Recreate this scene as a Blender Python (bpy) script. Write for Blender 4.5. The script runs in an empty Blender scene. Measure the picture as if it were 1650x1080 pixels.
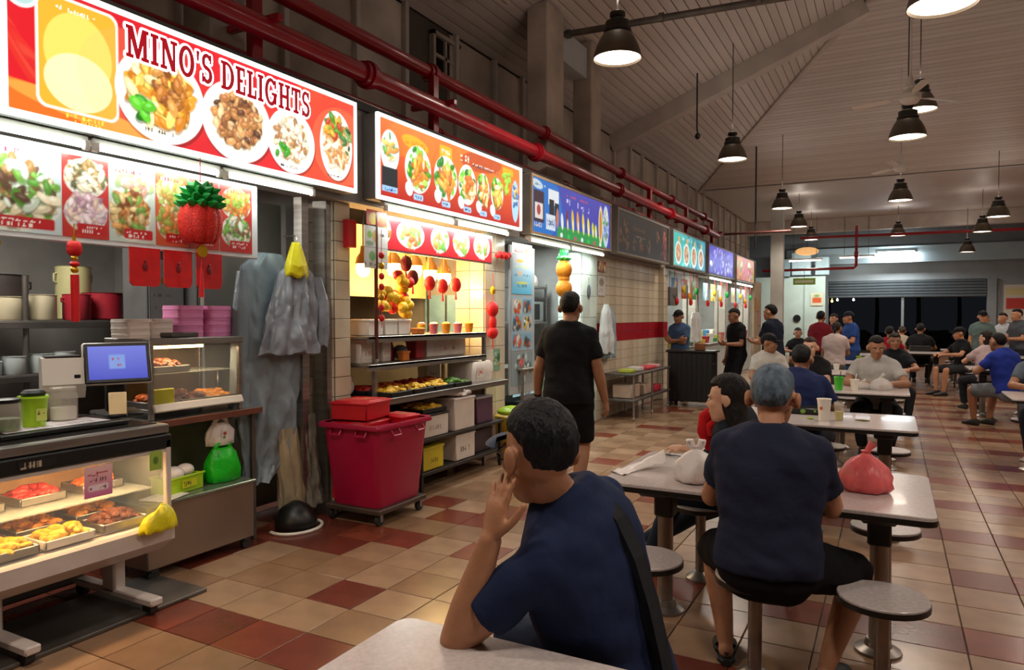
import bpy, bmesh, math, random
import numpy as np
from mathutils import Vector as V, Matrix, noise as mnoise

SC = bpy.context.scene
COL = SC.collection
PI = math.pi
R = math.radians
random.seed(7)
rng = np.random.RandomState(11)

# ---------------------------------------------------------------- camera, world, exposure
cam = bpy.data.cameras.new('camera')
cam.sensor_width = 36.0
cam.lens = 36.0 * 1150 / 1650
cam.clip_end = 200
cam_o = bpy.data.objects.new('camera', cam)
COL.objects.link(cam_o)
cam_o.location = (0, 0, 1.55)
cam_o.rotation_euler = (R(90 - 1.544), 0, R(28.05))
SC.camera = cam_o

world = bpy.data.worlds.new('night')
SC.world = world
world.use_nodes = True
world.node_tree.nodes['Background'].inputs[0].default_value = (0.30, 0.33, 0.42, 1)
world.node_tree.nodes['Background'].inputs[1].default_value = 0.02

SC.view_settings.view_transform = 'Standard'
SC.view_settings.look = 'None'
SC.view_settings.gamma = 1
SC.view_settings.use_curve_mapping = False
SC.view_settings.exposure = 0.0

TUBE_W, PEND_W, STALL_W = 9.0, 150.0, 26.0     # strengths of the tubes, pendant lamps and added stall lights

# ---------------------------------------------------------------- materials
def lin(c):
    return tuple(((x / 12.92) if x <= 0.04045 else ((x + 0.055) / 1.055) ** 2.4) for x in c)

def hexc(h):
    h = h.lstrip('#')
    return lin(tuple(int(h[i:i + 2], 16) / 255 for i in (0, 2, 4)))

MATS = {}

def mat(name, col='#888888', rough=0.5, metal=0.0, var=0.12, vs=6.0, bump=0.0, bs=60.0, emit=0.0, ecol=None, alpha=1.0,
        stretch=None, spec=0.5, coat=0.0, trans=0.0, sub=0.0):
    if name in MATS:
        return MATS[name]
    m = bpy.data.materials.new(name)
    m.use_nodes = True
    nt = m.node_tree
    b = nt.nodes['Principled BSDF']
    c = hexc(col) if isinstance(col, str) else col
    b.inputs['Base Color'].default_value = (*c, 1)
    b.inputs['Roughness'].default_value = rough
    b.inputs['Metallic'].default_value = metal
    b.inputs['Specular IOR Level'].default_value = spec
    b.inputs['Coat Weight'].default_value = coat
    b.inputs['Transmission Weight'].default_value = trans
    if alpha < 1:
        b.inputs['Alpha'].default_value = alpha
    if emit:
        e = hexc(ecol) if ecol else c
        b.inputs['Emission Color'].default_value = (*e, 1)
        b.inputs['Emission Strength'].default_value = emit
    if var or bump:
        tc = nt.nodes.new('ShaderNodeTexCoord')
        mp = nt.nodes.new('ShaderNodeMapping')
        if stretch:
            mp.inputs['Scale'].default_value = stretch
        nt.links.new(tc.outputs['Object'], mp.inputs[0])
    if var:
        n = nt.nodes.new('ShaderNodeTexNoise')
        n.inputs['Scale'].default_value = vs
        n.inputs['Detail'].default_value = 5
        r = nt.nodes.new('ShaderNodeValToRGB')
        r.color_ramp.elements[0].position = 0.3
        r.color_ramp.elements[1].position = 0.7
        r.color_ramp.elements[0].color = (*[x * (1 - var) for x in c], 1)
        r.color_ramp.elements[1].color = (*[min(1, x * (1 + var)) for x in c], 1)
        nt.links.new(mp.outputs[0], n.inputs['Vector'])
        nt.links.new(n.outputs['Fac'], r.inputs[0])
        nt.links.new(r.outputs[0], b.inputs['Base Color'])
    if bump:
        n2 = nt.nodes.new('ShaderNodeTexNoise')
        n2.inputs['Scale'].default_value = bs
        n2.inputs['Detail'].default_value = 3
        bp = nt.nodes.new('ShaderNodeBump')
        bp.inputs['Strength'].default_value = bump
        bp.inputs['Distance'].default_value = 0.02
        nt.links.new(mp.outputs[0], n2.inputs['Vector'])
        nt.links.new(n2.outputs['Fac'], bp.inputs['Height'])
        nt.links.new(bp.outputs[0], b.inputs['Normal'])
    MATS[name] = m
    return m

def print_mat(name, emit=0.0, rough=0.4, coat=0.0):
    """flat print: the painted colours of the sheet sit in a colour attribute"""
    if name in MATS:
        return MATS[name]
    m = bpy.data.materials.new(name)
    m.use_nodes = True
    nt = m.node_tree
    b = nt.nodes['Principled BSDF']
    a = nt.nodes.new('ShaderNodeVertexColor')
    a.layer_name = 'ink'
    b.inputs['Roughness'].default_value = rough
    b.inputs['Coat Weight'].default_value = coat
    if emit:
        b.inputs['Base Color'].default_value = (0.02, 0.02, 0.02, 1)
        nt.links.new(a.outputs['Color'], b.inputs['Emission Color'])
        b.inputs['Emission Strength'].default_value = emit
    else:
        nt.links.new(a.outputs['Color'], b.inputs['Base Color'])
    MATS[name] = m
    return m

steel = mat('brushed_steel', '#a5a19c', 0.32, 0.9, 0.18, 3, 0.05, 80, stretch=(1, 1, 12))
dsteel = mat('dull_steel', '#6e6a66', 0.42, 0.8, 0.25, 4)
chrome = mat('chrome', '#c4c0ba', 0.18, 1.0, 0.05)
black = mat('black_plastic', '#141414', 0.4, 0, 0.1)
rubber = mat('rubber', '#2a2827', 0.7, 0, 0.15)
white_p = mat('white_plastic', '#e4ddd2', 0.4, 0, 0.05)
white_e = mat('white_enamel', '#dcd4cb', 0.35, 0, 0.08)
glass = mat('clear_glass', '#e8f0ee', 0.04, 0, 0, alpha=0.10)
darkwall = mat('dark_stall_wall', '#55524e', 0.7, 0, 0.25, 3)
greywall = mat('grey_stall_wall', '#8d8a86', 0.6, 0, 0.2, 3)
redpaint = mat('red_pipe_paint', '#a51024', 0.3, 0, 0.15, 4, coat=0.3)
dirtwall = mat('grimy_painted_wall', '#a89c8c', 0.8, 0, 0.32, 1.6, 0.15, 20)
dirtcol = mat('grimy_column_paint', '#bdb3a6', 0.8, 0, 0.25, 2.2, 0.1, 25)

# ---------------------------------------------------------------- mesh builder
class B:
    def __init__(s):
        s.v = []
        s.f = []

    def add(s, vs, fs):
        o = len(s.v)
        s.v += [tuple(p) for p in vs]
        s.f += [tuple(i + o for i in f) for f in fs]
        return s

    def box(s, c, d, rz=0.0, m=None):
        hx, hy, hz = d[0] / 2, d[1] / 2, d[2] / 2
        q = [V((x, y, z)) for x in (-hx, hx) for y in (-hy, hy) for z in (-hz, hz)]
        mm = m or Matrix.Rotation(rz, 3, 'Z')
        return s.add([mm @ p + V(c) for p in q], [(0, 1, 3, 2), (4, 6, 7, 5), (0, 4, 5, 1), (2, 3, 7, 6), (0, 2, 6, 4), (1, 5, 7, 3)])

    def span(s, a, b):
        return s.box([(a[i] + b[i]) / 2 for i in range(3)], [abs(b[i] - a[i]) for i in range(3)])

    def cbox(s, c, d, b=0.01, rz=0.0, m=None):
        """chamfered box"""
        h = [x / 2 for x in d]
        b = min(b, min(h) * 0.9)
        pts, idx = [], {}
        for sx in (-1, 1):
            for sy in (-1, 1):
                for sz in (-1, 1):
                    sg = (sx, sy, sz)
                    for ax in range(3):
                        idx[(sg, ax)] = len(pts)
                        pts.append(V([sg[i] * (h[i] - (0 if i == ax else b)) for i in range(3)]))
        fs = []
        for ax in range(3):
            u, w = (ax + 1) % 3, (ax + 2) % 3
            for sg in (-1, 1):
                q = []
                for a, e in ((-1, -1), (1, -1), (1, 1), (-1, 1)):
                    k = [0, 0, 0]
                    k[ax], k[u], k[w] = sg, a, e
                    q.append(idx[(tuple(k), ax)])
                fs.append(tuple(q if sg > 0 else q[::-1]))
        for ax in range(3):
            u, w = (ax + 1) % 3, (ax + 2) % 3
            for a in (-1, 1):
                for e in (-1, 1):
                    k0, k1 = [0, 0, 0], [0, 0, 0]
                    k0[ax], k0[u], k0[w] = -1, a, e
                    k1[ax], k1[u], k1[w] = 1, a, e
                    k0, k1 = tuple(k0), tuple(k1)
                    q = [idx[(k0, u)], idx[(k1, u)], idx[(k1, w)], idx[(k0, w)]]
                    fs.append(tuple(q if a * e < 0 else q[::-1]))
        for sg in {k[0] for k in idx}:
            q = [idx[(sg, 0)], idx[(sg, 1)], idx[(sg, 2)]]
            fs.append(tuple(q if sg[0] * sg[1] * sg[2] > 0 else q[::-1]))
        mm = m or Matrix.Rotation(rz, 3, 'Z')
        return s.add([mm @ p + V(c) for p in pts], fs)

    def rings(s, rs, cap0=True, cap1=True, close=True):
        n = len(rs[0])
        vs, fs = [], []
        for r in rs:
            vs += list(r)
        for k in range(len(rs) - 1):
            for i in range(n if close else n - 1):
                j = (i + 1) % n
                fs.append((k * n + i, k * n + j, (k + 1) * n + j, (k + 1) * n + i))
        if cap0:
            fs.append(tuple(range(n))[::-1])
        if cap1:
            fs.append(tuple((len(rs) - 1) * n + i for i in range(n)))
        return s.add(vs, fs)

    @staticmethod
    def frame(d):
        d = V(d).normalized()
        a = V((0, 0, 1)) if abs(d.z) < 0.9 else V((1, 0, 0))
        u = a.cross(d).normalized()
        return u, d.cross(u).normalized()

    def cyl(s, a, b, r0, r1=None, n=12):
        a, b = V(a), V(b)
        r1 = r0 if r1 is None else r1
        u, w = s.frame(b - a)
        rs = []
        for p, r in ((a, r0), (b, r1)):
            rs.append([p + (u * math.cos(t) + w * math.sin(t)) * r for t in [2 * PI * i / n for i in range(n)]])
        return s.rings(rs)

    def cap(s, a, b, ra, rb, n=12, k=4, e0=True, e1=True):
        """tapered capsule; e0 / e1 False gives a flat end"""
        a, b = V(a), V(b)
        d = (b - a)
        if d.length < 1e-6:
            d = V((0, 0, 1e-4))
            b = a + d
        d.normalize()
        u, w = s.frame(d)
        st = []
        if e0:
            st += [(a - d * ra * math.cos(t), ra * math.sin(t)) for t in [PI / 2 * (i + 0.35) / k for i in range(k)]]
        st.append((a, ra))
        st.append((b, rb))
        if e1:
            st += [(b + d * rb * math.sin(t), rb * math.cos(t)) for t in [PI / 2 * (i + 0.65) / k for i in range(k)]]
        return s.rings([[p + (u * math.cos(t) + w * math.sin(t)) * r for t in [2 * PI * i / n for i in range(n)]] for p, r in st])

    def tube(s, pts, r, n=8):
        pts = [V(p) for p in pts]
        rr = r if isinstance(r, (list, tuple)) else [r] * len(pts)
        d0 = pts[1] - pts[0]
        u, w = s.frame(d0)
        rs = []
        for i, p in enumerate(pts):
            d = (pts[min(i + 1, len(pts) - 1)] - pts[max(i - 1, 0)]).normalized()
            u = (u - d * u.dot(d)).normalized()
            w = d.cross(u)
            rs.append([p + (u * math.cos(t) + w * math.sin(t)) * rr[i] for t in [2 * PI * k / n for k in range(n)]])
        return s.rings(rs)

    def lathe(s, prof, c=(0, 0, 0), n=20, fn=None, m=None):
        c = V(c)
        rs = []
        for r, z in prof:
            ring = []
            for i in range(n):
                t = 2 * PI * i / n
                q = fn(r, z, t) if fn else V((r * math.cos(t), r * math.sin(t), z))
                ring.append((m @ q if m else q) + c)
            rs.append(ring)
        return s.rings(rs)

    def ell(s, c, r, n=14, m=None):
        k = max(6, n // 2 + 1)
        c = V(c)
        rs = []
        for j in range(1, k):
            ph = -PI / 2 + PI * j / k
            ring = []
            for i in range(n):
                t = 2 * PI * i / n
                q = V((r[0] * math.cos(ph) * math.cos(t), r[1] * math.cos(ph) * math.sin(t), r[2] * math.sin(ph)))
                ring.append((m @ q if m else q) + c)
            rs.append(ring)
        return s.rings(rs)

    def prism(s, poly, o, u, w, t):
        """polygon (list of (a, b)) in the plane o + a*u + b*w, extruded by t along u x w"""
        o, u, w = V(o), V(u), V(w)
        nn = u.cross(w).normalized() * t
        p0 = [o + u * a + w * b for a, b in poly]
        k = len(poly)
        return s.add(p0 + [p + nn for p in p0], [tuple(range(k))[::-1], tuple(range(k, 2 * k))] + [(i, (i + 1) % k, k + (i + 1) % k, k + i) for i in range(k)])

    def mesh(s, name, smooth=True, ang=38):
        me = bpy.data.meshes.new(name)
        me.from_pydata(s.v, [], s.f)
        if smooth:
            me.shade_smooth()
            me.set_sharp_from_angle(angle=R(ang))
        return me

    def obj(s, name, m, parent=None, loc=None, smooth=True, ang=38, rz=0.0):
        o = bpy.data.objects.new(name, s.mesh(name, smooth, ang))
        o.data.materials.append(m)
        COL.objects.link(o)
        if parent:
            o.parent = parent
        if loc:
            o.location = loc
        if rz:
            o.rotation_euler.z = rz
        return o

def tag(o, label, cat, group=None, kind=None):
    o['label'] = label
    o['category'] = cat
    if group:
        o['group'] = group
    if kind:
        o['kind'] = kind
    return o

def thing(name, label, cat, loc=(0, 0, 0), rz=0.0, group=None):
    o = bpy.data.objects.new(name, None)
    o.empty_display_size = 0.1
    COL.objects.link(o)
    o.location = loc
    o.rotation_euler.z = rz
    return tag(o, label, cat, group)

def struct(b, name, m, parent=None, smooth=False, loc=None):
    o = b.obj(name, m, parent, loc, smooth)
    if not parent:
        o['kind'] = 'structure'
    return o

def inst(src_mesh, name, m, parent, loc, rot=(0, 0, 0), scale=None):
    """another object on a shared mesh, with its own material"""
    o = bpy.data.objects.new(name, src_mesh)
    COL.objects.link(o)
    o.parent = parent
    o.location = loc
    o.rotation_euler = rot
    if scale:
        o.scale = scale
    if m is not None:
        if not src_mesh.materials:
            src_mesh.materials.append(None)
        o.material_slots[0].link = 'OBJECT'
        o.material_slots[0].material = m
    return o

def clone(root, loc, rz=None, label=None, group=None):
    r = root.copy()
    COL.objects.link(r)
    r.location = loc
    if rz is not None:
        r.rotation_euler.z = rz
    if label:
        r['label'] = label
    if group:
        r['group'] = group
    for ch in root.children:
        c = ch.copy()
        COL.objects.link(c)
        c.parent = r
        for g in ch.children:
            d = g.copy()
            COL.objects.link(d)
            d.parent = c
    return r

# ---------------------------------------------------------------- painted flat print (signs, posters, screens)
class Canvas:
    def __init__(s, w, h, res=0.006, c='#ffffff'):
        s.w, s.h = w, h
        s.nx, s.ny = max(2, int(w / res)), max(2, int(h / res))
        s.a = np.empty((s.ny + 1, s.nx + 1, 3))
        s.a[:] = hexc(c)
        s.U, s.Vv = np.meshgrid(np.linspace(0, w, s.nx + 1), np.linspace(0, h, s.ny + 1))

    def put(s, mask, c, k=1.0):
        c = np.array(hexc(c) if isinstance(c, str) else c)
        mk = np.clip(mask, 0, 1)[..., None] * k
        s.a = s.a * (1 - mk) + c * mk
        return s

    def _win(s, u, v, r):
        i0, i1 = int(max(0, (u - r) / s.w * s.nx)), int(min(s.nx, (u + r) / s.w * s.nx + 1)) + 1
        j0, j1 = int(max(0, (v - r) / s.h * s.ny)), int(min(s.ny, (v + r) / s.h * s.ny + 1)) + 1
        return slice(j0, max(j0, j1)), slice(i0, max(i0, i1))

    def ell(s, u, v, ru, rv, c, rot=0.0, k=1.0):
        w = s._win(u, v, max(ru, rv) + 0.01)
        uu, vv = s.U[w] - u, s.Vv[w] - v
        if uu.size == 0:
            return s
        a = uu * math.cos(rot) + vv * math.sin(rot)
        b = -uu * math.sin(rot) + vv * math.cos(rot)
        d = np.sqrt((a / ru) ** 2 + (b / rv) ** 2)
        m = np.clip((1 - d) * min(ru, rv) / (s.w / s.nx) + 0.5, 0, 1)[..., None] * k
        cc = np.array(hexc(c) if isinstance(c, str) else c)
        s.a[w] = s.a[w] * (1 - m) + cc * m
        return s

    def rect(s, u0, v0, u1, v1, c, k=1.0):
        m = ((s.U >= u0) & (s.U <= u1) & (s.Vv >= v0) & (s.Vv <= v1)).astype(float)
        return s.put(m, c, k)

    def rrect(s, u0, v0, u1, v1, r, c, k=1.0):
        du = np.maximum(np.maximum(u0 + r - s.U, s.U - (u1 - r)), 0)
        dv = np.maximum(np.maximum(v0 + r - s.Vv, s.Vv - (v1 - r)), 0)
        return s.put(np.clip((r - np.sqrt(du ** 2 + dv ** 2)) / (s.w / s.nx) + 0.5, 0, 1), c, k)

    def grad(s, c0, c1, ax=0, k=1.0):
        t = (s.U / s.w if ax == 0 else s.Vv / s.h)[..., None]
        c0, c1 = np.array(hexc(c0)), np.array(hexc(c1))
        s.a = s.a * (1 - k) + (c0 * (1 - t) + c1 * t) * k
        return s

    def dabs(s, u, v, ru, rv, n, cols, size, el=2.0, jit=0.25):
        cs = [np.array(hexc(c)) for c in cols]
        for i in range(n):
            t, q = rng.rand() * 2 * PI, math.sqrt(rng.rand())
            cu, cv = u + ru * q * math.cos(t), v + rv * q * math.sin(t)
            c = cs[rng.randint(len(cs))] * (1 + jit * (rng.rand() * 2 - 1))
            z = size * (0.6 + 0.8 * rng.rand())
            ro = rng.rand() * PI
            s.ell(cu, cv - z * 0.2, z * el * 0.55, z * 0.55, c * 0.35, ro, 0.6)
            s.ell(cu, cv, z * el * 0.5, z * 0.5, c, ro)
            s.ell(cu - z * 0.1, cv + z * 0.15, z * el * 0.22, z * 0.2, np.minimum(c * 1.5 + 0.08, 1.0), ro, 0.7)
        return s

    def plate(s, u, v, r, rv, cols, n=90, size=0.05, rim='#f4f1ec', el=2.0, green=True):
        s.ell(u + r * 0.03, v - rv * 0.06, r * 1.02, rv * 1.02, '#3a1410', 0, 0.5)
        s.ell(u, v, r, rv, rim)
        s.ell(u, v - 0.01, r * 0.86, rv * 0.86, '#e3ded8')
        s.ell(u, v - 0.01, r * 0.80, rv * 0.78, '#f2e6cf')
        s.dabs(u, v + rv * 0.06, r * 0.66, rv * 0.62, n, cols, size, el)
        if green:
            s.dabs(u - r * 0.4, v - rv * 0.36, r * 0.26, rv * 0.2, 8, ['#2f8a1e', '#57b52a', '#1d6a18'], size * 1.1, 1.6)
        return s

    def marks(s, u, v, w, h, n, c, k=1.0):
        """a line of small unreadable print"""
        cw = w / n
        for i in range(n):
            if rng.rand() < 0.12:
                continue
            a, b = u + i * cw, v
            for q in range(3):
                if rng.rand() < 0.5:
                    y = b + h * rng.rand() * 0.85
                    s.rect(a, y, a + cw * 0.75, y + h * 0.18, c, k)
                else:
                    x = a + cw * 0.6 * rng.rand()
                    s.rect(x, b, x + cw * 0.2, b + h, c, k)
        return s

    def sheet(s, name, m, parent, o, u=(0, 1, 0), w=(0, 0, 1), curl=None):
        o, u, w = np.array(o, float), np.array(u, float), np.array(w, float)
        P = o + s.U[..., None] * u + s.Vv[..., None] * w
        if curl is not None:
            nrm = np.cross(u, w)
            P = P + curl(s.U / s.w, s.Vv / s.h)[..., None] * nrm
        n0, n1 = s.ny + 1, s.nx + 1
        me = bpy.data.meshes.new(name)
        idx = np.arange(n0 * n1).reshape(n0, n1)
        F = np.stack([idx[:-1, :-1], idx[:-1, 1:], idx[1:, 1:], idx[1:, :-1]], -1).reshape(-1, 4)
        me.vertices.add(n0 * n1)
        me.vertices.foreach_set('co', P.astype(np.float32).ravel())
        me.loops.add(F.size)
        me.loops.foreach_set('vertex_index', F.astype(np.int32).ravel())
        me.polygons.add(len(F))
        me.polygons.foreach_set('loop_start', np.arange(0, F.size, 4, dtype=np.int32))
        me.polygons.foreach_set('loop_total', np.full(len(F), 4, dtype=np.int32))
        me.update(calc_edges=True)
        at = me.color_attributes.new('ink', 'FLOAT_COLOR', 'POINT')
        rgba = np.ones((n0 * n1, 4), np.float32)
        rgba[:, :3] = np.clip(s.a.reshape(-1, 3), 0, 1)
        at.data.foreach_set('color', rgba.ravel())
        me.materials.append(m)
        ob = bpy.data.objects.new(name, me)
        COL.objects.link(ob)
        ob.parent = parent
        return ob

def area_light(name, loc, size, power, col, parent=None, rot=(0, 0, 0), size_y=None):
    l = bpy.data.lights.new(name, 'AREA')
    l.energy = power
    l.color = col
    l.size = size
    if size_y:
        l.shape = 'RECTANGLE'
        l.size_y = size_y
    o = bpy.data.objects.new(name, l)
    COL.objects.link(o)
    o.location = loc
    o.rotation_euler = rot
    if parent:
        o.parent = parent
    return o

gbag = mat('green_plastic_bag', '#17b71f', 0.35, 0, 0.15, 7, 0.5, 14)
wbag = mat('white_plastic_bag', '#ece3df', 0.35, 0, 0.06, 9, 0.5, 14, alpha=0.96)
ybag = mat('yellow_plastic_bag', '#e0d21a', 0.35, 0, 0.12, 7, 0.5, 14)
# ================================================================ THE SETTING
TS, TX, TY = 0.315, -2.51, 2.26
creams = [mat('floor_tile_cream_%d' % i, c, 0.24, 0, 0.14, 5, 0.03, 30) for i, c in enumerate(['#93745a', '#8a6b52', '#9a7c62', '#85664d'])]
reds = [mat('floor_tile_red_%d' % i, c, 0.24, 0, 0.16, 5, 0.03, 30) for i, c in enumerate(['#723527', '#653025', '#793b2a'])]
grout = mat('grout', '#6b5c50', 0.8, 0, 0.2)

def tile_red(i, j):
    r = random.Random(i * 131 + j * 977 + 5)
    if i <= -5:
        return r.random() < 0.85
    if i >= 9:
        return j % 3 == 2
    if i >= 2:
        return j % 3 == 2 and r.random() < 0.75
    if (i, j) in RED1:
        return True
    if j <= 4:
        return False
    return r.random() < (0.24 if j % 3 == 2 else 0.05)

RED1 = {(-4, 0), (-3, 0), (-2, 0), (-1, 0), (0, 0), (-4, 4), (-3, 4), (-4, 5), (-1, 2), (-2, 7), (-3, 8), (0, 5), (-1, 8)}

floor = struct(B().span((-7, -4.5, -0.2), (9.5, 36, -0.012)), 'floor', grout)
tile_me = B().cbox((0, 0, -0.009), (TS - 0.006, TS - 0.006, 0.018), 0.002).mesh('tile', False)
_c, _s = math.cos(R(28.05)), math.sin(R(28.05))
allt, near = [], []
for i in range(-12, 38):
    for j in range(-16, 106):
        x, y = TX + (i + 0.5) * TS, TY + (j + 0.5) * TS
        if x > 9 or y < -4:
            continue
        d, r_ = -x * _s + y * _c, x * _c + y * _s
        allt.append((i, j, x, y))
        if d > 1.2:
            pxx, pyy = 825 + 1150 * r_ / d, 509 + 1150 * 1.55 / d
            if -60 < pxx < 1710 and pyy < 1120 and x > -4.4 and not (x < -3.6 and y < 3.2) and not (-1.1 < x < 0.17 and y < 1.55):
                near.append((d, i, j))
near = {(i, j) for d, i, j in sorted(near)[:300]}
for i, j, x, y in allt:
    if (i, j) in near:
        h = (i * 7 + j * 13 + (i * j) % 5) % 12
        inst(tile_me, 'tile', reds[h % 3] if tile_red(i, j) else creams[h % 4], floor, (x, y, 0))
bs = B()
mi = []
q = (TS - 0.006) / 2
for i, j, x, y in allt:
    if (i, j) not in near:
        bs.add([(x - q, y - q, 0), (x + q, y - q, 0), (x + q, y + q, 0), (x - q, y + q, 0),
                (x - q - .002, y - q - .002, -0.013), (x + q + .002, y - q - .002, -0.013), (x + q + .002, y + q + .002, -0.013), (x - q - .002, y + q + .002, -0.013)],
               [(0, 1, 2, 3), (0, 4, 5, 1), (1, 5, 6, 2), (2, 6, 7, 3), (3, 7, 4, 0)])
        h = (i * 7 + j * 13) % 12
        mi += [4 + h % 3 if tile_red(i, j) else h % 4] * 5
rest = bs.obj('tile_field', creams[0], floor, smooth=False)
for m in creams[1:] + reds:
    rest.data.materials.append(m)
rest.data.polygons.foreach_set('material_index', np.array(mi, dtype=np.int32))
rest['kind'] = 'stuff'

# ---- ceiling: boarded left slope, boarded far slope with a flat end
EX, EZ, AX, AY, AZ, HY = -5.1, 5.2, -0.49, 14.2, 7.16, 21.3
sl = (AZ - EZ) / (AX - EX)
hk = (HY - AY) / (AX - EX)
board_m = [mat('ceiling_board_%d' % i, c, 0.5, 0, 0.14, 2) for i, c in enumerate(['#d3cdc8', '#cec8c3', '#d7d1cc'])]
joint = mat('ceiling_joint', '#8f8780', 0.8)
ceil_o = B()
ceil_o.add([(EX, -4, EZ + .05), (AX, -4, AZ + .05), (AX, AY, AZ + .05), (EX, HY, EZ + .05)], [(0, 1, 2, 3)])
ceil_o.add([(AX, AY, AZ + .05), (9.5, AY, AZ + .05), (9.5, HY, EZ + .05), (EX, HY, EZ + .05)], [(0, 1, 2, 3)])
ceil_o.add([(EX, HY, EZ + .05), (9.5, HY, EZ + .05), (9.5, 30, EZ + .05), (EX, 30, EZ + .05)], [(0, 1, 2, 3)])
ceil_o.add([(AX, -4.5, AZ + .05), (9.5, -4.5, AZ + .05), (9.5, AY, AZ + .05), (AX, AY, AZ + .05)], [(0, 1, 2, 3)])
ceiling = struct(ceil_o, 'ceiling', joint)
PW = 0.14
plank_x = B().cbox((0, 0.5, 0), (PW - 0.008, 1, 0.03), 0.006).mesh('plank', False)
plank_y = B().cbox((0.5, 0, 0), (1, PW - 0.008, 0.03), 0.006).mesh('plank', False)
ang = math.atan(sl)
n = int((AX - EX) / math.cos(ang) / PW)
for k in range(n):
    x = EX + (k + 0.5) * PW * math.cos(ang)
    ye = AY + (AX - x) * hk
    for y0, y1 in ((-4, 6.3), (6.32, ye)):
        inst(plank_x, 'plank', board_m[k % 3], ceiling, (x, y0, EZ + (x - EX) * sl + 0.02), (0, -ang, 0), (1, y1 - y0, 1))
a2 = math.atan((AZ - EZ) / (HY - AY))
n = int((HY - AY) / math.cos(a2) / PW)
for k in range(n):
    y = AY + (k + 0.5) * PW * math.cos(a2)
    x0 = AX - (y - AY) / hk
    inst(plank_y, 'plank', board_m[(k * 2) % 3], ceiling, (x0, y, AZ - (y - AY) * math.tan(a2) + 0.02), (-a2, 0, 0), (9.4 - x0, 1, 1))
n = int((29.6 - HY) / PW)
for k in range(n):
    inst(plank_y, 'plank', board_m[k % 3], ceiling, (EX, HY + (k + 0.5) * PW, EZ + 0.02), (0, 0, 0), (9.4 - EX, 1, 1))
n = int((AY + 4) / 0.3)
beam_m = mat('painted_beam', '#cbc4bc', 0.6, 0, 0.15, 2)
def beam(a, b, w, h, name='trim_1', m=beam_m):
    a, b = V(a), V(b)
    d = (b - a)
    L = d.length
    d.normalize()
    s_ = V((0, 0, 1)).cross(d).normalized()
    u = d.cross(s_)
    mm = Matrix((d, s_, u)).transposed()
    return struct(B().cbox((a + b) / 2, (L, w, h), 0.01, m=mm), name, m)
beam((EX, 13.9, EZ - .16), (AX, 14.2, AZ - .16), 0.3, 0.32, 'trim_1')
beam((EX, HY, EZ - .02), (AX, AY, AZ - .02), 0.12, 0.1, 'trim_2')
beam((EX, 29.4, 4.95), (9.4, 29.4, 4.95), 0.35, 0.5, 'trim_3')
beam((AX, AY, AZ - .02), (9.4, AY, AZ - .02), 0.14, 0.12, 'trim_4')

# ---- upper left wall above the stalls, in panels with strips between
wl = struct(B().span((-5.3, -4, 3.0), (-5.13, 29.6, EZ + 0.1)), 'wall_left', mat('wall_backing', '#5d554c', 0.8))
pm = [mat('wall_panel_%d' % i, c, 0.8, 0, 0.3, 1.4, 0.12, 18) for i, c in enumerate(['#c4b9aa', '#b9ae9f', '#cec4b6'])]
y = -1.0
k = 0
while y < 29:
    w = (1.02, 0.86, 1.1)[k % 3]
    b = B().cbox((-5.11, y + w / 2, 3.65), (0.05, w - 0.02, 1.06), 0.006)
    b.obj('panel', pm[k % 3], wl, smooth=False)
    if not 7.0 < y + w / 2 < 8.1:
        B().cbox((-5.11, y + w / 2, 4.69), (0.05, w - 0.02, 0.98), 0.006).obj('panel', pm[(k + 1) % 3], wl, smooth=False)
    else:
        B().span((-5.13, y + .01, 4.2), (-5.085, y + .1, 5.18)).span((-5.13, y + w - .1, 4.2), (-5.085, y + w - .01, 5.18)).obj('panel', pm[1], wl, smooth=False)
    B().cbox((-5.06, y, 4.2), (0.08, 0.07, 2.0), 0.008).obj('strip', beam_m, wl, smooth=False)
    y += w
    k += 1
# small louvred window high in that wall
w1 = struct(B().span((-5.12, 7.45, 4.58), (-5.1, 8.02, 5.06)), 'window_1', mat('night_pane', '#1d1f22', 0.15))
fr = B()
for a, b in (((-5.12, 7.42, 4.55), (-5.05, 7.47, 5.1)), ((-5.12, 8.0, 4.55), (-5.05, 8.05, 5.1)), ((-5.12, 7.42, 4.55), (-5.05, 8.05, 4.6)),
             ((-5.12, 7.42, 5.05), (-5.05, 8.05, 5.1)), ((-5.12, 7.71, 4.6), (-5.07, 7.75, 5.05)), ((-5.12, 7.45, 4.8), (-5.07, 8.02, 4.84))):
    fr.span(a, b)
fr.obj('window_frame', dirtcol, w1, smooth=False)

# roof slab over the stalls and fascia behind the signs
struct(B().span((-6.7, 0.2, 3.18), (-3.72, 22.6, 3.24)), 'trim_5', mat('stall_roof', '#3f3a36', 0.8))
fas = mat('fascia_grey', '#8f8a84', 0.55, 0, 0.15)
struct(B().span((-3.95, 0.2, 2.44), (-3.75, 22.6, 3.18)), 'trim_6', fas)
struct(B().span((-6.7, 0.2, 2.62), (-3.95, 22.6, 2.66)), 'trim_7', mat('stall_ceiling', '#b9b4ab', 0.6, 0, 0.1))
struct(B().span((-6.8, 0.2, 0), (-6.65, 22.6, 3.2)), 'wall_back', greywall)
# stall partitions
for k, (y0, y1) in enumerate(((0.2, 0.3), (4.3, 4.42), (6.75, 6.85), (9.5, 9.7), (13.1, 13.25), (15.85, 15.95), (19.05, 19.15), (22.45, 22.6))):
    struct(B().span((-6.65, y0, 0), (-3.9, y1, 2.62)), 'wall_partition_%d' % (k + 1), greywall)

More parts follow.
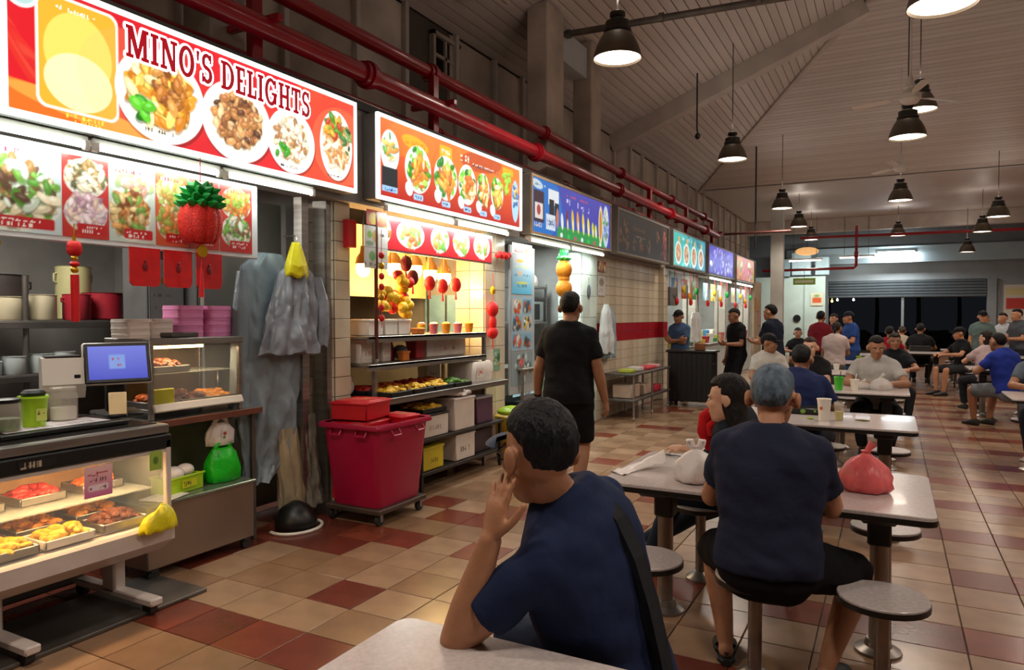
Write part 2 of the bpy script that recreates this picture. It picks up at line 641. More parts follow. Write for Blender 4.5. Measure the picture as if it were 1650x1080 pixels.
cream_t = [mat('wall_tile_cream_%d' % i, c, 0.22, 0, 0.08, 3) for i, c in enumerate(['#cdbfa6', '#c4b59c', '#d3c7b0'])]
red_t = mat('wall_tile_red', '#a3121f', 0.25, 0, 0.12, 3)
mint_t = [mat('wall_tile_white_%d' % i, c, 0.22, 0, 0.06, 3) for i, c in enumerate(['#cdd6cc', '#c3cdc4'])]
UT = {}
def tile_face(parent, x, y0, y1, z0, z1, tw, th, mats, axis='x', red=None):
    """tiles on a face; axis x: face looks to +x and runs along y; axis y: looks to -y and runs along x"""
    nu, nz = max(1, round((y1 - y0) / tw)), max(1, round((z1 - z0) / th))
    tw, th = (y1 - y0) / nu, (z1 - z0) / nz
    key = (axis, round(tw, 3), round(th, 3))
    if key not in UT:
        d = (0.012, tw - 0.005, th - 0.005) if axis == 'x' else (tw - 0.005, 0.012, th - 0.005)
        UT[key] = B().cbox((0, 0, 0), d, 0.002).mesh('tile', False)
    for a in range(nu):
        for c in range(nz):
            zc, uc = z0 + (c + 0.5) * th, y0 + (a + 0.5) * tw
            m = mats[(a * 5 + c * 3) % len(mats)]
            if red and red[0] < zc < red[1]:
                m = red_t
            inst(UT[key], 'tile', m, parent, (x, uc, zc) if axis == 'x' else (uc, x, zc))

p1 = struct(B().span((-4.2, 4.26, 0), (-3.84, 4.44, 2.44)), 'pillar', grout)
tile_face(p1, -3.836, 4.262, 4.438, 0, 2.44, 0.18, 0.155, cream_t)
tile_face(p1, 4.256, -4.2, -3.842, 0, 2.44, 0.18, 0.155, cream_t, 'y')
p2 = struct(B().span((-4.2, 6.58, 0), (-3.84, 7.02, 2.44)), 'pillar', grout)
tile_face(p2, -3.836, 6.58, 7.02, 0, 2.44, 0.22, 0.2, cream_t)
tile_face(p2, 6.576, -4.2, -3.842, 0, 2.44, 0.18, 0.2, cream_t, 'y')
p3 = struct(B().span((-4.2, 9.28, 0), (-3.84, 9.84, 2.44)), 'pillar', grout)
tile_face(p3, -3.836, 9.28, 9.84, 0, 2.44, 0.28, 0.3, mint_t)
tile_face(p3, 9.276, -4.2, -3.842, 0, 2.44, 0.18, 0.3, mint_t, 'y')
wt = struct(B().span((-4.2, 9.86, 0), (-3.86, 13.02, 2.44)), 'wall_tiled', grout)
tile_face(wt, -3.856, 9.86, 13.02, 0, 2.44, 0.30, 0.143, cream_t, red=(1.1, 1.42))
p4 = struct(B().span((-4.1, 13.02, 0), (-3.76, 13.3, 2.44)), 'pillar', grout)
tile_face(p4, -3.756, 13.02, 13.3, 0, 2.44, 0.28, 0.143, cream_t, red=(1.1, 1.42))
tile_face(p4, 13.016, -4.1, -3.762, 0, 2.44, 0.17, 0.143, cream_t, 'y', red=(1.1, 1.42))
for y0 in (15.8, 19.0, 22.35):
    struct(B().cbox((-3.98, y0 + 0.12, 1.22), (0.3, 0.24, 2.44), 0.01), 'pillar', dirtcol)

# ---- roof columns and what hangs among them
for x, y0, y1, zt in ((-4.12, 8.42, 8.95, 5.62), (-4.12, 9.95, 10.35, 5.62), (-4.3, 3.4, 3.7, 5.5)):
    struct(B().cbox((x, (y0 + y1) / 2, (3.2 + zt) / 2), (0.3, y1 - y0, zt - 3.2), 0.015), 'pillar', dirtcol)
duct = B().cbox((-4.16, 9.45, 5.28), (0.26, 0.96, 0.44), 0.01)
tag(duct.obj('duct_box', mat('pale_blue_board', '#bcc9cf', 0.5, 0, 0.06), smooth=False), 'pale blue boxed board fixed between two roof columns', 'duct')
hung = B().cbox((-4.0, 6.9, 5.62), (0.05, 1.0, 0.9), 0.01)
tag(hung.obj('hanging_board', mat('beige_board', '#a99c8c', 0.7, 0, 0.12), smooth=False), 'beige sheet board hanging under the roof left of the columns', 'board')
wf = thing('wall_fan', 'dusty off-white wall fan near the beige hanging board', 'fan', (-4.25, 6.5, 5.1))
B().ell((0, 0, 0), (0.2, 0.2, 0.09), 18).obj('fan_cage', white_e, wf)
B().cyl((0, 0, 0.05), (-.3, 0.05, 0.25), 0.03).obj('arm', white_e, wf)
cd = thing('conduit_pipe', 'grey metal conduit crossing below the boarded ceiling', 'pipe', (-4.1, 9.1, 5.42))
B().cyl((0, 0, 0), (7.5, 0.1, -0.18), 0.045, n=14).obj('pipe', dsteel, cd)
for x in (0.1, 1.4, 2.6):
    B().cyl((x, 0.01, -0.02 * x), (x + .06, 0.01, -0.02 * x), 0.06, n=14).obj('coupling', dsteel, cd)
tag(B().tube([(-3.2, 13.2, 5.98), (-3.2, 13.2, 5.0), (-3.19, 13.22, 4.86)], 0.014).ell((-3.19, 13.22, 4.84), (0.05, 0.05, 0.06)).obj('hanging_cable', black),
    'thin dark cable hanging in front of the sloping roof beam', 'cable')

# ---- red fire-main pipes along the stall roofs
def red_run(label, x, z, r, y0, y1, cps):
    t = thing('red_pipe', label, 'pipe', (x, y0, z))
    B().cyl((0, 0, 0), (0, y1 - y0, 0), r, n=18).obj('pipe', redpaint, t)
    for c in cps:
        b = B().cyl((0, c - y0 - .07, 0), (0, c - y0 + .07, 0), r * 1.28, n=18)
        b.cyl((0, c - y0 - .02, 0), (0, c - y0 + .02, 0), r * 1.5, n=18)
        b.obj('coupling', redpaint, t)
    return t
red_run('thick upper red pipe running above all the stall signs', -3.95, 3.88, 0.062, -0.5, 17.7, (2.9, 5.75, 8.3, 11.2, 14.2, 17.0))
red_run('thick lower red pipe just behind the tops of the stall signs', -3.78, 3.5, 0.075, -0.5, 17.7, (4.6, 7.7, 10.6, 13.5, 16.4))
red_run('thinner red pipe running behind the lower thick one', -4.15, 3.42, 0.04, -0.5, 17.7, (6.2, 9.4, 12.4))
for k, yy in enumerate((3.55, 5.72, 12.6, 15.2, 17.65)):
    t = thing('pipe_bracket', 'red bracket post holding the red pipes, number %s along the signs' % ('one', 'two', 'three', 'four', 'five')[k], 'bracket', (-3.9, yy, 3.24))
    B().cbox((0, 0, 0.3), (0.07, 0.09, 0.6), 0.006).obj('post', redpaint, t, smooth=False)
    B().cbox((0.0, 0, 0.32), (0.5, 0.05, 0.05), 0.006).obj('cross_arm', redpaint, t, smooth=False)
fp = thing('red_sprinkler_pipe', 'thin red pipe with a drop crossing the far end of the hall', 'pipe', (-4.0, 26, 3.1))
B().tube([(0, 0, 0), (2.86, 0, 0.02), (2.93, 0, 0.09), (2.93, 0, 1.4)], 0.045, 10).obj('pipe', redpaint, fp)
B().cyl((1.2, 0, 1.08), (13, 0, 1.0), 0.045).obj('branch_pipe', redpaint, fp)
B().cyl((2.93, 0, 0.35), (2.93, 0, 0.55), 0.065).obj('coupling', redpaint, fp)
tag(B().tube([(-3.8, 18.6, 3.62), (-2.2, 18.6, 3.62)], 0.03).obj('roof_rail', mat('rust_rail', '#5b2b26', 0.6)), 'dark rusty rail jutting out beyond the red pipe end', 'rail')
tag(B().tube([(-3.1, 19, 5.86), (-3.1, 19, 3.25)], 0.02).obj('drop_rod', black), 'thin black rod dropping from the ceiling near the purple sign', 'rod')

# ---- far end of the hall
farw = mat('far_wall_grey', '#8f9496', 0.6, 0, 0.12, 1)
mintw = mat('mint_white_wall', '#c2d0c6', 0.5, 0, 0.08, 1.5)
struct(B().span((-3.45, 24, 0), (-3.08, 24.35, EZ)), 'pillar', mat('white_column', '#b9b9b3', 0.6, 0, 0.12, 1.5))
struct(B().span((-6.8, 30.4, 0), (-2.33, 30.6, 3.1)), 'wall_far_mint', mintw)
for x in (-3.9, -3.1):
    struct(B().span((x, 30.37, 0), (x + 0.03, 30.4, 2.9)), 'trim_8', mat('mint_seam', '#93a39a', 0.6))
struct(B().span((-6.8, 31.9, 2.95), (9.4, 32.2, 5.3)), 'wall_far', farw)
struct(B().span((-2.6, 31.8, 0), (-2.33, 32.2, 2.95)).span((3.12, 31.8, 0), (3.4, 32.2, 2.95)), 'wall_far_jambs', farw)
struct(B().span((3.4, 31.9, 0), (9.4, 32.2, 2.95)), 'wall_far_right', farw)
struct(B().span((-3.9, 31.5, 3.62), (9.4, 31.9, 4.25)), 'trim_9', mat('pale_blue_fascia', '#a9bcc2', 0.5, 0, 0.08, 1))
sh = struct(B().span((-2.33, 31.95, 2.27), (3.12, 31.99, 2.95)), 'door_1', dsteel)
slat_me = B().cbox((0, 0, 0), (5.42, 0.05, 0.1), 0.02).mesh('slat', False)
for k in range(6):
    inst(slat_me, 'slat', mat('shutter_slat', '#5e666b', 0.5, 0.3, 0.1), sh, (0.395, 31.92, 2.33 + k * 0.112))
struct(B().cbox((0.35, 32.0, 1.15), (0.1, 0.1, 2.3), 0.01), 'door_post', farw)
struct(B().span((9.2, -4.5, 0), (9.4, 36, 5.5)), 'wall_right', mat('right_wall', '#8d857c', 0.8, 0, 0.2, 1))
struct(B().span((-7, -4.7, 0), (9.4, -4.5, 7.3)), 'wall_behind', mat('rear_wall', '#8d857c', 0.8, 0, 0.2, 1))
# ================================================================ SIGNS
lit = print_mat('backlit_print', 1.55, 0.3)
lit_soft = print_mat('backlit_print_soft', 0.95, 0.3)
lit_dim = print_mat('printed_panel_dim', 0, 0.35)
paper = print_mat('printed_paper', 0, 0.5)
gloss = print_mat('printed_board', 0, 0.3, 0.4)
edge_lit = mat('lit_white_edge', '#f2f6f2', 0.4, 0, 0, emit=1.6)
sign_grey = mat('sign_housing', '#8e8a86', 0.45, 0.3, 0.1)
SX = -3.6
def sign_box(y0, y1, label, cv, m, edge=edge_lit, z0=2.48, z1=3.16, bw=0.03):
    t = thing('sign_box', label, 'sign', (0, 0, 0), 0, 'lightbox signs over the stalls')
    B().cbox((SX - 0.085, (y0 + y1) / 2, (z0 + z1) / 2), (0.13, y1 - y0, z1 - z0), 0.01).obj('housing', sign_grey, t, smooth=False)
    f = B()
    for a, b in (((y0, z0), (y1, z0 + bw)), ((y0, z1 - bw), (y1, z1)), ((y0, z0 + bw), (y0 + bw, z1 - bw)), ((y1 - bw, z0 + bw), (y1, z1 - bw))):
        f.span((SX - 0.02, a[0], a[1]), (SX + 0.006, b[0], b[1]))
    f.obj('frame', edge, t, smooth=False)
    cv.sheet('face', m, t, (SX, y0 + bw, z0 + bw))
    return t
H_ = 0.62
# -- first sign
c = Canvas(2.39, H_, 0.0052, '#d8202a')
c.grad('#c01422', '#d8262a', 0)
for k in range(14):
    c.ell(0.25 + 0.17 * k, 0.05 + 0.5 * rng.rand(), 0.3, 0.12, '#de3f2c' if k % 2 else '#bc1022', 0.4, 0.35)
c.ell(2.1, 0.3, 0.45, 0.4, '#e8603a', 0, 0.4)
for k in range(9):
    c.ell(0.02 + .045 * k, 0.32 - .035 * k, 0.2, 0.03, ['#e9772a', '#f3b06a', '#b81d22'][k % 3], -1.1 + .1 * k, 0.8)
c.ell(0.17, .3, 0.2, .3, '#c9131f', 0, 0.9)
c.ell(0.22, .02, 0.55, .1, '#e8661f', -0.15)
c.ell(0.38, .06, 0.4, .05, '#f0913a', -0.15)
c.rrect(0.125, 0.045, 0.535, 0.60, 0.05, '#fdf6ea')
c.rrect(0.137, 0.057, 0.523, 0.588, 0.045, '#f3a22c')
c.ell(0.33, 0.34, 0.17, 0.2, '#f7c95c')
c.ell(0.33, 0.2, 0.17, 0.14, '#fdebb5', 0, 0.8)
c.marks(0.22, 0.535, 0.2, 0.018, 12, '#fff4dd')
c.marks(0.26, 0.02, 0.2, 0.02, 10, '#f8cf4a')
c.marks(0.3, -.0, 0.14, 0.015, 8, '#f8cf4a')
c.ell(0.06, 0.57, 0.085, 0.09, '#dfe9e6')
c.ell(0.06, 0.57, 0.07, 0.075, '#a9c6c4')
c.ell(0.03, 0.6, 0.025, 0.02, '#5d2b24', 0.5)
c.ell(0.075, 0.59, 0.012, 0.05, '#4a3a34')
c.ell(0.11, 0.61, 0.02, 0.012, '#3d7a4a')
for u in (0.62, 2.25):
    c.ell(u, 0.28, 0.3, 0.28, '#f7a36a', 0, 0.15)
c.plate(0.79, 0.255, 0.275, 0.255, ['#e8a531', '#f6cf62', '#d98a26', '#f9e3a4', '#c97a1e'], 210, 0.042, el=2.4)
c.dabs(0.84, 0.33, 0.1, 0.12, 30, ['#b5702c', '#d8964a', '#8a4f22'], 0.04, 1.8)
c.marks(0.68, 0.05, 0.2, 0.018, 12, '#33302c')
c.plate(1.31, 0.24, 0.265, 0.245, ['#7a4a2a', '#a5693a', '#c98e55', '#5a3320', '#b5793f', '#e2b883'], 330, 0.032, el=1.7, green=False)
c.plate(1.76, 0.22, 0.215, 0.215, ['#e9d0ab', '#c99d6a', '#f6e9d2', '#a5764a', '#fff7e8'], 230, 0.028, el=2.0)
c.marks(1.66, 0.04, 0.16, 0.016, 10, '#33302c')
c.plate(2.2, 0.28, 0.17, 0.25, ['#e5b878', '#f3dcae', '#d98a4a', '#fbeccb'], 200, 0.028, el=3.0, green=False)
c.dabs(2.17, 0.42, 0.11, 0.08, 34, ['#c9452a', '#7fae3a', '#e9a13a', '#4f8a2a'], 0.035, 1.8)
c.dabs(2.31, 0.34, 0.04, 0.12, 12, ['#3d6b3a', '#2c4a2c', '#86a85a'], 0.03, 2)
c.marks(2.1, 0.05, 0.16, 0.016, 10, '#33302c')
s1_ = sign_box(1.8, 4.25, "large lit red sign reading MINO'S DELIGHTS with four food plates", c, lit)

def arc(cx, cy, rx, ry, ix, iy, a0, a1, n=14):
    out = []
    for k in range(n):
        t0, t1 = a0 + (a1 - a0) * k / n, a0 + (a1 - a0) * (k + 1) / n
        out.append([(cx + rx * math.cos(t0), cy + ry * math.sin(t0)), (cx + rx * math.cos(t1), cy + ry * math.sin(t1)),
                    (cx + ix * math.cos(t1), cy + iy * math.sin(t1)), (cx + ix * math.cos(t0), cy + iy * math.sin(t0))])
    return out
def rc(a, b, c_, d):
    return [(a, b), (c_, b), (c_, d), (a, d)]
GL = {
    'I': (0.42, [rc(.1, 0, .32, 1), rc(0, 0, .42, .12), rc(0, .88, .42, 1)]),
    'L': (0.66, [rc(.1, 0, .32, 1), rc(0, 0, .66, .13), rc(.53, 0, .66, .36), rc(0, .88, .42, 1)]),
    'E': (0.68, [rc(.1, 0, .32, 1), rc(0, 0, .66, .13), rc(.53, 0, .66, .34), rc(0, .87, .64, 1), rc(.52, .68, .64, 1), rc(.2, .44, .5, .57)]),
    'T': (0.74, [rc(.26, 0, .48, 1), rc(0, .86, .74, 1), rc(0, .66, .13, 1), rc(.61, .66, .74, 1), rc(.15, 0, .59, .12)]),
    'H': (0.92, [rc(.1, 0, .32, 1), rc(.6, 0, .82, 1), rc(.2, .43, .7, .57), rc(0, 0, .42, .12), rc(.5, 0, .92, .12), rc(0, .88, .42, 1), rc(.5, .88, .92, 1)]),
    'N': (0.92, [rc(.1, 0, .25, 1), rc(.67, 0, .82, 1), [(.08, 1), (.34, 1), (.84, 0), (.6, 0)], rc(0, 0, .36, .12), rc(.55, .88, .94, 1), rc(0, .88, .3, 1)]),
    'M': (1.16, [rc(.1, 0, .26, 1), rc(.86, 0, 1.06, 1), [(.1, 1), (.36, 1), (.68, .12), (.5, .02)], [(1.06, 1), (.82, 1), (.5, .02), (.66, .02)], rc(0, 0, .38, .12), rc(.76, 0, 1.16, .12), rc(0, .88, .3, 1), rc(.86, .88, 1.16, 1)]),
    'O': (0.9, arc(.45, .5, .45, .53, .22, .38, 0, 2 * PI, 24)),
    'D': (0.86, [rc(.1, 0, .32, 1), rc(0, 0, .42, .12), rc(0, .88, .42, 1)] + arc(.36, .5, .5, .5, .27, .38, -PI / 2, PI / 2)),
    'G': (0.92, arc(.45, .5, .45, .53, .22, .38, 0.75, 2 * PI - 0.25, 22) + [rc(.5, .38, .92, .5), rc(.64, .06, .86, .45), rc(.7, .66, .84, .98)]),
    'S': (0.66, arc(.33, .73, .31, .29, .12, .15, 0.35, 1.5 * PI - .15, 14) + arc(.33, .28, .33, .3, .12, .15, PI + .35, 2.5 * PI - .1, 14) + [[(.1, .62), (.3, .44), (.58, .4), (.36, .6)], rc(.5, .7, .61, 1.0), rc(.02, 0, .13, .32)]),
    "'": (0.24, [[(.04, 1), (.22, 1), (.16, .66), (.06, .66)]]),
}
let_m = mat('sign_letter_red', '#a3141f', 0.4, 0, 0, emit=0.62, ecol='#b51a28')
out_m = mat('sign_letter_outline', '#fdeef0', 0.4, 0, 0, emit=1.45)
u0, hh, xs = 2.405, 0.17, 0.0
txt = "MINO'S DELIGHTS"
tot = sum(0.45 if ch == ' ' else GL[ch][0] + 0.09 for ch in txt)
sx_ = 1.36 / tot
for ch in txt:
    if ch == ' ':
        xs += 0.45
        continue
    w, polys = GL[ch]
    ol = B()
    for k in range(10):
        a = 2 * PI * k / 10
        for p in polys:
            ol.prism([(q_[0] * sx_ + 0.013 * math.cos(a), q_[1] * hh + 0.013 * math.sin(a)) for q_ in p], (SX + 0.002, u0 + xs * sx_, 2.925), (0, 1, 0), (0, 0, 1), 0.0012)
    lt = B()
    for p in polys:
        lt.prism([(q_[0] * sx_, q_[1] * hh) for q_ in p], (SX + 0.0045, u0 + xs * sx_, 2.925), (0, 1, 0), (0, 0, 1), 0.002)
    lo = lt.obj('letter', let_m, s1_, smooth=False)
    ol.obj('letter_outline', out_m, lo, smooth=False)
    xs += w + 0.09
# -- second sign
c = Canvas(2.4, H_, 0.0075, '#e2501f')
c.grad('#a8221c', '#e8682a', 1)
for k in range(10):
    c.ell(0.3 + .24 * k, .45 + .1 * rng.rand(), .25, .14, '#ee7a2c', .3, .5)
c.ell(1.6, .55, .4, .1, '#8c1c1a', .1, .6)
c.ell(.48, .5, .19, .06, '#e6a21e', -.1); c.marks(.33, .48, .3, .04, 10, '#c9781a')
c.rrect(.85, .46, 1.05, .58, .02, '#eaa820'); c.marks(.88, .5, .14, .05, 5, '#f4e6c8')
c.rrect(2.02, .52, 2.25, .59, .02, '#e6a21e')
c.marks(1.2, .5, .2, .06, 5, '#f4e3d0'); c.marks(1.42, .48, .55, .035, 20, '#4a4440'); c.marks(1.42, .5, .45, .02, 18, '#e8e0d8')
c.ell(.13, .37, .12, .17, '#d5e3e2'); c.dabs(.13, .4, .08, .1, 24, ['#d98a3a', '#e9b95a', '#5f9a3a', '#f0dcb0'], .03, 2.6)
c.rect(.03, .08, .23, .24, '#23262a'); c.rect(.03, .04, .23, .09, '#8fb4d8'); c.marks(.06, .05, .14, .02, 8, '#2a4a7a')
for u, r, rv in ((.52, .19, .2), (.95, .19, .2), (1.32, .16, .19), (1.62, .12, .16), (1.9, .13, .16)):
    c.ell(u, .29, r, rv, '#f1eee4')
    c.dabs(u, .3, r * .82, rv * .85, 34, ['#3f9a1f', '#6cc13a', '#2a7a1a', '#a8d85a'], .05, 1.6)
    c.dabs(u + .02, .27, r * .5, rv * .6, 26, ['#e8952a', '#f2bd55', '#d9702a', '#f6dca0'], .045, 2.8)
    c.ell(u - r * .7, .11, .05, .06, '#dfe8ea', .5)
    c.rrect(u - .07, .03, u + .07, .08, .015, '#9fc0dc'); c.marks(u - .05, .04, .1, .025, 6, '#2a3f66')
c.dabs(2.12, .45, .1, .1, 26, ['#e8952a', '#8fc63a', '#d9702a'], .04, 2)
c.ell(2.3, .27, .08, .22, '#9cc4e6'); c.dabs(2.3, .3, .06, .13, 22, ['#e6e4c8', '#5a8ab8', '#c9a55a', '#2f5a8a'], .03, 1.8)
sign_box(4.5, 6.98, 'lit orange sign with seven bowls of food', c, lit)
# -- third sign
c = Canvas(2.5, H_, 0.009, '#1468c8')
c.grad('#0f5fc4', '#3a3fb0', 0)
c.ell(1.5, .5, .8, .25, '#4a3aa8', 0, .6)
c.ell(.2, .35, .6, .4, '#1680d0', 0, .6)
for u in np.arange(.8, 2.3, .12):
    c.ell(u, .04, .14, .1, '#1f9a4a', 0)
c.rrect(.03, .12, .3, .48, .02, '#3a2236'); c.rrect(.06, .16, .27, .34, .01, '#e6ddd6'); c.ell(.16, .26, .05, .06, '#b5403a')
c.ell(.12, .55, .15, .05, '#cfe0e6', -.1); c.marks(.05, .53, .15, .03, 6, '#3a6aa0'); c.marks(.3, .53, .07, .03, 3, '#e6eefa')
c.rect(.42, .36, .72, .54, '#e8ecf0'); c.rect(.45, .2, .58, .42, '#15161c'); c.rect(.6, .18, .72, .4, '#1c1d26'); c.rect(.36, .06, .62, .24, '#dbe6f0')
c.marks(.38, .1, .22, .1, 5, '#3a5a9a'); c.ell(.68, .22, .04, .12, '#c97a5a')
c.marks(.05, .06, .2, .05, 6, '#f0d8c0')
c.marks(.95, .52, .7, .03, 16, '#e0483a'); c.marks(.95, .42, .42, .075, 6, '#d4c8f4'); c.marks(1.42, .4, .3, .075, 5, '#d4c8f4')
for u, cc, h in ((.82, '#dfe6f2', .2), (.98, '#7a2a3a', .26), (1.15, '#e6c12a', .28), (1.32, '#e8a02a', .28), (1.5, '#e9d03a', .28), (1.68, '#f0e22a', .24), (1.84, '#d8d81f', .2), (1.95, '#e6e03a', .18)):
    c.ell(u, .1 + h * .5, .04, h * .5, cc, .12); c.ell(u + .01, .1 + h * .3, .02, h * .25, '#f6f0c8', .1)
for k in range(7):
    c.ell(.8 + .22 * k, .03, .04, .03, ['#e8f0f4', '#2fc05a', '#c94a6a'][k % 3])
c.ell(2.13, .3, .08, .26, '#e9d8a8', .0); c.ell(2.13, .3, .05, .2, '#c9862a'); c.ell(2.33, .3, .12, .29, '#c8d4ec'); c.dabs(2.33, .32, .09, .2, 30, ['#5fa05a', '#e6e0c0', '#4a6ab8', '#8aa8d8'], .04, 2)
sign_box(7.22, 9.8, 'lit blue sign with yellow figures and green grass strip', c, lit_soft, mat('tan_edge', '#b9a183', 0.5, 0, 0.1))
# -- fourth sign, unlit
c = Canvas(2.62, H_, 0.012, '#2b2622')
c.grad('#2e2a26', '#241f1c', 0)
for u, v in ((.35, .42), (.15, .25), (.4, .15), (.75, .18), (1.1, .17), (1.5, .2), (2.0, .4), (2.3, .2), (2.45, .45)):
    c.dabs(u, v, .1, .1, 10, ['#6a4a26', '#8a5a2a', '#5a3a1f', '#7a6a4a'], .05, 1.6)
c.marks(.7, .38, .6, .06, 10, '#8a6a3a'); c.marks(.8, .28, .5, .025, 14, '#c8bfb0'); c.rect(2.3, 0, 2.56, .62, '#3a211c'); c.dabs(2.43, .3, .08, .25, 18, ['#8a3a2a', '#a85a3a'], .06, 1.5)
sign_box(10.08, 12.82, 'unlit dark brown sign with small dishes above tiled wall', c, lit_dim, mat('dull_edge', '#8c877d', 0.5, 0, 0.15))
# -- fifth to seventh
c = Canvas(2.52, H_, 0.016, '#2fb8b0')
c.grad('#35c2b4', '#2a9cb8', 0)
c.dabs(1.3, .3, 1.3, .35, 30, ['#3fd0c8', '#1f8a9a', '#2aa88a'], .12, 2)
c.marks(.6, .5, .8, .06, 9, '#e0f0f8')
for u in (.35, .95, 1.55, 2.15):
    c.ell(u, .24, .23, .22, '#f0f2ec'); c.ell(u, .24, .17, .17, '#b8703a'); c.dabs(u, .25, .13, .13, 16, ['#c98a4a', '#8a4f2a', '#e0b070'], .06, 1.8); c.ell(u + .05, .5, .07, .06, '#d9b45a')
sign_box(13.1, 15.68, 'lit turquoise sign with four brown dishes', c, lit_soft, mat('teal_edge', '#9a9c98', 0.5, 0, 0.1))
c = Canvas(2.7, H_, 0.018, '#4a3ac0')
c.grad('#4434b8', '#5a48d0', 0)
c.dabs(1.35, .3, 1.3, .3, 70, ['#6a5ae0', '#b8b0f4', '#3a28a8', '#e0dcf8'], .08, 2.4)
sign_box(16.0, 18.9, 'lit purple sign with pale figures', c, lit_soft, mat('violet_edge', '#8c8a92', 0.5, 0, 0.1))
c = Canvas(2.6, H_, 0.018, '#d8906a')
c.dabs(1.3, .3, 1.3, .32, 60, ['#e8b03a', '#d8503a', '#e8e0c0', '#7aa83a', '#e07aa0'], .12, 1.8)
c.rect(1.0, 0, 1.6, .62, '#d87a8a', .7)
sign_box(19.2, 22.1, 'lit orange and pink sign, last in the row', c, lit_soft, mat('violet_edge'))

# ---- fluorescent tubes under the signs
tube_m = mat('tube_glow', '#f3fbf6', 0.5, 0, 0, emit=TUBE_W, ecol='#eafff4')
def tube(y0, y1, x, z, label, pw=1.0, ang_=-5):
    t = thing('fluorescent_tube', label, 'light', (x, (y0 + y1) / 2, z), 0, 'tube lights under the signs')
    h = (y1 - y0) / 2
    B().cyl((0, -h + .03, 0), (0, h - .03, 0), 0.017, n=12).obj('tube', tube_m, t)
    B().cbox((-.03, 0, 0.03), (0.06, 2 * h, 0.035), 0.006).obj('fitting', white_e, t, smooth=False)
    for s_ in (-1, 1):
        B().cbox((0, s_ * (h - .015), 0), (0.03, 0.03, 0.05), 0.004).obj('end_cap', white_e, t, smooth=False)
    area_light('tube_light', (0.01, 0, -0.03), 0.03, 8.0 * (y1 - y0) * pw, (0.9, 1.0, 0.95), t, (0, R(ang_), 0), y1 - y0 - .06)
for k, (a, b_) in enumerate(((1.42, 2.24), (2.26, 3.06), (3.08, 3.86))):
    tube(a, b_, -3.66, 2.425, 'tube light above the meal photo board, %s' % ('cut by the photo edge', 'middle one', 'end near the raincoats')[k], 0.4, 16)
tube(4.64, 5.68, -3.64, 2.425, 'bright tube under the orange sign, nearer half', 1.1, 6)
tube(5.7, 6.75, -3.64, 2.425, 'bright tube under the orange sign, farther half', 1.1, 6)
tube(7.25, 8.4, -3.64, 2.415, 'bright tube under the blue sign, nearer half', 1.1, 6)
tube(8.42, 9.6, -3.64, 2.415, 'bright tube under the blue sign, farther half', 1.1, 6)
tube(16.2, 18.7, -3.64, 2.4, 'bright tube under the purple sign')
tube(19.4, 21.8, -3.64, 2.4, 'bright tube under the orange and pink sign')
# ceiling fixtures added to brighten the stall interiors
def stall_light(x, y, label, w, col, g):
    t = thing('added_stall_light', label, 'light', (x, y, 2.58))
    B().cbox((0, 0, 0.02), (0.3, 1.2, 0.04), 0.006).obj('fitting', white_e, t, smooth=False)
    B().cbox((0, 0, -0.004), (0.24, 1.1, 0.012), 0.003).obj('diffuser', mat('diffuser_' + g, '#ffffff', 0.5, 0, 0, emit=3.0, ecol=g), t, smooth=False)
    area_light('stall_fill_light', (0, 0, -0.03), 0.24, w, col, t, (0, 0, 0), 1.1)
stall_light(-5.3, 2.4, 'added ceiling light inside the red sign stall', STALL_W * 1.7, (1, 0.95, 0.86), '#fff2dd')
stall_light(-4.25, 5.6, 'added ceiling light inside the orange sign stall', STALL_W * 0.45, (1, 0.78, 0.5), '#ffd9a0')
stall_light(-4.4, 8.3, 'added ceiling light inside the blue sign stall', STALL_W * 1.6, (0.85, 1, 1), '#eaffff')
stall_light(-4.2, 14.5, 'added ceiling light inside the turquoise sign stall', STALL_W * 1.3, (0.95, 1, 0.97), '#f4fff8')
stall_light(-4.2, 17.4, 'added ceiling light inside the purple sign stall', STALL_W * 1.3, (0.95, 1, 0.97), '#f4fff8')
stall_light(-4.2, 20.7, 'added ceiling light inside the last stall', STALL_W * 1.3, (0.95, 1, 0.97), '#f4fff8')

# ================================================================ STALL ONE (red sign)
def food_heap(m, w, d, h, n, sz, seed, el=1.6):
    r = random.Random(seed)
    b = B()
    for k in range(n):
        x, y = (r.random() - .5) * w * .86, (r.random() - .5) * d * .86
        q_ = 1 - max(abs(x) / (w / 2), abs(y) / (d / 2)) ** 2
        z = h * q_ * r.random()
        mm = Matrix.Rotation(r.random() * PI, 3, 'Z') @ Matrix.Rotation(r.random() - .5, 3, 'X')
        s_ = sz * (0.7 + 0.6 * r.random())
        b.ell((x, y, z + s_ * .3), (s_ * el * .5, s_ * .5, s_ * .38), 8, mm)
    return b
fm = {'gold': mat('golden_fried_food', '#d98a25', 0.5, 0, 0.5, 30, 0.5, 60), 'brown': mat('braised_food', '#7a3f1c', 0.45, 0, 0.5, 30, 0.5, 60),
      'orange': mat('orange_curry_food', '#d0621a', 0.45, 0, 0.45, 30, 0.5, 60), 'yellow': mat('yellow_egg_food', '#e6b02a', 0.5, 0, 0.35, 30, 0.5, 60),
      'green': mat('green_vegetables', '#4f7a1f', 0.5, 0, 0.5, 30, 0.5, 60), 'red': mat('red_chilli_food', '#b5241a', 0.45, 0, 0.4, 30, 0.5, 60)}
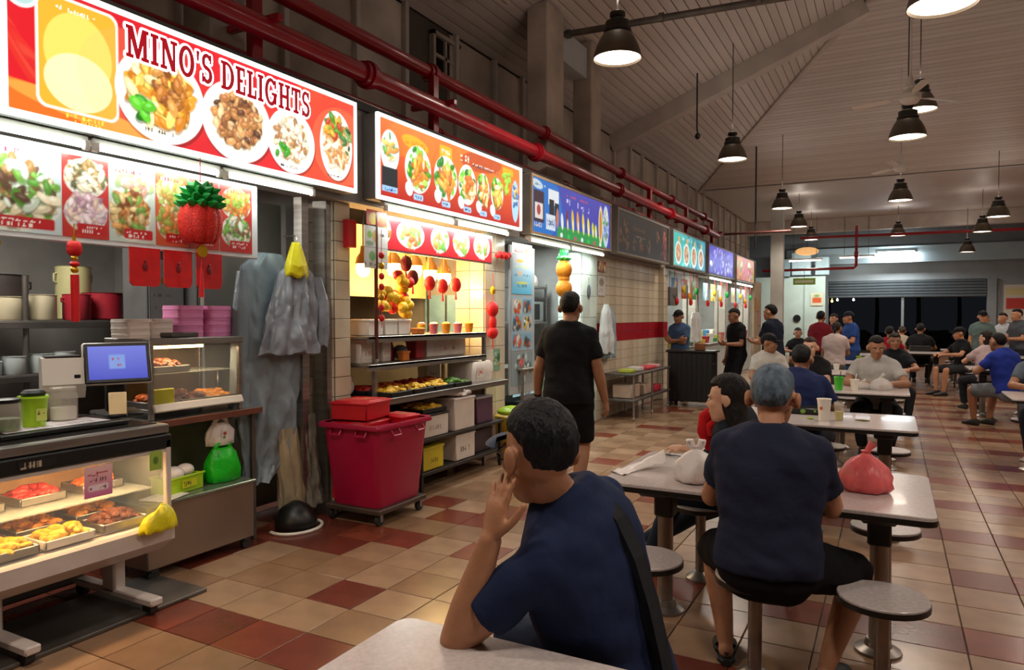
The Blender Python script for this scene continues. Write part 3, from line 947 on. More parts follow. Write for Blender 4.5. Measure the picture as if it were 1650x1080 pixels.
def food_tray(label, loc, w, d, key, seed, rz=0, h=0.045, dish=steel, n=46, sz=0.045):
    t = thing('food_tray', label, 'tray', loc, rz, 'trays of cooked food')
    b = B()
    k = 0.012
    b.cbox((0, 0, 0.006), (w - .02, d - .02, 0.012), 0.004)
    for s_ in (-1, 1):
        b.cbox((s_ * (w / 2 - k / 2), 0, 0.02), (k, d, 0.04), 0.004).cbox((0, s_ * (d / 2 - k / 2), 0.02), (w, k, 0.04), 0.004)
    b.obj('dish', dish, t)
    food_heap(fm[key], w - .04, d - .04, h, n, sz, seed).obj('food', fm[key], t, loc=(0, 0, 0.016))
    return t
dc = thing('display_case', 'warm-lit glass food display case on white legs', 'display case', (-3.68, 1.85, 0))
wht = mat('case_white', '#cfc4be', 0.35, 0, 0.08)
b = B().prism([(-.3, .44), (-.3, .36), (-.18, .28), (.18, .28), (.3, .36), (.3, .44), (.285, .455), (-.285, .455)], (0, -.75, 0), (1, 0, 0), (0, 0, 1), -1.4)
b.obj('base_trough', wht, dc, smooth=False)
for yy in (-.1, .5):
    B().cbox((0, yy, 0.19), (0.11, 0.07, 0.24), 0.012).cbox((0.03, yy, 0.075), (0.66, 0.07, 0.04), 0.008).obj('leg', wht, dc)
    for xx in (-.28, .3):
        B().cyl((xx, yy - .02, 0.035), (xx, yy + .02, 0.035), 0.035, n=14).cbox((xx, yy, 0.05), (0.05, 0.05, 0.02), 0.004).obj('wheel', rubber, dc)
for yy in (-.75, .62):
    for xx in (-.28, .285):
        B().cbox((xx, yy, 0.67), (0.03, 0.03, 0.45), 0.004).obj('corner_post', wht if xx > 0 else steel, dc, smooth=False)
B().cbox((0.29, -.06, 0.655), (0.006, 1.34, 0.38), 0.001).obj('front_glass', glass, dc, smooth=False)
B().cbox((0, .625, 0.655), (0.54, 0.006, 0.38), 0.001).obj('side_glass', glass, dc, smooth=False)
B().cbox((-.02, -.06, 0.63), (0.42, 1.32, 0.008), 0.002).obj('glass_shelf', mat('shelf_glass', '#cfd8d4', 0.08, 0, 0, alpha=0.25), dc, smooth=False)
B().cbox((-.29, -.06, 0.66), (0.012, 1.36, 0.4), 0.003).obj('rear_panel', mat('case_rear', '#b28a62', 0.4, 0.2, 0.1), dc, smooth=False)
B().cbox((0.0, -.06, 0.885), (0.6, 1.4, 0.075), 0.006).obj('header', black, dc, smooth=False)
cc = Canvas(0.16, 0.04, 0.004, '#141414'); cc.marks(.01, .005, .13, .028, 4, '#b9a890')
cc.sheet('header_marking', paper, dc, (0.303, -.12, 0.865))
B().cbox((.285, -.06, 0.838), (0.02, 1.36, 0.018), 0.003).obj('upper_rail', wht, dc, smooth=False)
B().cyl((.2, -.7, 0.825), (.2, .55, 0.825), 0.012).obj('warm_tube', mat('warm_tube', '#ffd9a0', 0.5, 0, 0, emit=14, ecol='#ffc87e'), dc)
area_light('case_light', (.17, -.07, 0.81), 0.04, 11.0, (1, 0.62, 0.28), dc, (0, R(12), 0), 1.25)
B().cbox((-.03, -.06, 0.462), (0.52, 1.34, 0.01), 0.003).obj('deck', steel, dc, smooth=False)
B().cbox((0.05, .15, 0.012), (0.5, 1.4, 0.02), 0.004).obj('floor_frame', dsteel, dc, smooth=False)
k = 0
for yy, xx, key, zz in ((1.72, -3.52, 'yellow', .468), (1.98, -3.52, 'yellow', .468), (2.27, -3.54, 'brown', .468), (1.72, -3.8, 'orange', .468), (2.0, -3.8, 'gold', .468), (2.3, -3.82, 'gold', .468)):
    k += 1
    food_tray('steel tray of %s food, %s of the display case deck' % ({'yellow': 'yellow', 'brown': 'dark glossy', 'orange': 'orange', 'gold': 'golden'}[key], ('front left', 'front middle', 'front right corner', 'rear left', 'rear middle', 'rear right')[k - 1]),
              (xx, yy, zz), 0.2, 0.24, key, k, dish=white_e if k == 2 else steel)
for k, (yy, key) in enumerate(((1.7, 'brown'), (1.98, 'red'), (2.28, 'orange'))):
    food_tray('tray of %s food on the display case glass shelf' % ('brown', 'red chilli', 'crispy orange')[k], (-3.74, yy, .637), 0.2, 0.22, key, 20 + k, h=.04)
cc = Canvas(0.14, 0.15, 0.005, '#e58ab0'); cc.grad('#d873a8', '#f4c9c4', 1); cc.marks(.02, .1, .1, .02, 5, '#b0243a'); cc.marks(.03, .075, .08, .015, 7, '#3a2a2a'); cc.rrect(.02, .03, .12, .06, .01, '#f7e3ea'); cc.marks(.03, .035, .08, .015, 7, '#7a2a4a')
tn = thing('notice_card', 'pink printed notice stuck to display case glass', 'notice', (0, 0, 0)); cc.sheet('card', paper, tn, (-3.382, 2.02, 0.675))
cc = Canvas(0.07, 0.1, 0.005, '#9ab84a'); cc.ell(.035, .05, .015, .02, '#5a7a2a')
tn = thing('notice_card', 'small green sticker at display case corner', 'notice', (0, 0, 0)); cc.sheet('card', paper, tn, (-3.382, 2.36, 0.745))
yc = B().lathe([(.8, 0), (1.0, .004), (1.0, .02), (.93, .05), (.75, .085), (.45, .108), (.15, .115)], (0, 0, 0), 48,
               lambda r, z, t: V((r * .05 * (1 + .12 * math.sin(5 * t)) * math.cos(t), r * .105 * (1 + .05 * math.sin(7 * t + 1)) * math.sin(t), z * (1 + .18 * math.sin(t + .6)) + .006 * math.sin(9 * t) * r)))
tag(yc.obj('yellow_cloth', ybag, None, (-3.345, 2.38, 0.44), ang=80), 'bright yellow crumpled cloth on display case front ledge', 'cloth')
# counter top over the case
ct = thing('steel_counter', 'long steel counter slab with dark top over the display case', 'counter', (-3.78, 1.7, 0.925))
B().cbox((0, 0, 0.025), (0.76, 1.58, 0.05), 0.006).obj('slab', steel, ct, smooth=False)
B().cbox((-.02, 0, 0.052), (0.68, 1.52, 0.006), 0.002).obj('dark_surface', mat('counter_dark_gloss', '#2a2827', 0.15, 0, 0.2, 3), ct, smooth=False)
B().cbox((-.3, 0, -.44), (0.1, 1.4, 0.88), 0.01).obj('rear_support', dsteel, ct, smooth=False)
Zc = 0.982
mt = thing('serving_mat', 'black serving board with printed paper on the counter', 'mat', (-3.72, 2.05, Zc))
B().cbox((0, 0, 0.012), (0.36, 0.62, 0.024), 0.005).obj('board', black, mt)
cc = Canvas(0.5, 0.22, 0.01, '#d8cfd2'); cc.marks(.05, .05, .4, .04, 12, '#a08a92')
cc.sheet('paper_sheet', paper, mt, (0.13, -.26, 0.0255), (0, 1, 0), (-1, 0, 0))
def jar(label, loc, r, h, m, lidm, lid=True, content=None):
    t = thing('jar', label, 'jar', loc)
    B().lathe([(0.0005, 0), (r * .92, 0), (r, .01), (r, h * .82), (r * .88, h * .9), (r * .88, h * .94), (r * .8, h * .94), (0.0005, h * .93)], n=24).obj('jar_body', m, t)
    if lid:
        B().lathe([(r * .92, h * .9), (r * .95, h * .92), (r * .95, h), (r * .85, h * 1.02), (0.0005, h * 1.03)], n=24).obj('lid', lidm, t)
    if content:
        B().lathe([(0.0005, .005), (r * .85, .006), (r * .9, .02), (r * .9, h * .4), (0.0005, h * .42)], n=20).obj('contents', content, t)
    return t
limeg = mat('lime_plastic', '#a6d01c', 0.35, 0, 0.06)
gt = thing('lime_tub', 'lime green tub with black lid on the counter', 'tub', (-3.72, 1.98, Zc + .026))
B().lathe([(0.0005, 0), (.05, 0), (.062, .13), (.068, .14), (.066, .15), (.056, .145), (0.0005, .14)], n=24).obj('tub_body', limeg, gt)
B().lathe([(.05, .143), (.055, .165), (.04, .178), (0.0005, .18)], n=20).obj('lid', black, gt)
cc = Canvas(.05, .06, .004, '#c9d86a'); cc.marks(.008, .03, .035, .02, 3, '#7a2a2a'); cc.sheet('sticker', paper, gt, (.0605, -.02, .03))
cl_jar = mat('jar_plastic', '#d8cdbf', 0.1, 0, 0, alpha=0.35)
jar('clear jar with white label next to lime tub', (-3.8, 2.17, Zc + .026), .065, .17, cl_jar, cl_jar, True, white_p)
jar('clear jar with brown contents behind lime tub', (-3.95, 2.18, Zc + .008), .06, .17, cl_jar, cl_jar, True, fm['brown'])
jar('dark lidded jar at the photo left edge', (-3.66, 1.83, Zc + .026), .06, .15, cl_jar, black, True, fm['green'])
# till
ps = thing('sales_terminal', 'white till with tilted touch screen showing blue screen', 'till', (-3.86, 2.5, Zc), R(-24))
mm = Matrix.Rotation(R(14), 3, 'Y') @ Matrix.Rotation(0, 3, 'Z')
mm = Matrix.Rotation(R(-18), 3, 'Y')
B().cbox((0.02, 0, 0.3), (0.035, 0.34, 0.24), 0.01, m=mm).obj('screen_back', white_p, ps)
B().cbox((0.04, 0, 0.305), (0.014, 0.33, 0.23), 0.006, m=mm).obj('bezel', black, ps)
cc = Canvas(.29, .19, .005, '#4a55d8'); cc.grad('#4450d0', '#7a86ee', 1); cc.rrect(.1, .06, .18, .14, .004, '#86a8f0'); cc.marks(.115, .11, .05, .012, 4, '#b8506a'); cc.marks(.115, .075, .05, .012, 4, '#a85a7a')
u_, w_ = mm @ V((0, 1, 0)), mm @ V((0, 0, 1))
o_ = mm @ V((.0085, 0, 0)) + V((0.04, 0, 0.305)) - u_ * .145 - w_ * .095
cc.sheet('screen', print_mat('screen_glow', 0.8), ps, o_, u_, w_)
B().cbox((-.05, 0, 0.14), (0.09, 0.1, 0.26), 0.015).cbox((-.03, 0, 0.015), (0.24, 0.24, 0.03), 0.01).obj('stand', black, ps)
pr_ = thing('receipt_printer', 'cream wedge-shaped receipt printer behind the till screen', 'printer', (-4.0, 2.28, Zc), R(-24))
B().prism([(-.1, .12), (.06, .12), (.11, .2), (.07, .34), (-.08, .34)], (0, -.1, 0), (1, 0, 0), (0, 0, 1), -.2).obj('printer_body', white_p, pr_, smooth=False)
B().cbox((0, 0, .345), (.12, .17, .012), .004).cbox((.098, .06, .24), (.012, .03, .02), .003).obj('paper_slot', black, pr_)
B().cyl((0, 0, 0), (0, 0, .13), 0.035).obj('pedestal', black, pr_)
cs = thing('price_card', 'small yellow card on stand below till screen', 'card', (-3.64, 2.36, Zc + .026), R(-30))
mm = Matrix.Rotation(R(-15), 3, 'Y')
B().cbox((0, 0, .075), (.008, .085, .12), .003, m=mm).obj('card_face', mat('card_cream', '#f0cf9a', 0.4, 0, 0.1), cs)
B().cbox((-.02, 0, .008), (.08, .09, .016), .004).obj('card_base', black, cs)
# second counter with warm case
c2 = thing('rear_counter', 'reddish edged steel counter beside the till', 'counter', (-4.1, 3.08, 0.9))
B().cbox((0, 0, 0), (0.5, 0.9, 0.035), 0.004).obj('slab', steel, c2, smooth=False)
B().cbox((0.252, 0.02, 0), (0.012, 0.88, 0.04), 0.002).obj('front_edge', mat('brown_edge', '#7a4a3c', 0.4, 0.4), c2, smooth=False)
for xx, yy in ((.2, .42), (-.2, .42), (-.2, -.42)):
    B().cbox((xx, yy, -.46), (.03, .03, .88), .004).obj('leg', dsteel, c2, smooth=False)
B().cbox((-.22, 0, -.25), (.02, .84, .46), .003).obj('rear_sheet', mat('green_grey_sheet', '#5a6650', 0.5, 0.2, 0.2), c2, smooth=False)
w2 = thing('warming_case', 'upper steel-framed warming case with fried food', 'display case', (-4.12, 3.08, 0.92))
for xx in (-.2, .2):
    for yy in (-.33, .33):
        B().cbox((xx, yy, .24), (.028, .028, .48), .003).obj('corner_post', steel, w2, smooth=False)
B().cbox((0, 0, .47), (.44, .7, .045), .005).obj('case_top', steel, w2, smooth=False)
B().cbox((.19, 0, .25), (.005, .62, .38), .001).obj('front_glass', glass, w2, smooth=False)
B().cbox((-.21, 0, .25), (.01, .66, .42), .002).obj('rear_panel', mat('case_rear_dark', '#6a5230', 0.3, 0.4, 0.3), w2, smooth=False)
B().cbox((0, 0, .05), (.4, .64, .02), .003).obj('deck', steel, w2, smooth=False)
B().cbox((0, 0, .27), (.3, .62, .006), .001).obj('glass_shelf', MATS['shelf_glass'], w2, smooth=False)
B().cbox((.225, 0, .07), (.02, .66, .05), .004, m=Matrix.Rotation(R(-25), 3, 'Y')).obj('price_rail', white_p, w2, smooth=False)
B().cyl((.12, -.28, .435), (.12, .1, .435), .01).obj('warm_tube', MATS['warm_tube'], w2)
area_light('case_light', (.1, 0, .425), .04, 3.0, (1, .72, .4), w2, (0, 0, 0), .55)
for k, (yy, key) in enumerate(((2.86, 'orange'), (3.08, 'brown'), (3.29, 'gold'))):
    food_tray('dark tray of %s pieces in the upper warming case' % ('orange', 'brown', 'golden')[k], (-4.06, yy, .982), .26, .2, key, 40 + k, dish=dsteel, h=.05)
food_tray('shelf tray of brown pieces in the upper warming case', (-4.1, 2.95, 1.195), .22, .26, 'brown', 47, dish=dsteel)
bx = thing('tissue_box', 'yellow green carton inside the warming case', 'box', (-4.0, 2.84, 1.02)); bx.location = (-3.935, 2.83, .982)
B().cbox((0, 0, .06), (.03, .16, .12), .004).obj('carton', mat('olive_carton', '#a9a42a', 0.5, 0, 0.1), bx)
# foam boxes stacked on the warming case
pinkf = mat('pink_foam', '#e58cc0', 0.55, 0, 0.05, 30)
whitef = mat('white_foam', '#ddd2c8', 0.55, 0, 0.05, 30)
def foam_me(w, d, h):
    return B().add(*_foam(w, d, h)).mesh('foam_box')
def _foam(w, d, h):
    rs = []
    for sc, z in ((.965, 0), (.98, h * .46), (1.0, h * .48), (1.0, h * .54), (.985, h * .56), (.965, h * .985)):
        n_ = 20
        ring = []
        for i in range(n_):
            t = 2 * PI * i / n_
            cx, cy = math.cos(t), math.sin(t)
            e = 0.35
            ring.append((w / 2 * sc * math.copysign(abs(cx) ** e, cx), d / 2 * sc * math.copysign(abs(cy) ** e, cy), z))
        rs.append(ring)
    bb = B().rings(rs)
    return bb.v, bb.f
ORD = ['bottom', 'second', 'third', 'fourth', 'fifth', 'sixth', 'seventh', 'eighth', 'ninth']
def stack(x, y, z, n_, me, m, h, lab, grp, jit=.004):
    for k in range(n_):
        o = bpy.data.objects.new('foam_box', me)
        COL.objects.link(o)
        o.location = (x + (random.random() - .5) * jit, y + (random.random() - .5) * jit, z + k * h)
        if not me.materials:
            me.materials.append(m)
        tag(o, '%s foam box, %s of %s' % (lab[0], ORD[k] if k < n_ - 1 else 'topmost', lab[1]), 'box', grp)
pm_ = foam_me(.2, .2, .052)
pw_ = foam_me(.19, .165, .04)
ZT = .92 + .4925
stack(-4.12, 3.13, ZT, 4, pm_, pinkf, .051, ('pink', 'the left pink stack'), 'pink foam boxes')
stack(-4.1, 3.34, ZT, 4, pm_, pinkf, .051, ('pink', 'the right pink stack'), 'pink foam boxes')
stack(-4.12, 2.76, ZT, 3, pw_, whitef, .039, ('white', 'the white stack nearest the till'), 'white foam boxes by the till')
stack(-4.13, 2.93, ZT, 3, pw_, whitef, .039, ('white', 'the white stack towards the pink boxes'), 'white foam boxes by the till')
tag(B().cbox((-4.0, 3.0, ZT + .018), (.14, .2, .03), .006).obj('condiment_tray', dsteel), 'flat dark tray between white and pink foam boxes', 'tray')
# low steel cabinet
lc = thing('steel_cabinet', 'low brown steel cabinet on wheels with bags on top', 'cabinet', (-4.02, 3.0, 0))
B().cbox((0, 0, .255), (.5, .78, .37), .006).obj('cabinet_body', mat('warm_steel', '#8d7d70', 0.3, 0.7, 0.15, 3), lc, smooth=False)
B().cbox((0, 0, .445), (.52, .8, .02), .004).obj('cabinet_top', mat('green_tint_steel', '#7f8a7a', 0.25, 0.6, 0.15, 3), lc, smooth=False)
for xx in (-.2, .22):
    for yy in (-.34, .34):
        B().cyl((xx - .015, yy, .035), (xx + .015, yy, .035), .035, n=14).cbox((xx, yy, .06), (.05, .05, .02), .004).obj('wheel', rubber, lc)
bk = thing('plastic_basket', 'lime basket of wrapped bags on the low cabinet', 'basket', (-3.93, 2.93, .456), R(8))
b = B()
for s_ in (-1, 1):
    b.cbox((s_ * .075, 0, .05), (.008, .26, .1), .003, m=Matrix.Rotation(s_ * .12, 3, 'Y')).cbox((0, s_ * .13, .05), (.155, .008, .1), .003)
b.cbox((0, 0, .006), (.15, .26, .012), .003).cbox((.083, 0, .1), (.014, .28, .012), .003).cbox((-.083, 0, .1), (.014, .28, .012), .003)
b.obj('basket_body', limeg, bk)
B().ell((0, -.04, .11), (.06, .08, .05), 16).ell((0, .06, .12), (.05, .06, .04), 16).obj('wrapping', wbag, bk, ang=80)
cc = Canvas(.12, .05, .005, '#c2c81f'); cc.marks(.01, .01, .1, .03, 6, '#4a4a1a'); cc.sheet('label_print', paper, bk, (.089, -.05, .03))
tag(B().cbox((-3.85, 2.78, .461), (.18, .22, .008), .003, rz=.3).obj('folded_cloth', white_p), 'folded white cloth on the low cabinet edge', 'cloth')
def simple_bag(label, loc, m, w, d, h, seed, fn_top=.35, name='plastic_bag', rz=0, handles=True):
    t = thing(name, label, 'bag', loc, rz)
    prof = [(.42, 0), (.5, .02), (.53, .3), (.5, .6), (.4, .82), (fn_top, .95), (fn_top * .9, 1.0)]
    def fn(r, z, tt):
        q_ = V((math.cos(tt) * 2.2, math.sin(tt) * 2.2, z * 3 + seed))
        k_ = 1 + .2 * mnoise.noise(q_) + .1 * mnoise.noise(q_ * 2.7)
        return V((r * k_ * d * math.cos(tt), r * k_ * w * math.sin(tt), z * h))
    B().lathe(prof, (0, 0, 0), 40, fn).obj('body', m, t, ang=80)
    if handles:
        for s_ in (-1, 1):
            B().tube([(0, s_ * w * .22, h * .95), (.01, s_ * w * .2, h * 1.12), (0, s_ * w * .05, h * 1.2)], [.02, .013, .012], 8).obj('handle', m, t, ang=80)
    return t
simple_bag('bright green plastic bag on the low cabinet', (-3.92, 3.26, .456), gbag, .24, .16, .22, 4, .32)
wb = simple_bag('white printed plastic bag hanging over the green bag', (-3.95, 3.27, .69), wbag, .2, .1, .15, 8, .3)
cc = Canvas(.05, .06, .005, '#e6ddd6'); cc.ell(.025, .04, .014, .012, '#a8402f'); cc.ell(.02, .015, .012, .01, '#3f8a3a'); cc.sheet('bag_print', paper, wb, (.053, -.03, .04))
# hanging ornaments of stall one
redf = mat('red_felt', '#d20f12', 0.55, 0, 0.1, 20)
goldm = mat('gold_foil', '#d9a520', 0.3, 0.7, 0.15)
pa = thing('pineapple_ornament', 'red paper pineapple with green crown hanging before the menu', 'ornament', (-3.6, 2.86, 1.63))
b = B()
for k in range(9):
    a = 2 * PI * k / 9
    b.ell((.056 * math.cos(a), .066 * math.sin(a), .465), (.062, .062, .125), 14)
b.ell((0, 0, .465), (.09, .1, .13), 16)
b.obj('pineapple_body', mat('red_honeycomb', '#d81c0c', 0.6, 0, 0.25, 90, 0.6, 120), pa)
gl_ = mat('green_foil', '#0f8a35', 0.4, 0, 0.2)
for ring, (nn, rad, z, ln) in enumerate(((11, .14, .575, .02), (10, .13, .61, .05), (9, .105, .65, .09), (6, .06, .68, .13))):
    b = B()
    for k in range(nn):
        a = 2 * PI * k / nn + ring * .35
        d_ = V((math.cos(a), math.sin(a), 0))
        b.tube([d_ * .02 + V((0, 0, z - .03)), d_ * rad * .7 + V((0, 0, z)), d_ * (rad + .01) + V((0, 0, z + ln * .2))], [.016, .03, .002], 6)
    b.obj('crown_leaves', gl_, pa)
B().cyl((0, 0, .2), (0, 0, .862), .003, n=5).obj('cord', redf, pa)
B().cyl((.004, 0, .3), (.016, 0, .3), .036, n=24).obj('coin', goldm, pa)
B().cyl((0, 0, .03), (0, 0, .2), .016, .008, n=10).obj('tassel', redf, pa)
for k, yy in enumerate((2.475, 2.685, 2.9)):
    t = thing('red_packet', 'red square paper packet under the menu board, %s' % ('first from left', 'middle', 'behind pineapple tassel')[k], 'ornament', (-3.7, yy, 1.715), 0, 'red packets hung in a row')
    B().prism([(0, .02), (.02, 0), (.17, 0), (.185, .03), (.185, .215), (0, .215)], (0, 0, 0), (0, 1, 0), (0, 0, 1), .008).obj('packet', redf, t, smooth=False)
    B().ell((.01, .09, .11), (.003, .018, .025), 10).ell((.01, .09, .14), (.003, .01, .01), 8).obj('stamp', mat('dark_red_stamp', '#7a0a10', 0.5), t)
kt = thing('knot_ornament', 'red and gold knot with long tassel hanging at left', 'ornament', (-3.7, 2.18, 1.5))
B().cyl((0, 0, .02), (0, 0, .26), .02, n=10).obj('tassel', redf, kt)
B().ell((0, 0, .285), (.016, .02, .018), 10).obj('gold_bead', goldm, kt)
B().ell((0, 0, .345), (.014, .018, .014), 10).obj('gold_bead', goldm, kt)
B().ell((0, 0, .315), (.02, .026, .016), 10).ell((0, 0, .395), (.02, .045, .035), 12, Matrix.Rotation(.8, 3, 'X')).ell((0, 0, .395), (.02, .045, .035), 12, Matrix.Rotation(-.8, 3, 'X')).obj('knot', redf, kt)
B().cyl((0, 0, .43), (0, 0, .46), .008).cyl((0, 0, .46), (0, 0, .52), .003).obj('cord', goldm, kt)
# menu board of stall one
mb = thing('menu_board', 'long white-framed board of meal photos under the red sign', 'menu board', (0, 0, 0))
B().cbox((-3.735, 2.44, 2.165), (.03, 1.92, .48), .006).obj('board_frame', mat('board_white', '#d9dde0', 0.35, 0, 0.05), mb, smooth=False)
ye = [1.5, 2.13, 2.38, 2.65, 2.87, 3.09, 3.35]
pals = [['#d8e2d0', '#7ab04a', '#e8d8b8', '#a5764a', '#5f9a3a', '#6a4a3a'], ['#c99d6a', '#e8d8b8', '#8a6a3a', '#f0e6d0', '#5a5a3a'], ['#8a4a26', '#b5703a', '#d99a5a', '#7aa04a', '#e0c08a'],
        ['#d8b878', '#a8b85a', '#e8d8a8', '#b5803a'], ['#c98a4a', '#e8d0a0', '#8aa84a'], ['#d98a3a', '#c9602a', '#e8c070', '#7a9a3a']]
for k in range(6):
    w = ye[k + 1] - ye[k] - .006
    c = Canvas(w, .42, .006, ['#c6d4d6', '#c03a36', '#c4cfc4', '#c85a3a', '#b8453a', '#c23a34'][k])
    if k == 0:
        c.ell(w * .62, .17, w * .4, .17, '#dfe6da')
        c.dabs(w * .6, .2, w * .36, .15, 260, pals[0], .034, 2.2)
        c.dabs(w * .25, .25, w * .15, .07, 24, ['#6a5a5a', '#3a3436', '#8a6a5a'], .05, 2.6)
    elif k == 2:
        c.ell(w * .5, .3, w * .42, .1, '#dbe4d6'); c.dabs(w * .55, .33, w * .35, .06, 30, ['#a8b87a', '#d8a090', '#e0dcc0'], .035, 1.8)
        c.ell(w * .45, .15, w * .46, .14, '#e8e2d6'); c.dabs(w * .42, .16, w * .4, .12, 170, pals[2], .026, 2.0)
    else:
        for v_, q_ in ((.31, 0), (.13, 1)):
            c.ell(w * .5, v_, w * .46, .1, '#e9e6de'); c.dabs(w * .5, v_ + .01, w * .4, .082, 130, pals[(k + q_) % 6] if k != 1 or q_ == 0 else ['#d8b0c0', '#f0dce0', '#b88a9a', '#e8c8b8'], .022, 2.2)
    c.rrect(w * .3, .02, w * .95, .075, .01, '#c02a2e'); c.marks(w * .36, .05, w * .5, .015, 10, '#f4e6e2'); c.marks(w * .4, .028, w * .4, .014, 8, '#f4e6e2')
    if k in (0, 2, 3, 5):
        c.marks(w * .12, .375, w * .6, .025, 8, '#b02a4a')
    c.sheet('menu_photo', gloss, mb, (-3.718, ye[k] + .003, 1.955))
# rear of stall one: shelves, pots, cabinet with notices
rk = thing('steel_shelf_rack', 'dark steel rack of pots at the back of red sign stall', 'shelf', (-5.9, 3.0, 0))
for z in (1.1, 1.5, .55):
    B().cbox((0, 0, z), (.5, 2.3, .03), .004).cbox((.245, 0, z - .02), (.02, 2.3, .05), .003).obj('shelf', dsteel, rk, smooth=False)
for yy in (-1.13, -.02, 1.13):
    for xx in (-.22, .22):
        B().cyl((xx, yy, 0), (xx, yy, 1.85), .02, n=10).obj('post', dsteel, rk)
def pot(label, loc, r, h, m, handles=True, lid=None, cat='pot', name='cooking_pot'):
    t = thing(name, label, cat, loc)
    B().lathe([(0.0005, 0), (r * .92, 0), (r, .012), (r, h), (r * 1.04, h + .004), (r * .96, h + .006), (r * .95, h * .8), (0.0005, h * .78)], n=24).obj('pot_body', m, t)
    if handles:
        for s_ in (-1, 1):
            B().tube([(0, s_ * r * .98, h * .7), (0, s_ * r * 1.2, h * .72), (0, s_ * r * 1.2, h * .86), (0, s_ * r * .98, h * .88)], .008, 6).obj('handle', m, t)
    if lid:
        B().lathe([(r * 1.02, h + .005), (r * .6, h + .03), (.02, h + .04), (.02, h + .06), (0.0005, h + .065)], n=24).obj('lid', lid, t)
creamp = mat('cream_tub', '#b8ae92', 0.5, 0, 0.08)
redpot = mat('red_enamel', '#9a2430', 0.35, 0, 0.12)
alu = mat('aluminium', '#b4b7ba', 0.35, 0.85, 0.12)
pot('cream tub farthest left on the upper rack shelf', (-5.8, 2.92, 1.516), .11, .17, creamp, False)
pot('second cream tub on the upper rack shelf', (-5.78, 3.15, 1.516), .1, .19, creamp, False)
pot('small red enamel pot beside cream tubs', (-5.75, 3.4, 1.516), .1, .2, redpot)
pot('wide red enamel pot in the middle of upper shelf', (-5.85, 3.68, 1.516), .16, .22, redpot)
pot('tall pale yellow stock pot behind the red pots', (-6.05, 3.55, 1.516), .13, .44, mat('pale_yellow_enamel', '#b9b483', 0.4, 0, 0.1))
pot('small aluminium saucepan on the upper shelf', (-5.72, 3.9, 1.516), .07, .12, alu)
pot('aluminium pot at the right end of upper shelf', (-5.75, 4.06, 1.516), .1, .16, alu)
pot('dark wok lying behind left pots', (-6.0, 2.95, 1.516), .2, .34, mat('dark_iron', '#38302e', 0.5, 0.4, 0.2), True)
bowlm = mat('white_bowl', '#b9c4c4', 0.3, 0, 0.05)
for k, (yy, h) in enumerate(((2.75, .1), (2.93, .13), (3.1, .14), (3.28, .15))):
    pot('pale bowl stack, %s on the lower rack shelf' % ('small first', 'second', 'third', 'last')[k], (-5.74, yy, 1.116), .085, h, bowlm, False, cat='bowls', name='bowl_stack')
pot('steel basin on the lower rack shelf', (-5.75, 3.62, 1.116), .14, .1, alu, False, cat='basin', name='basin')
pot('small white cup stack by the rack end', (-5.8, 4.0, 1.116), .07, .2, bowlm, False, cat='bowls', name='bowl_stack')
kb = thing('garland_bundle', 'red and yellow festive bundle hanging at the left edge', 'ornament', (-5.0, 2.28, 1.75))
for k in range(7):
    B().ell((random.uniform(-.1, .1), random.uniform(-.16, .16), random.uniform(0, .36)), (.07, .08, .07), 10).obj('bauble', redf if k % 3 else goldm, kb)
for nm, (x0, x1, y0, y1) in {'nearer': (-5.5, -5.2, 3.62, 3.95), 'farther': (-5.35, -5.05, 3.96, 4.27)}.items():
    t = thing('steel_locker', 'grey steel upright cabinet at the rear, the %s one' % nm, 'cabinet', (0, 0, 0))
    B().cbox(((x0 + x1) / 2, (y0 + y1) / 2, 1.1), (x1 - x0, y1 - y0, 2.2), .008).obj('cabinet_body', mat('locker_grey', '#6f7070', 0.45, 0.4, 0.15), t, smooth=False)
    B().cbox((x1 + .004, (y0 + y1) / 2, 1.35), (.01, y1 - y0 - .04, 1.5), .003).obj('door', mat('locker_door', '#77797a', 0.4, 0.4, 0.12), t, smooth=False)
def sheet_thing(label, cv, o, u=(0, 1, 0), w=(0, 0, 1), name='notice_sheet', m=paper, cat='notice', curl=None):
    t = thing(name, label, cat, (0, 0, 0))
    cv.sheet('sheet', m, t, o, u, w, curl)
    return t
c = Canvas(.3, .5, .012, '#c3cfd4'); c.ell(.06, .4, .03, .03, '#4a4a52'); c.ell(.14, .33, .06, .03, '#c9a86a'); c.ell(.24, .37, .03, .06, '#4a3a2a'); c.marks(.03, .2, .2, .03, 8, '#8aa0a8'); c.marks(.03, .1, .2, .03, 8, '#8aa0a8')
sheet_thing('pale blue printed notice on the nearer steel cabinet', c, (-5.18, 3.64, 1.5))
c = Canvas(.26, .3, .012, '#c6bcb6'); c.marks(.04, .06, .03, .2, 1, '#5a4a48'); c.marks(.12, .15, .1, .1, 3, '#8a4a42'); c.ell(.22, .26, .02, .02, '#5a504c')
sheet_thing('off-white handwritten notice on the farther steel cabinet', c, (-5.03, 3.98, 1.62))
# steel door leaf and jamb by the raincoats
struct(B().span((-4.42, 3.5, 0.05), (-4.38, 4.24, 2.44)), 'door_2', mat('door_grey', '#8c8780', 0.45, 0.3, 0.15, 2))
B().cbox((-4.365, 3.6, 1.05), (.03, .03, .2), .006).obj('handle', steel, bpy.data.objects['door_2'])
struct(B().span((-3.98, 3.98, 0), (-3.9, 4.05, 2.44)).span((-4.0, 4.2, 0), (-3.86, 4.25, 2.44)), 'trim_10', steel)
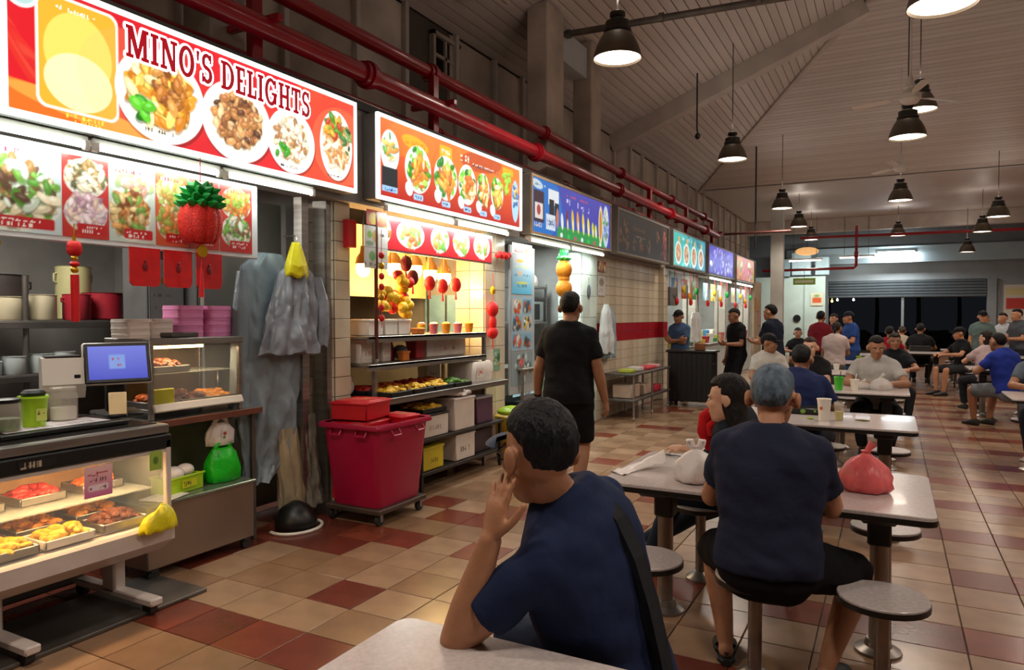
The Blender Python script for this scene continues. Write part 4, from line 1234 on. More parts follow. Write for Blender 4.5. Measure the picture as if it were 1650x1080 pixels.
# ---- raincoats
coat_a = mat('blue_grey_raincoat', '#808d95', 0.35, 0, 0.18, 5, 0.5, 12)
coat_b = mat('silver_raincoat', '#878c96', 0.3, 0, 0.2, 5, 0.6, 12)
def drape(secs, n_=96, folds=9, amp=.02, seed=0, phase=0.0):
    """hanging cloth: sections of (z, y centre, half width, half depth); folds grow towards the hem"""
    rs = []
    z_top, z_bot = secs[0][0], secs[-1][0]
    zz = np.linspace(z_top, z_bot, 48)
    for z in zz:
        i = max(0, min(len(secs) - 2, next((j for j in range(len(secs) - 1) if secs[j + 1][0] <= z + 1e-6), len(secs) - 2)))
        a, b_ = secs[i], secs[i + 1]
        t = (a[0] - z) / (a[0] - b_[0])
        yc_, hw, hd_ = [a[j] * (1 - t) + b_[j] * t for j in (1, 2, 3)]
        g = (z_top - z) / (z_top - z_bot)
        ring = []
        for k in range(n_):
            th = 2 * PI * k / n_
            q1 = V((math.cos(th) * 2.2 + z * 1.2, math.sin(th) * 2.2, z * 2.6 + seed))
            f_ = amp * (0.35 + .8 * g) * (.4 * math.sin(th * folds + phase + 3.5 * mnoise.noise(V((z * 2.2, seed, 0)))) + 1.5 * mnoise.noise(q1) + .9 * mnoise.noise(q1 * 2.4 + V((z * 3, 0, 0))) + .35 * mnoise.noise(q1 * 6))
            ring.append((math.cos(th) * (hd_ + f_), yc_ + math.sin(th) * hw * (1 + .25 * f_ / max(.02, hd_)), z + .012 * math.sin(th * 5 + seed) * g))
        rs.append(ring)
    return B().rings(rs)
rc1 = thing('raincoat', 'long pale blue-grey raincoat hanging to the floor', 'raincoat', (-3.98, 0, 0))
drape([(2.0, 3.74, .1, .03), (1.9, 3.72, .24, .05), (1.6, 3.76, .3, .07), (1.2, 3.74, .3, .09), (.8, 3.72, .28, .08), (.5, 3.68, .2, .06), (.36, 3.6, .12, .05)], folds=9, amp=.034, seed=2).obj('coat_body', coat_a, rc1, ang=80)
drape([(1.86, 3.5, .04, .04), (1.6, 3.48, .06, .05), (1.0, 3.46, .075, .06), (.85, 3.45, .08, .06)], 30, 5, .008, 5).obj('sleeve', coat_a, rc1, ang=80)
rc2 = thing('raincoat', 'short silver raincoat hung over the long one', 'raincoat', (-3.85, 0, 0))
drape([(1.93, 3.88, .07, .03), (1.86, 3.87, .16, .05), (1.6, 3.84, .22, .075), (1.36, 3.8, .26, .085), (1.28, 3.79, .27, .085)], folds=8, amp=.034, seed=7).obj('coat_body', coat_b, rc2, ang=80)
drape([(1.84, 4.06, .05, .05), (1.66, 4.12, .06, .055), (1.42, 4.12, .065, .055), (1.32, 4.11, .065, .055)], 30, 4, .008, 9).obj('sleeve', coat_b, rc2, ang=80)
yb = thing('plastic_bag', 'yellow plastic bag hung on the hook above raincoats', 'bag', (-3.82, 3.84, 1.83))
drape([(.25, 0, .035, .02), (.2, 0, .055, .035), (.08, 0, .1, .055), (.02, 0, .11, .05), (0, 0, .1, .04)], 40, 5, .012, 12).obj('body', ybag, yb, ang=80)
B().tube([(-.12, 0, .3), (0, 0, .3), (.01, 0, .27)], .006, 6).obj('hook', steel, yb)
tag(drape([(.72, 3.86, .1, .04), (.4, 3.9, .12, .06), (.13, 3.92, .12, .06)], 50, 6, .02, 15).obj('beige_sheet', mat('beige_sheet', '#a89a7c', 0.7, 0, 0.2, 4, 0.3, 10), None, (-3.95, 0, 0), ang=80), 'beige cloth hanging behind the raincoat hem', 'cloth')
tag(drape([(.8, 4.06, .07, .03), (.4, 4.08, .08, .04), (.1, 4.1, .1, .06)], 50, 7, .025, 19).obj('clear_sheet', mat('smoky_plastic', '#8a8578', 0.25, 0, 0.4, 6, 0.5, 10, alpha=.75), None, (-3.93, 0, 0), ang=80), 'crumpled clear plastic sheet hanging by the tiled pillar', 'plastic sheet')
tb = thing('black_sack', 'black sack with white rim on the floor below raincoats', 'sack', (-3.82, 3.82, 0))
B().lathe([(.12, 0), (.15, .02), (.15, .08), (.1, .16), (.03, .2)], (0, 0, 0), 30).obj('sack_body', black, tb, ang=80)
B().tube([(.17 * math.cos(a), .2 * math.sin(a), .012) for a in np.linspace(-1.9, 1.9, 14)], .012, 6).obj('rim', white_p, tb)

# ================================================================ STALL TWO (orange sign)
bn = thing('storage_bin', 'large crimson plastic bin on a wheeled dolly', 'bin', (-3.54, 4.40, .125))
crim = mat('crimson_plastic', '#a80f3c', 0.35, 0, 0.08, 4)
def rr(w, d, z, r=.05, n_=6):
    out = []
    for cx, cy, a0 in ((w / 2 - r, d / 2 - r, 0), (-w / 2 + r, d / 2 - r, PI / 2), (-w / 2 + r, -d / 2 + r, PI), (w / 2 - r, -d / 2 + r, 1.5 * PI)):
        for k in range(n_):
            a = a0 + PI / 2 * k / (n_ - 1)
            out.append((cx + r * math.cos(a), cy + r * math.sin(a), z))
    return out
B().rings([rr(.44, .52, 0), rr(.45, .53, .02), rr(.54, .64, .6), rr(.54, .64, .61), rr(.52, .62, .61), rr(.43, .5, .03)]).obj('bin_body', crim, bn)
B().rings([rr(.54, .64, .585), rr(.6, .70, .59), rr(.605, .705, .605), rr(.59, .69, .625), rr(.53, .63, .622)], True, False).obj('rim', crim, bn)
for s_ in (-1, 1):
    B().tube([(.29, s_ * .15 - .05, .58), (.315, s_ * .15 - .045, .54), (.315, s_ * .15 + .045, .54), (.29, s_ * .15 + .05, .58)], .009, 6).obj('handle', crim, bn)
    B().tube([(s_ * .12 - .05, -.32, .58), (s_ * .12 - .045, -.345, .54), (s_ * .12 + .045, -.345, .54), (s_ * .12 + .05, -.32, .58)], .009, 6).obj('handle', crim, bn)
dl = thing('dolly', 'flat steel dolly with four casters under the crimson bin', 'dolly', (-3.54, 4.40, 0))
B().cbox((0, 0, .104), (.52, .6, .036), .005).obj('platform', mat('dolly_steel', '#5f5148', 0.45, 0.6, 0.2), dl, smooth=False)
for sx in (-1, 1):
    for sy in (-1, 1):
        B().cyl((sx * .22 - .014, sy * .25, .04), (sx * .22 + .014, sy * .25, .04), .04, n=16).obj('wheel', rubber, dl)
        B().prism([(-.023, .03), (-.017, .03), (-.017, .082), (.017, .082), (.017, .03), (.023, .03), (.023, .088), (-.023, .088)], (sx * .22, sy * .25 + .015, 0), (1, 0, 0), (0, 0, 1), .03).obj('caster_fork', steel, dl)
redc = mat('red_crate_plastic', '#c01522', 0.35, 0, 0.1, 4)
def crate(label, loc, w, d, h, m, rz=0, mark=None):
    t = thing('crate', label, 'crate', loc, rz)
    b = B().cbox((0, 0, .01), (w - .02, d - .02, .02), .006)
    for s_ in (-1, 1):
        b.cbox((s_ * (w / 2 - .008), 0, h / 2), (.016, d, h), .006).cbox((0, s_ * (d / 2 - .008), h / 2), (w, .016, h), .006)
    b.cbox((0, 0, h - .03), (w - .02, d - .02, .01), .002)
    b.obj('crate_body', m, t)
    B().cbox((0, 0, h - .006), (w + .02, d + .02, .022), .006).cbox((0, 0, h + .002), (w - .03, d - .03, .022), .006).obj('lid', m, t)
    if mark:
        c_ = Canvas(w * .6, d * .5, .008, mark); c_.marks(.01, .02, w * .5, .05, 5, '#7a2a2a'); c_.ell(w * .4, d * .35, .025, .015, '#6f9a3a')
        c_.sheet('lid_label', paper, t, (-w * .3, -d * .25, h + .0145), (1, 0, 0), (0, 1, 0))
    return t
crate('lower red crate standing in the crimson bin', (-3.62, 4.31, .16), .3, .34, .58, redc, .06)
crate('upper red crate stacked on the lower one in the bin', (-3.62, 4.31, .765), .31, .35, .13, redc, .14, '#c9402f')
crate('small red crate with printed lid at the right of the bin', (-3.47, 4.6, .16), .24, .2, .6, redc, -.1, '#c8584a')
sr = thing('serving_rack', 'steel two-tier serving shelf along the orange sign stall', 'shelf', (0, 0, 0))
for yy in (4.6, 6.36):
    for xx in (-4.22, -3.72):
        B().cbox((xx, yy, .69), (.035, .035, 1.38), .004).obj('post', steel, sr, smooth=False)
B().cbox((-3.7, 4.6, 1.8), (.025, .025, 1.2), .003).obj('post', mat('brown_post', '#5f2f2a', 0.4, 0.3), sr, smooth=False)
for z, x0, x1, y0, y1 in ((1.37, -4.24, -3.7, 4.5, 6.38), (1.14, -4.24, -3.7, 4.5, 6.38), (.87, -4.3, -3.56, 4.5, 6.6)):
    B().cbox(((x0 + x1) / 2, (y0 + y1) / 2, z), (x1 - x0, y1 - y0, .025), .004).cbox((x1 - .008, (y0 + y1) / 2, z - .015), (.016, y1 - y0, .05), .003).obj('shelf', steel, sr, smooth=False)
B().cbox((-4.24, 5.5, .45), (.03, 1.9, .82), .004).obj('rear_sheet', mat('counter_print', '#6a3a34', 0.5, 0, 0.4, 6), sr, smooth=False)
lr = thing('low_rack', 'low black rack of boxes under the serving shelf', 'rack', (0, 0, 0))
for z in (.46, .17):
    B().cbox((-3.85, 5.75, z), (.6, 1.46, .03), .004).obj('shelf', mat('dark_rack', '#3a3633', 0.5, 0.5, 0.2), lr, smooth=False)
for yy in (5.05, 6.45):
    for xx in (-4.12, -3.58):
        B().cbox((xx, yy, .24), (.03, .03, .48), .003).obj('leg', MATS['dark_rack'], lr, smooth=False)
def carton(label, loc, d, m, rz=0, lid=None, marks=None, name='box'):
    t = thing(name, label, 'box', loc, rz)
    B().cbox((0, 0, d[2] / 2), d, .008).obj('carton', m, t)
    B().cbox((0, 0, d[2] - .004), (d[0] + .012, d[1] + .012, .02), .004).obj('lid', lid or m, t)
    if marks:
        c_ = Canvas(d[1] * .7, d[2] * .55, .008, marks[0]); c_.marks(d[1] * .08, d[2] * .12, d[1] * .5, d[2] * .2, 5, marks[1])
        c_.sheet('print', paper, t, (d[0] / 2 + .0008, -d[1] * .35, d[2] * .2))
    return t
wcard = mat('white_carton', '#d3c8bd', 0.5, 0, 0.08)
carton('white carton with black lid on the low rack shelf', (-3.75, 5.28, .476), (.34, .4, .2), wcard, 0, black, ('#d3c8bd', '#8a7a70'))
food_tray('black tray of yellow snacks on the black-lidded carton', (-3.75, 5.28, .688), .32, .38, 'yellow', 60, dish=black, n=60)
carton('white carton wrapped in clear plastic on low rack', (-3.75, 5.75, .476), (.36, .36, .3), wcard, 0, wbag, None)
simple_bag('white plastic wrap bag over the wrapped carton', (-3.72, 5.75, .8), wbag, .36, .34, .09, 31, .4, handles=False)
carton('grey-lidded purple storage box on low rack', (-3.78, 6.2, .476), (.34, .32, .26), mat('purple_box', '#5a3a52', 0.4, 0, 0.15), 0, mat('grey_lid', '#a9a5ac', 0.4, 0, 0.1))
carton('yellow plastic box on the bottom of low rack', (-3.75, 5.24, .187), (.34, .32, .2), mat('yellow_box', '#c7b41c', 0.4, 0, 0.1), 0, None, ('#c7b41c', '#7a6a14'))
carton('white printed carton on the bottom of low rack', (-3.75, 5.78, .187), (.34, .34, .24), wcard, 0, None, ('#d3c8bd', '#5a4a44'))
carton('dark crate on the bottom of low rack', (-3.8, 6.2, .187), (.34, .36, .22), mat('dark_crate', '#3a2a30', 0.5, 0, 0.2))
yt = thing('yellow_tub', 'yellow tub at the end of the low rack', 'tub', (-3.62, 6.78, 0.0))
B().lathe([(0.0005, 0), (.15, 0), (.18, .45), (.19, .46), (.18, .475), (.165, .46), (0.0005, .4)], n=26).obj('tub_body', mat('yellow_tub', '#d0a81f', 0.4, 0, 0.1), yt)
tag(B().ell((-3.62, 6.75, .53), (.12, .2, .05), 16).obj('lime_sack', limeg), 'lime sack lying on the yellow tub', 'sack')
# food on the counter
kk = ['yellow', 'red', 'yellow', 'orange', 'yellow', 'red', 'green', 'orange']
for k in range(8):
    xx, yy = (-3.7 if k % 2 == 0 else -3.98), 4.78 + .32 * (k // 2)
    food_tray('black tray of %s snacks, %s row, place %s from the bin' % ({'yellow': 'yellow', 'red': 'red', 'orange': 'orange', 'green': 'green'}[kk[k]], 'front' if k % 2 == 0 else 'rear', ('one', 'two', 'three', 'four')[k // 2]),
              (xx, yy, .884), .25, .3, kk[k], 70 + k, dish=black, n=40, h=.04)
wl_ = thing('foam_tub_stack', 'big rounded white foam stack at the counter end', 'foam tubs', (-3.85, 6.3, .884))
B().rings([rr(.34, .42, 0, .1), rr(.36, .44, .06, .1), rr(.36, .44, .17, .1), rr(.33, .41, .2, .1)]).obj('foam_body', whitef, wl_)
c = Canvas(.14, .1, .008, '#e0d6cc'); c.marks(.02, .02, .1, .06, 3, '#c0303a'); c.sheet('print', paper, wl_, (.1815, -.16, .04))
carton('white paper bag standing on the counter behind the snack trays', (-4.12, 5.95, .884), (.12, .24, .2), wcard, 0, None, ('#d8cdc2', '#b0343a'), 'paper_box')
ww = thing('foam_block', 'lumpy white plastic bag at the left of the counter', 'bag', (-3.98, 4.5, .884))
B().ell((0, 0, .08), (.1, .1, .09), 16).ell((0, .05, .14), (.06, .06, .06), 12).obj('body', wbag, ww, ang=80)
# mid shelf
carton('white paper bag on middle shelf, left one', (-3.9, 4.68, 1.154), (.14, .24, .2), wcard, 0, None, ('#ddd2c8', '#c08a80'), 'paper_box')
carton('white paper bag on middle shelf, right one', (-3.92, 4.92, 1.154), (.14, .15, .19), wcard, .15, None, ('#ddd2c8', '#c08a80'), 'paper_box')
carton('orange pack on middle shelf', (-3.8, 5.1, 1.154), (.06, .1, .08), mat('orange_pack', '#d87a2a', 0.5))
tag(B().ell((-3.95, 5.25, 1.22), (.07, .07, .068), 14).obj('yarn_ball', mat('grey_round', '#7a8a92', 0.7, 0, 0.3, 20)), 'grey round bundle on middle shelf', 'bundle')
simple_bag('red plastic bag on middle shelf', (-4.05, 5.15, 1.154), MATS.get('red_bag2') or mat('red_bag2', '#b01f35', 0.35, 0, 0.2, 7, .4, 14), .22, .16, .16, 51, .35)
carton('large white printed carton on middle shelf', (-3.98, 5.95, 1.154), (.16, .7, .19), wcard, 0, None, ('#cfc0b2', '#a8443a'))
carton('red tin on middle shelf', (-3.95, 5.48, 1.154), (.12, .14, .16), mat('red_tin', '#a81f2a', 0.4))
# top shelf
for k, (yy, w, lb) in enumerate(((4.72, .2, 'first from the bin'), (4.93, .18, 'second'), (5.12, .18, 'third'))):
    carton('white plastic box on top shelf, ' + lb, (-3.9, yy, 1.384), (.2, w, .13), wcard)
carton('small orange tub on top shelf', (-3.76, 5.26, 1.384), (.08, .1, .05), MATS['orange_pack'])
cupm = [mat('cup_yellow', '#d9b52a', 0.4, 0, .2, 20), mat('cup_pink', '#d8707a', 0.4, 0, .2, 20), mat('cup_cream', '#e0d0a8', 0.4, 0, .2, 20), mat('cup_amber', '#d98a20', 0.4, 0, .2, 20)]
for k in range(9):
    t = thing('snack_cup', 'small filled snack cup on top shelf, place %s' % ORD[k].replace('bottom', 'first'), 'cup', (-3.82 + .06 * (k % 2), 5.4 + k * .105, 1.384), 0, 'snack cups on the top shelf')
    B().lathe([(0.0005, 0), (.03, 0), (.042, .085), (.044, .09), (0.0005, .088)], n=16).obj('cup_body', cupm[k % 4], t)
    B().ell((0, 0, .088), (.036, .036, .022), 10).obj('filling', cupm[(k + 1) % 4], t)
# heat lamps and decorations
warm_b = mat('warm_bulb', '#ffe2a8', 0.5, 0, 0, emit=28, ecol='#ffc860')
for k, (yy, z, r) in enumerate(((4.98, 1.97, .07), (5.42, 2.0, .075), (5.75, 2.0, .085), (6.02, 1.97, .08), (6.28, 1.95, .08))):
    t = thing('heat_lamp', 'glowing warm heat lamp bulb, %s from the bin' % ('first', 'second', 'third', 'fourth', 'fifth')[k], 'lamp', (-4.15, yy, z), 0, 'heat lamps over the counter')
    B().ell((0, 0, 0), (r * .9, r * .9, r * 1.15), 16).obj('bulb', warm_b, t)
    B().lathe([(r * 1.0, .04), (r * .8, .1), (r * .4, .14), (r * .3, .2)], n=18).obj('lamp_shade', mat('lamp_shade_amber', '#b5803a', 0.4, 0.3, 0.1), t)
    B().cyl((0, 0, .16), (0, 0, 2.62 - z), .006, n=6).obj('cord', black, t)
    l = bpy.data.lights.new('bulb_light', 'POINT'); l.energy = 9.0; l.color = (1, .72, .35); l.shadow_soft_size = .08
    lo = bpy.data.objects.new('bulb_light', l); COL.objects.link(lo); lo.parent = t; lo.location = (0.05, 0, -.14)
struct(B().span((-4.7, 4.46, .9), (-4.66, 5.2, 1.74)), 'wall_dark_panel', mat('night_blue_panel', '#2a3040', .5, 0, .3, 4))
hb = struct(B().span((-4.6, 4.46, 1.74), (-4.58, 6.56, 2.44)), 'wall_warm_panel', mat('warm_panel', '#d9b070', 0.4, 0, 0.1))
struct(B().span((-4.7, 6.71, 1.15), (-4.22, 6.745, 1.78)).span((-4.69, 6.715, 1.15), (-4.0, 6.745, 1.78)), 'window_2', mat('blue_pane', '#7fa6bc', 0.2, 0, 0.15))
for k in range(3):
    struct(B().span((-4.66 + .24 * k, 6.70, 1.15), (-4.64 + .24 * k, 6.716, 1.78)), 'trim_%d' % (11 + k), dsteel)
for k, (yy, z) in enumerate(((5.62, 1.86), (5.84, 1.84), (6.08, 1.86), (5.25, 2.02), (5.35, 1.9))):
    t = thing('red_lantern', 'small red lantern hanging over counter, %s' % ('first of three in a row', 'middle of three in a row', 'last of three in a row', 'dark upper one', 'dark lower one')[k], 'ornament', (-3.88, yy, z), 0, 'red lanterns over the counter')
    B().ell((0, 0, 0), (.055, .055, .075), 14).obj('lantern', redf if k < 3 else mat('dark_red', '#6a1418', 0.6), t)
    B().cyl((0, 0, -.15), (0, 0, -.07), .012, .006).obj('tassel', redf, t)
    B().cyl((0, 0, .07), (0, 0, 2.1 - z), .003, n=5).obj('cord', redf, t)
yg = mat('yellow_paper', '#e0b31a', 0.5, 0, 0.2, 12)
for nm, y0, z0, n_, sp, hh_ in (('left rounded', 4.98, 1.6, 12, .13, .2), ('right long', 5.2, 1.56, 16, .09, .36)):
    t = thing('paper_garland', 'yellow paper pineapple garland with red petals, %s one' % nm, 'ornament', (-3.85, y0, z0), 0, 'yellow paper garlands')
    r_ = random.Random(n_)
    for k in range(n_):
        B().ell((r_.uniform(-.05, .05), r_.uniform(-sp, sp), r_.uniform(0, hh_)), (.05, .055, .045), 10, Matrix.Rotation(r_.random() * 3, 3, 'X')).obj('petal', yg if k % 4 else redf, t)
    B().cyl((0, 0, hh_), (0, 0, 2.1 - z0), .003, n=5).obj('cord', redf, t)
bc = thing('bead_chain', 'red bead chain with gold rings on the stall post', 'ornament', (-3.66, 4.62, 1.45))
for k in range(7):
    B().ell((0, 0, .08 + k * .085), (.022, .028, .03), 10).obj('bead', goldm if k % 3 == 2 else redf, bc)
B().cyl((0, 0, .0), (0, 0, .8), .003, n=5).obj('cord', redf, bc)
# menu board 2 and papers
mb2 = thing('menu_board', 'red board of round dishes below the orange sign', 'menu board', (0, 0, 0))
B().cbox((-3.735, 5.55, 2.24), (.03, 1.98, .3), .005).obj('board_frame', steel, mb2, smooth=False)
c = Canvas(1.94, .27, .0075, '#c8242e')
for u, r in ((.1, .14), (.52, .2), (.98, .15), (1.35, .15), (1.74, .16)):
    c.ell(u, .15, r, .12, '#eef0e6'); c.dabs(u, .15, r * .78, .09, 40, ['#d98a4a', '#8ab04a', '#e8d8b0', '#b5643a', '#5f9a3a'], .035, 2); c.marks(u - .06, .02, .12, .025, 4, '#f4e8e4')
c.sheet('menu_photo', print_mat('board_bright', 0, 0.3, 0.4), mb2, (-3.718, 4.58, 2.105))
c = Canvas(.3, .34, .008, '#d5d6d0'); c.ell(.07, .27, .03, .03, '#86b83a'); c.ell(.14, .26, .04, .05, '#c9a86a'); c.marks(.2, .26, .08, .03, 4, '#4a4a4a'); c.rect(0, .168, .3, .172, '#a8a8a2'); c.rect(.15, 0, .154, .34, '#a8a8a2'); c.ell(.1, .1, .04, .04, '#7ab06a'); c.ell(.24, .1, .04, .02, '#a8c89a'); c.marks(.01, .02, .28, .03, 10, '#4a4a3a'); c.ell(.07, .2, .05, .02, '#8aa88a')
sheet_thing('white printed menu sheet hanging at the stall post', c, (-3.69, 4.44, 1.93))
c = Canvas(.26, .12, .008, '#d8452a'); c.ell(.09, .05, .06, .05, '#e0b820'); c.ell(.2, .06, .05, .05, '#b5502a')
sheet_thing('small food photo above the white menu sheet', c, (-3.69, 4.47, 2.28))
tag(B().cbox((-3.8, 4.4, 2.2), (.06, .1, .22), .006).obj('fuse_box', redc, smooth=False), 'small red box on the stall corner under the sign', 'box')
# ornaments on pillar two
ro = thing('red_ornament', 'red paper figure ornament hanging on the second pillar', 'ornament', (-3.76, 6.62, 1.2))
B().ell((0, 0, .42), (.05, .09, .085), 16).ell((0, 0, .27), (.035, .06, .1), 14).ell((0, 0, .17), (.045, .085, .07), 14).obj('figure', redf, ro)
B().cyl((0, 0, .5), (0, 0, .8), .003, n=5).cyl((0, 0, 0), (0, 0, .12), .006, n=6).obj('cord', redf, ro)
B().ell((0, 0, .62), (.03, .03, .05), 10).obj('gold_bead', goldm, ro)
c = Canvas(.3, .24, .01, '#d8d0c0'); c.rect(.15, 0, .3, .24, '#7fa88a'); c.dabs(.22, .12, .06, .08, 12, ['#2f6a4a', '#a8c8b0', '#c9a070'], .04, 1.5)
sheet_thing('green and cream carton print on the second pillar foot', c, (-3.825, 6.6, .95))
t = thing('red_blossom', 'red blossom decoration at the top of second pillar', 'ornament', (-3.76, 6.85, 2.2))
for k in range(6):
    B().ell((0, -.12 + .05 * k, .02 * (k % 2)), (.03, .035, .035), 10).obj('petal', redf, t)

# ================================================================ STALL THREE (blue sign)
pb = thing('poster_stand', 'column of blue price posters at the stall corner', 'poster', (0, 0, 0))
B().cbox((-3.8, 7.37, 1.5), (.03, .62, 1.7), .006).obj('stand_panel', mat('stand_grey', '#a9adb0', 0.45, 0, 0.1), pb, smooth=False)
c = Canvas(.5, .12, .012, '#e2e4e2'); c.rrect(.05, .01, .45, .11, .02, '#d8442a'); c.marks(.12, .03, .22, .06, 3, '#f4ded2'); c.sheet('poster', print_mat('poster_lit'), pb, (-3.782, 7.1, 2.26))
c = Canvas(.5, .44, .012, '#5fb0d0'); c.grad('#5ab8dc', '#b9b5b8', 1); c.ell(.2, .38, .1, .02, '#d8a03a'); c.marks(.08, .3, .35, .03, 8, '#d8d02a'); c.marks(.05, .2, .4, .03, 9, '#2a5a7a'); c.ell(.2, .24, .06, .03, '#c8b09a'); c.marks(.1, .08, .3, .03, 9, '#1f4a6a'); c.ell(.25, .13, .15, .012, '#d8d02a')
c.sheet('poster', print_mat('poster_lit'), pb, (-3.782, 7.1, 1.8))
c = Canvas(.54, .62, .012, '#9fb8c8')
for a in range(2):
    for b_ in range(3):
        c.rrect(.03 + .26 * a, .03 + .2 * b_, .25 + .26 * a, .19 + .2 * b_, .01, ['#6aa0c0', '#7fb0cc', '#c8c0b0'][(a + b_) % 3]); c.dabs(.14 + .26 * a, .11 + .2 * b_, .08, .06, 12, ['#5a4a3a', '#d8c03a', '#c0502a', '#2f4a5a', '#e0e4e4'], .05, 1.6)
c.sheet('poster', print_mat('poster_lit'), pb, (-3.782, 7.08, 1.15))
c = Canvas(.54, .38, .012, '#8a9aa0'); c.dabs(.27, .2, .22, .14, 26, ['#5a6a6a', '#3f5a4a', '#b8c4c4', '#c8504a'], .06, 1.6); c.sheet('poster', paper, pb, (-3.782, 7.08, .75))
gc = thing('glass_counter', 'lit glass counter with colourful packs in blue sign stall', 'counter', (-3.98, 8.2, 0))
B().cbox((0, 0, .28), (.5, 1.9, .56), .01).obj('counter_base', mat('counter_dark', '#23302f', 0.4, 0, 0.2), gc, smooth=False)
B().cbox((0, 0, .93), (.54, 1.94, .03), .006).obj('counter_top', steel, gc, smooth=False)
B().cbox((.24, 0, .74), (.006, 1.86, .34), .001).obj('front_glass', glass, gc, smooth=False)
c = Canvas(1.8, .3, .016, '#a8d4d8'); c.dabs(.9, .15, .9, .14, 46, ['#e8ecec', '#d8504a', '#3f9a6a', '#e6d03a', '#2f6a8a', '#f0a0b0'], .1, 1.5); c.sheet('backlit_print', print_mat('counter_lit', 0.7), gc, (.1, -.9, .6))
for yy in (-.93, .93):
    B().cbox((.24, yy, .74), (.03, .03, .36), .003).obj('corner_post', steel, gc, smooth=False)
fr_ = thing('drinks_fridge', 'tall dark glass-door drinks fridge in blue sign stall', 'fridge', (-5.2, 7.85, 0))
b = B().span((-.3, -.75, .0), (.3, .75, .3)).span((-.3, -.75, 1.8), (.3, .75, 2.0)).span((-.3, -.75, .3), (-.26, .75, 1.8)).span((-.26, -.75, .3), (.3, -.71, 1.8)).span((-.26, .71, .3), (.3, .75, 1.8))
b.obj('fridge_body', mat('fridge_dark', '#252a2e', 0.4, 0, 0.15), fr_, smooth=False)
for a in range(2):
    d_ = B().cbox((.305, -.37 + .74 * a, 1.05), (.012, .7, 1.48), .004).obj('door', glass, fr_, smooth=False)
    B().cbox((.32, -.06 + .12 * a, 1.05), (.02, .02, .5), .004).obj('handle', steel, d_, smooth=False)
for z in (.55, .98, 1.4):
    B().cbox((0, 0, z), (.5, 1.4, .015), .002).obj('shelf', steel, fr_, smooth=False)
bot_me = B().lathe([(0.0005, 0), (.045, 0), (.045, .2), (.02, .25), (.02, .29), (0.0005, .29)], n=12).mesh('bottle')
bot_me.materials.append(None)
bcol = [mat('bottle_blue', '#6aa0c0', .3), mat('bottle_white', '#d8e0e4', .3), mat('bottle_red', '#b5303a', .3), mat('bottle_green', '#3f8a5a', .3)]
for zi, z in enumerate((.558, .988, 1.408)):
    for k in range(10):
        o = bpy.data.objects.new('bottle', bot_me)
        COL.objects.link(o)
        o.location = (-5.02, 7.85 - .62 + k * .138, z)
        o.material_slots[0].link = 'OBJECT'
        o.material_slots[0].material = bcol[(k + zi) % 4]
        tag(o, '%s bottle in the drinks fridge, %s row, place %s' % (('blue', 'white', 'red', 'green')[(k + zi) % 4], ('lower', 'middle', 'upper')[zi], ('one', 'two', 'three', 'four', 'five', 'six', 'seven', 'eight', 'nine', 'ten')[k]), 'bottle', 'bottles in the drinks fridge')
sf = thing('stall_shelf', 'steel shelf with microwave and tubs in blue sign stall', 'shelf', (-4.6, 9.0, 0))
for z in (1.45, 1.95):
    B().cbox((.0, 0, z), (.4, .7, .03), .004).obj('shelf', steel, sf, smooth=False)
for yy in (-.33, .33):
    B().cbox((.18, yy, 1.0), (.03, .03, 2.0), .003).obj('post', steel, sf, smooth=False)
mw = thing('microwave', 'grey microwave on the blue sign stall shelf', 'microwave', (-4.58, 9.0, 1.466))
B().cbox((0, 0, .14), (.34, .48, .28), .01).obj('oven_body', mat('mw_grey', '#9aa0a0', .4, .3), mw, smooth=False)
B().cbox((.174, -.06, .14), (.01, .32, .22), .004).obj('door', black, mw, smooth=False)
simple_bag('white bulging bag on top of the stall shelf', (-4.58, 9.0, 1.966), wbag, .4, .3, .2, 61, .3)
po = thing('pineapple_ornament', 'orange paper pineapple with green crown in blue sign stall', 'ornament', (-3.7, 8.35, 1.72))
orp = mat('orange_paper', '#e08a14', 0.55, 0, 0.25, 60, .5, 90)
B().ell((0, 0, .42), (.1, .13, .13), 16).ell((0, 0, .18), (.1, .13, .12), 16).obj('pineapple_body', orp, po)
B().ell((0, 0, .31), (.07, .09, .08), 14).obj('waist', orp, po)
b = B()
for k in range(9):
    a = 2 * PI * k / 9
    b.tube([(0, 0, .52), (.06 * math.cos(a), .09 * math.sin(a), .57), (.09 * math.cos(a), .14 * math.sin(a), .56)], [.02, .03, .003], 6)
    b.tube([(0, 0, .54), (.03 * math.cos(a), .05 * math.sin(a), .62), (.05 * math.cos(a), .07 * math.sin(a), .68)], [.02, .025, .003], 6)
b.obj('crown_leaves', mat('bright_green_foil', '#2fb84a', .4, 0, .2), po)
B().cyl((0, 0, .6), (0, 0, .7), .003, n=5).cyl((0, 0, -.2), (0, 0, .08), .006, n=6).obj('cord', redf, po)
t = thing('door_charm', 'dark oval charm on the white tiled pillar', 'ornament', (-3.82, 9.5, 1.9))
B().ell((0, 0, 0), (.015, .06, .1), 14).cyl((0, 0, .08), (0, 0, .2), .004, n=5).obj('charm', mat('charm_grey', '#5a6066', .5), t)
c = Canvas(.3, .3, .014, '#c9c4bc'); c.ell(.15, .2, .1, .06, '#8a8276'); c.marks(.04, .05, .2, .06, 5, '#8a8680'); sheet_thing('grey paper notice on tiled wall corner', c, (-3.84, 9.9, 1.85))
c = Canvas(.34, .16, .014, '#8a4a3a'); c.dabs(.17, .08, .14, .06, 14, ['#d8a03a', '#c04a3a', '#e0d0b0'], .06, 1.4); sheet_thing('small food photo on tiled wall corner above the notice', c, (-3.84, 9.9, 2.2))
clm = [mat('white_apron', '#c9cccb', .8, 0, .1, 5, .4, 12), mat('blue_apron', '#8fa0ac', .8, 0, .1, 5, .4, 12)]
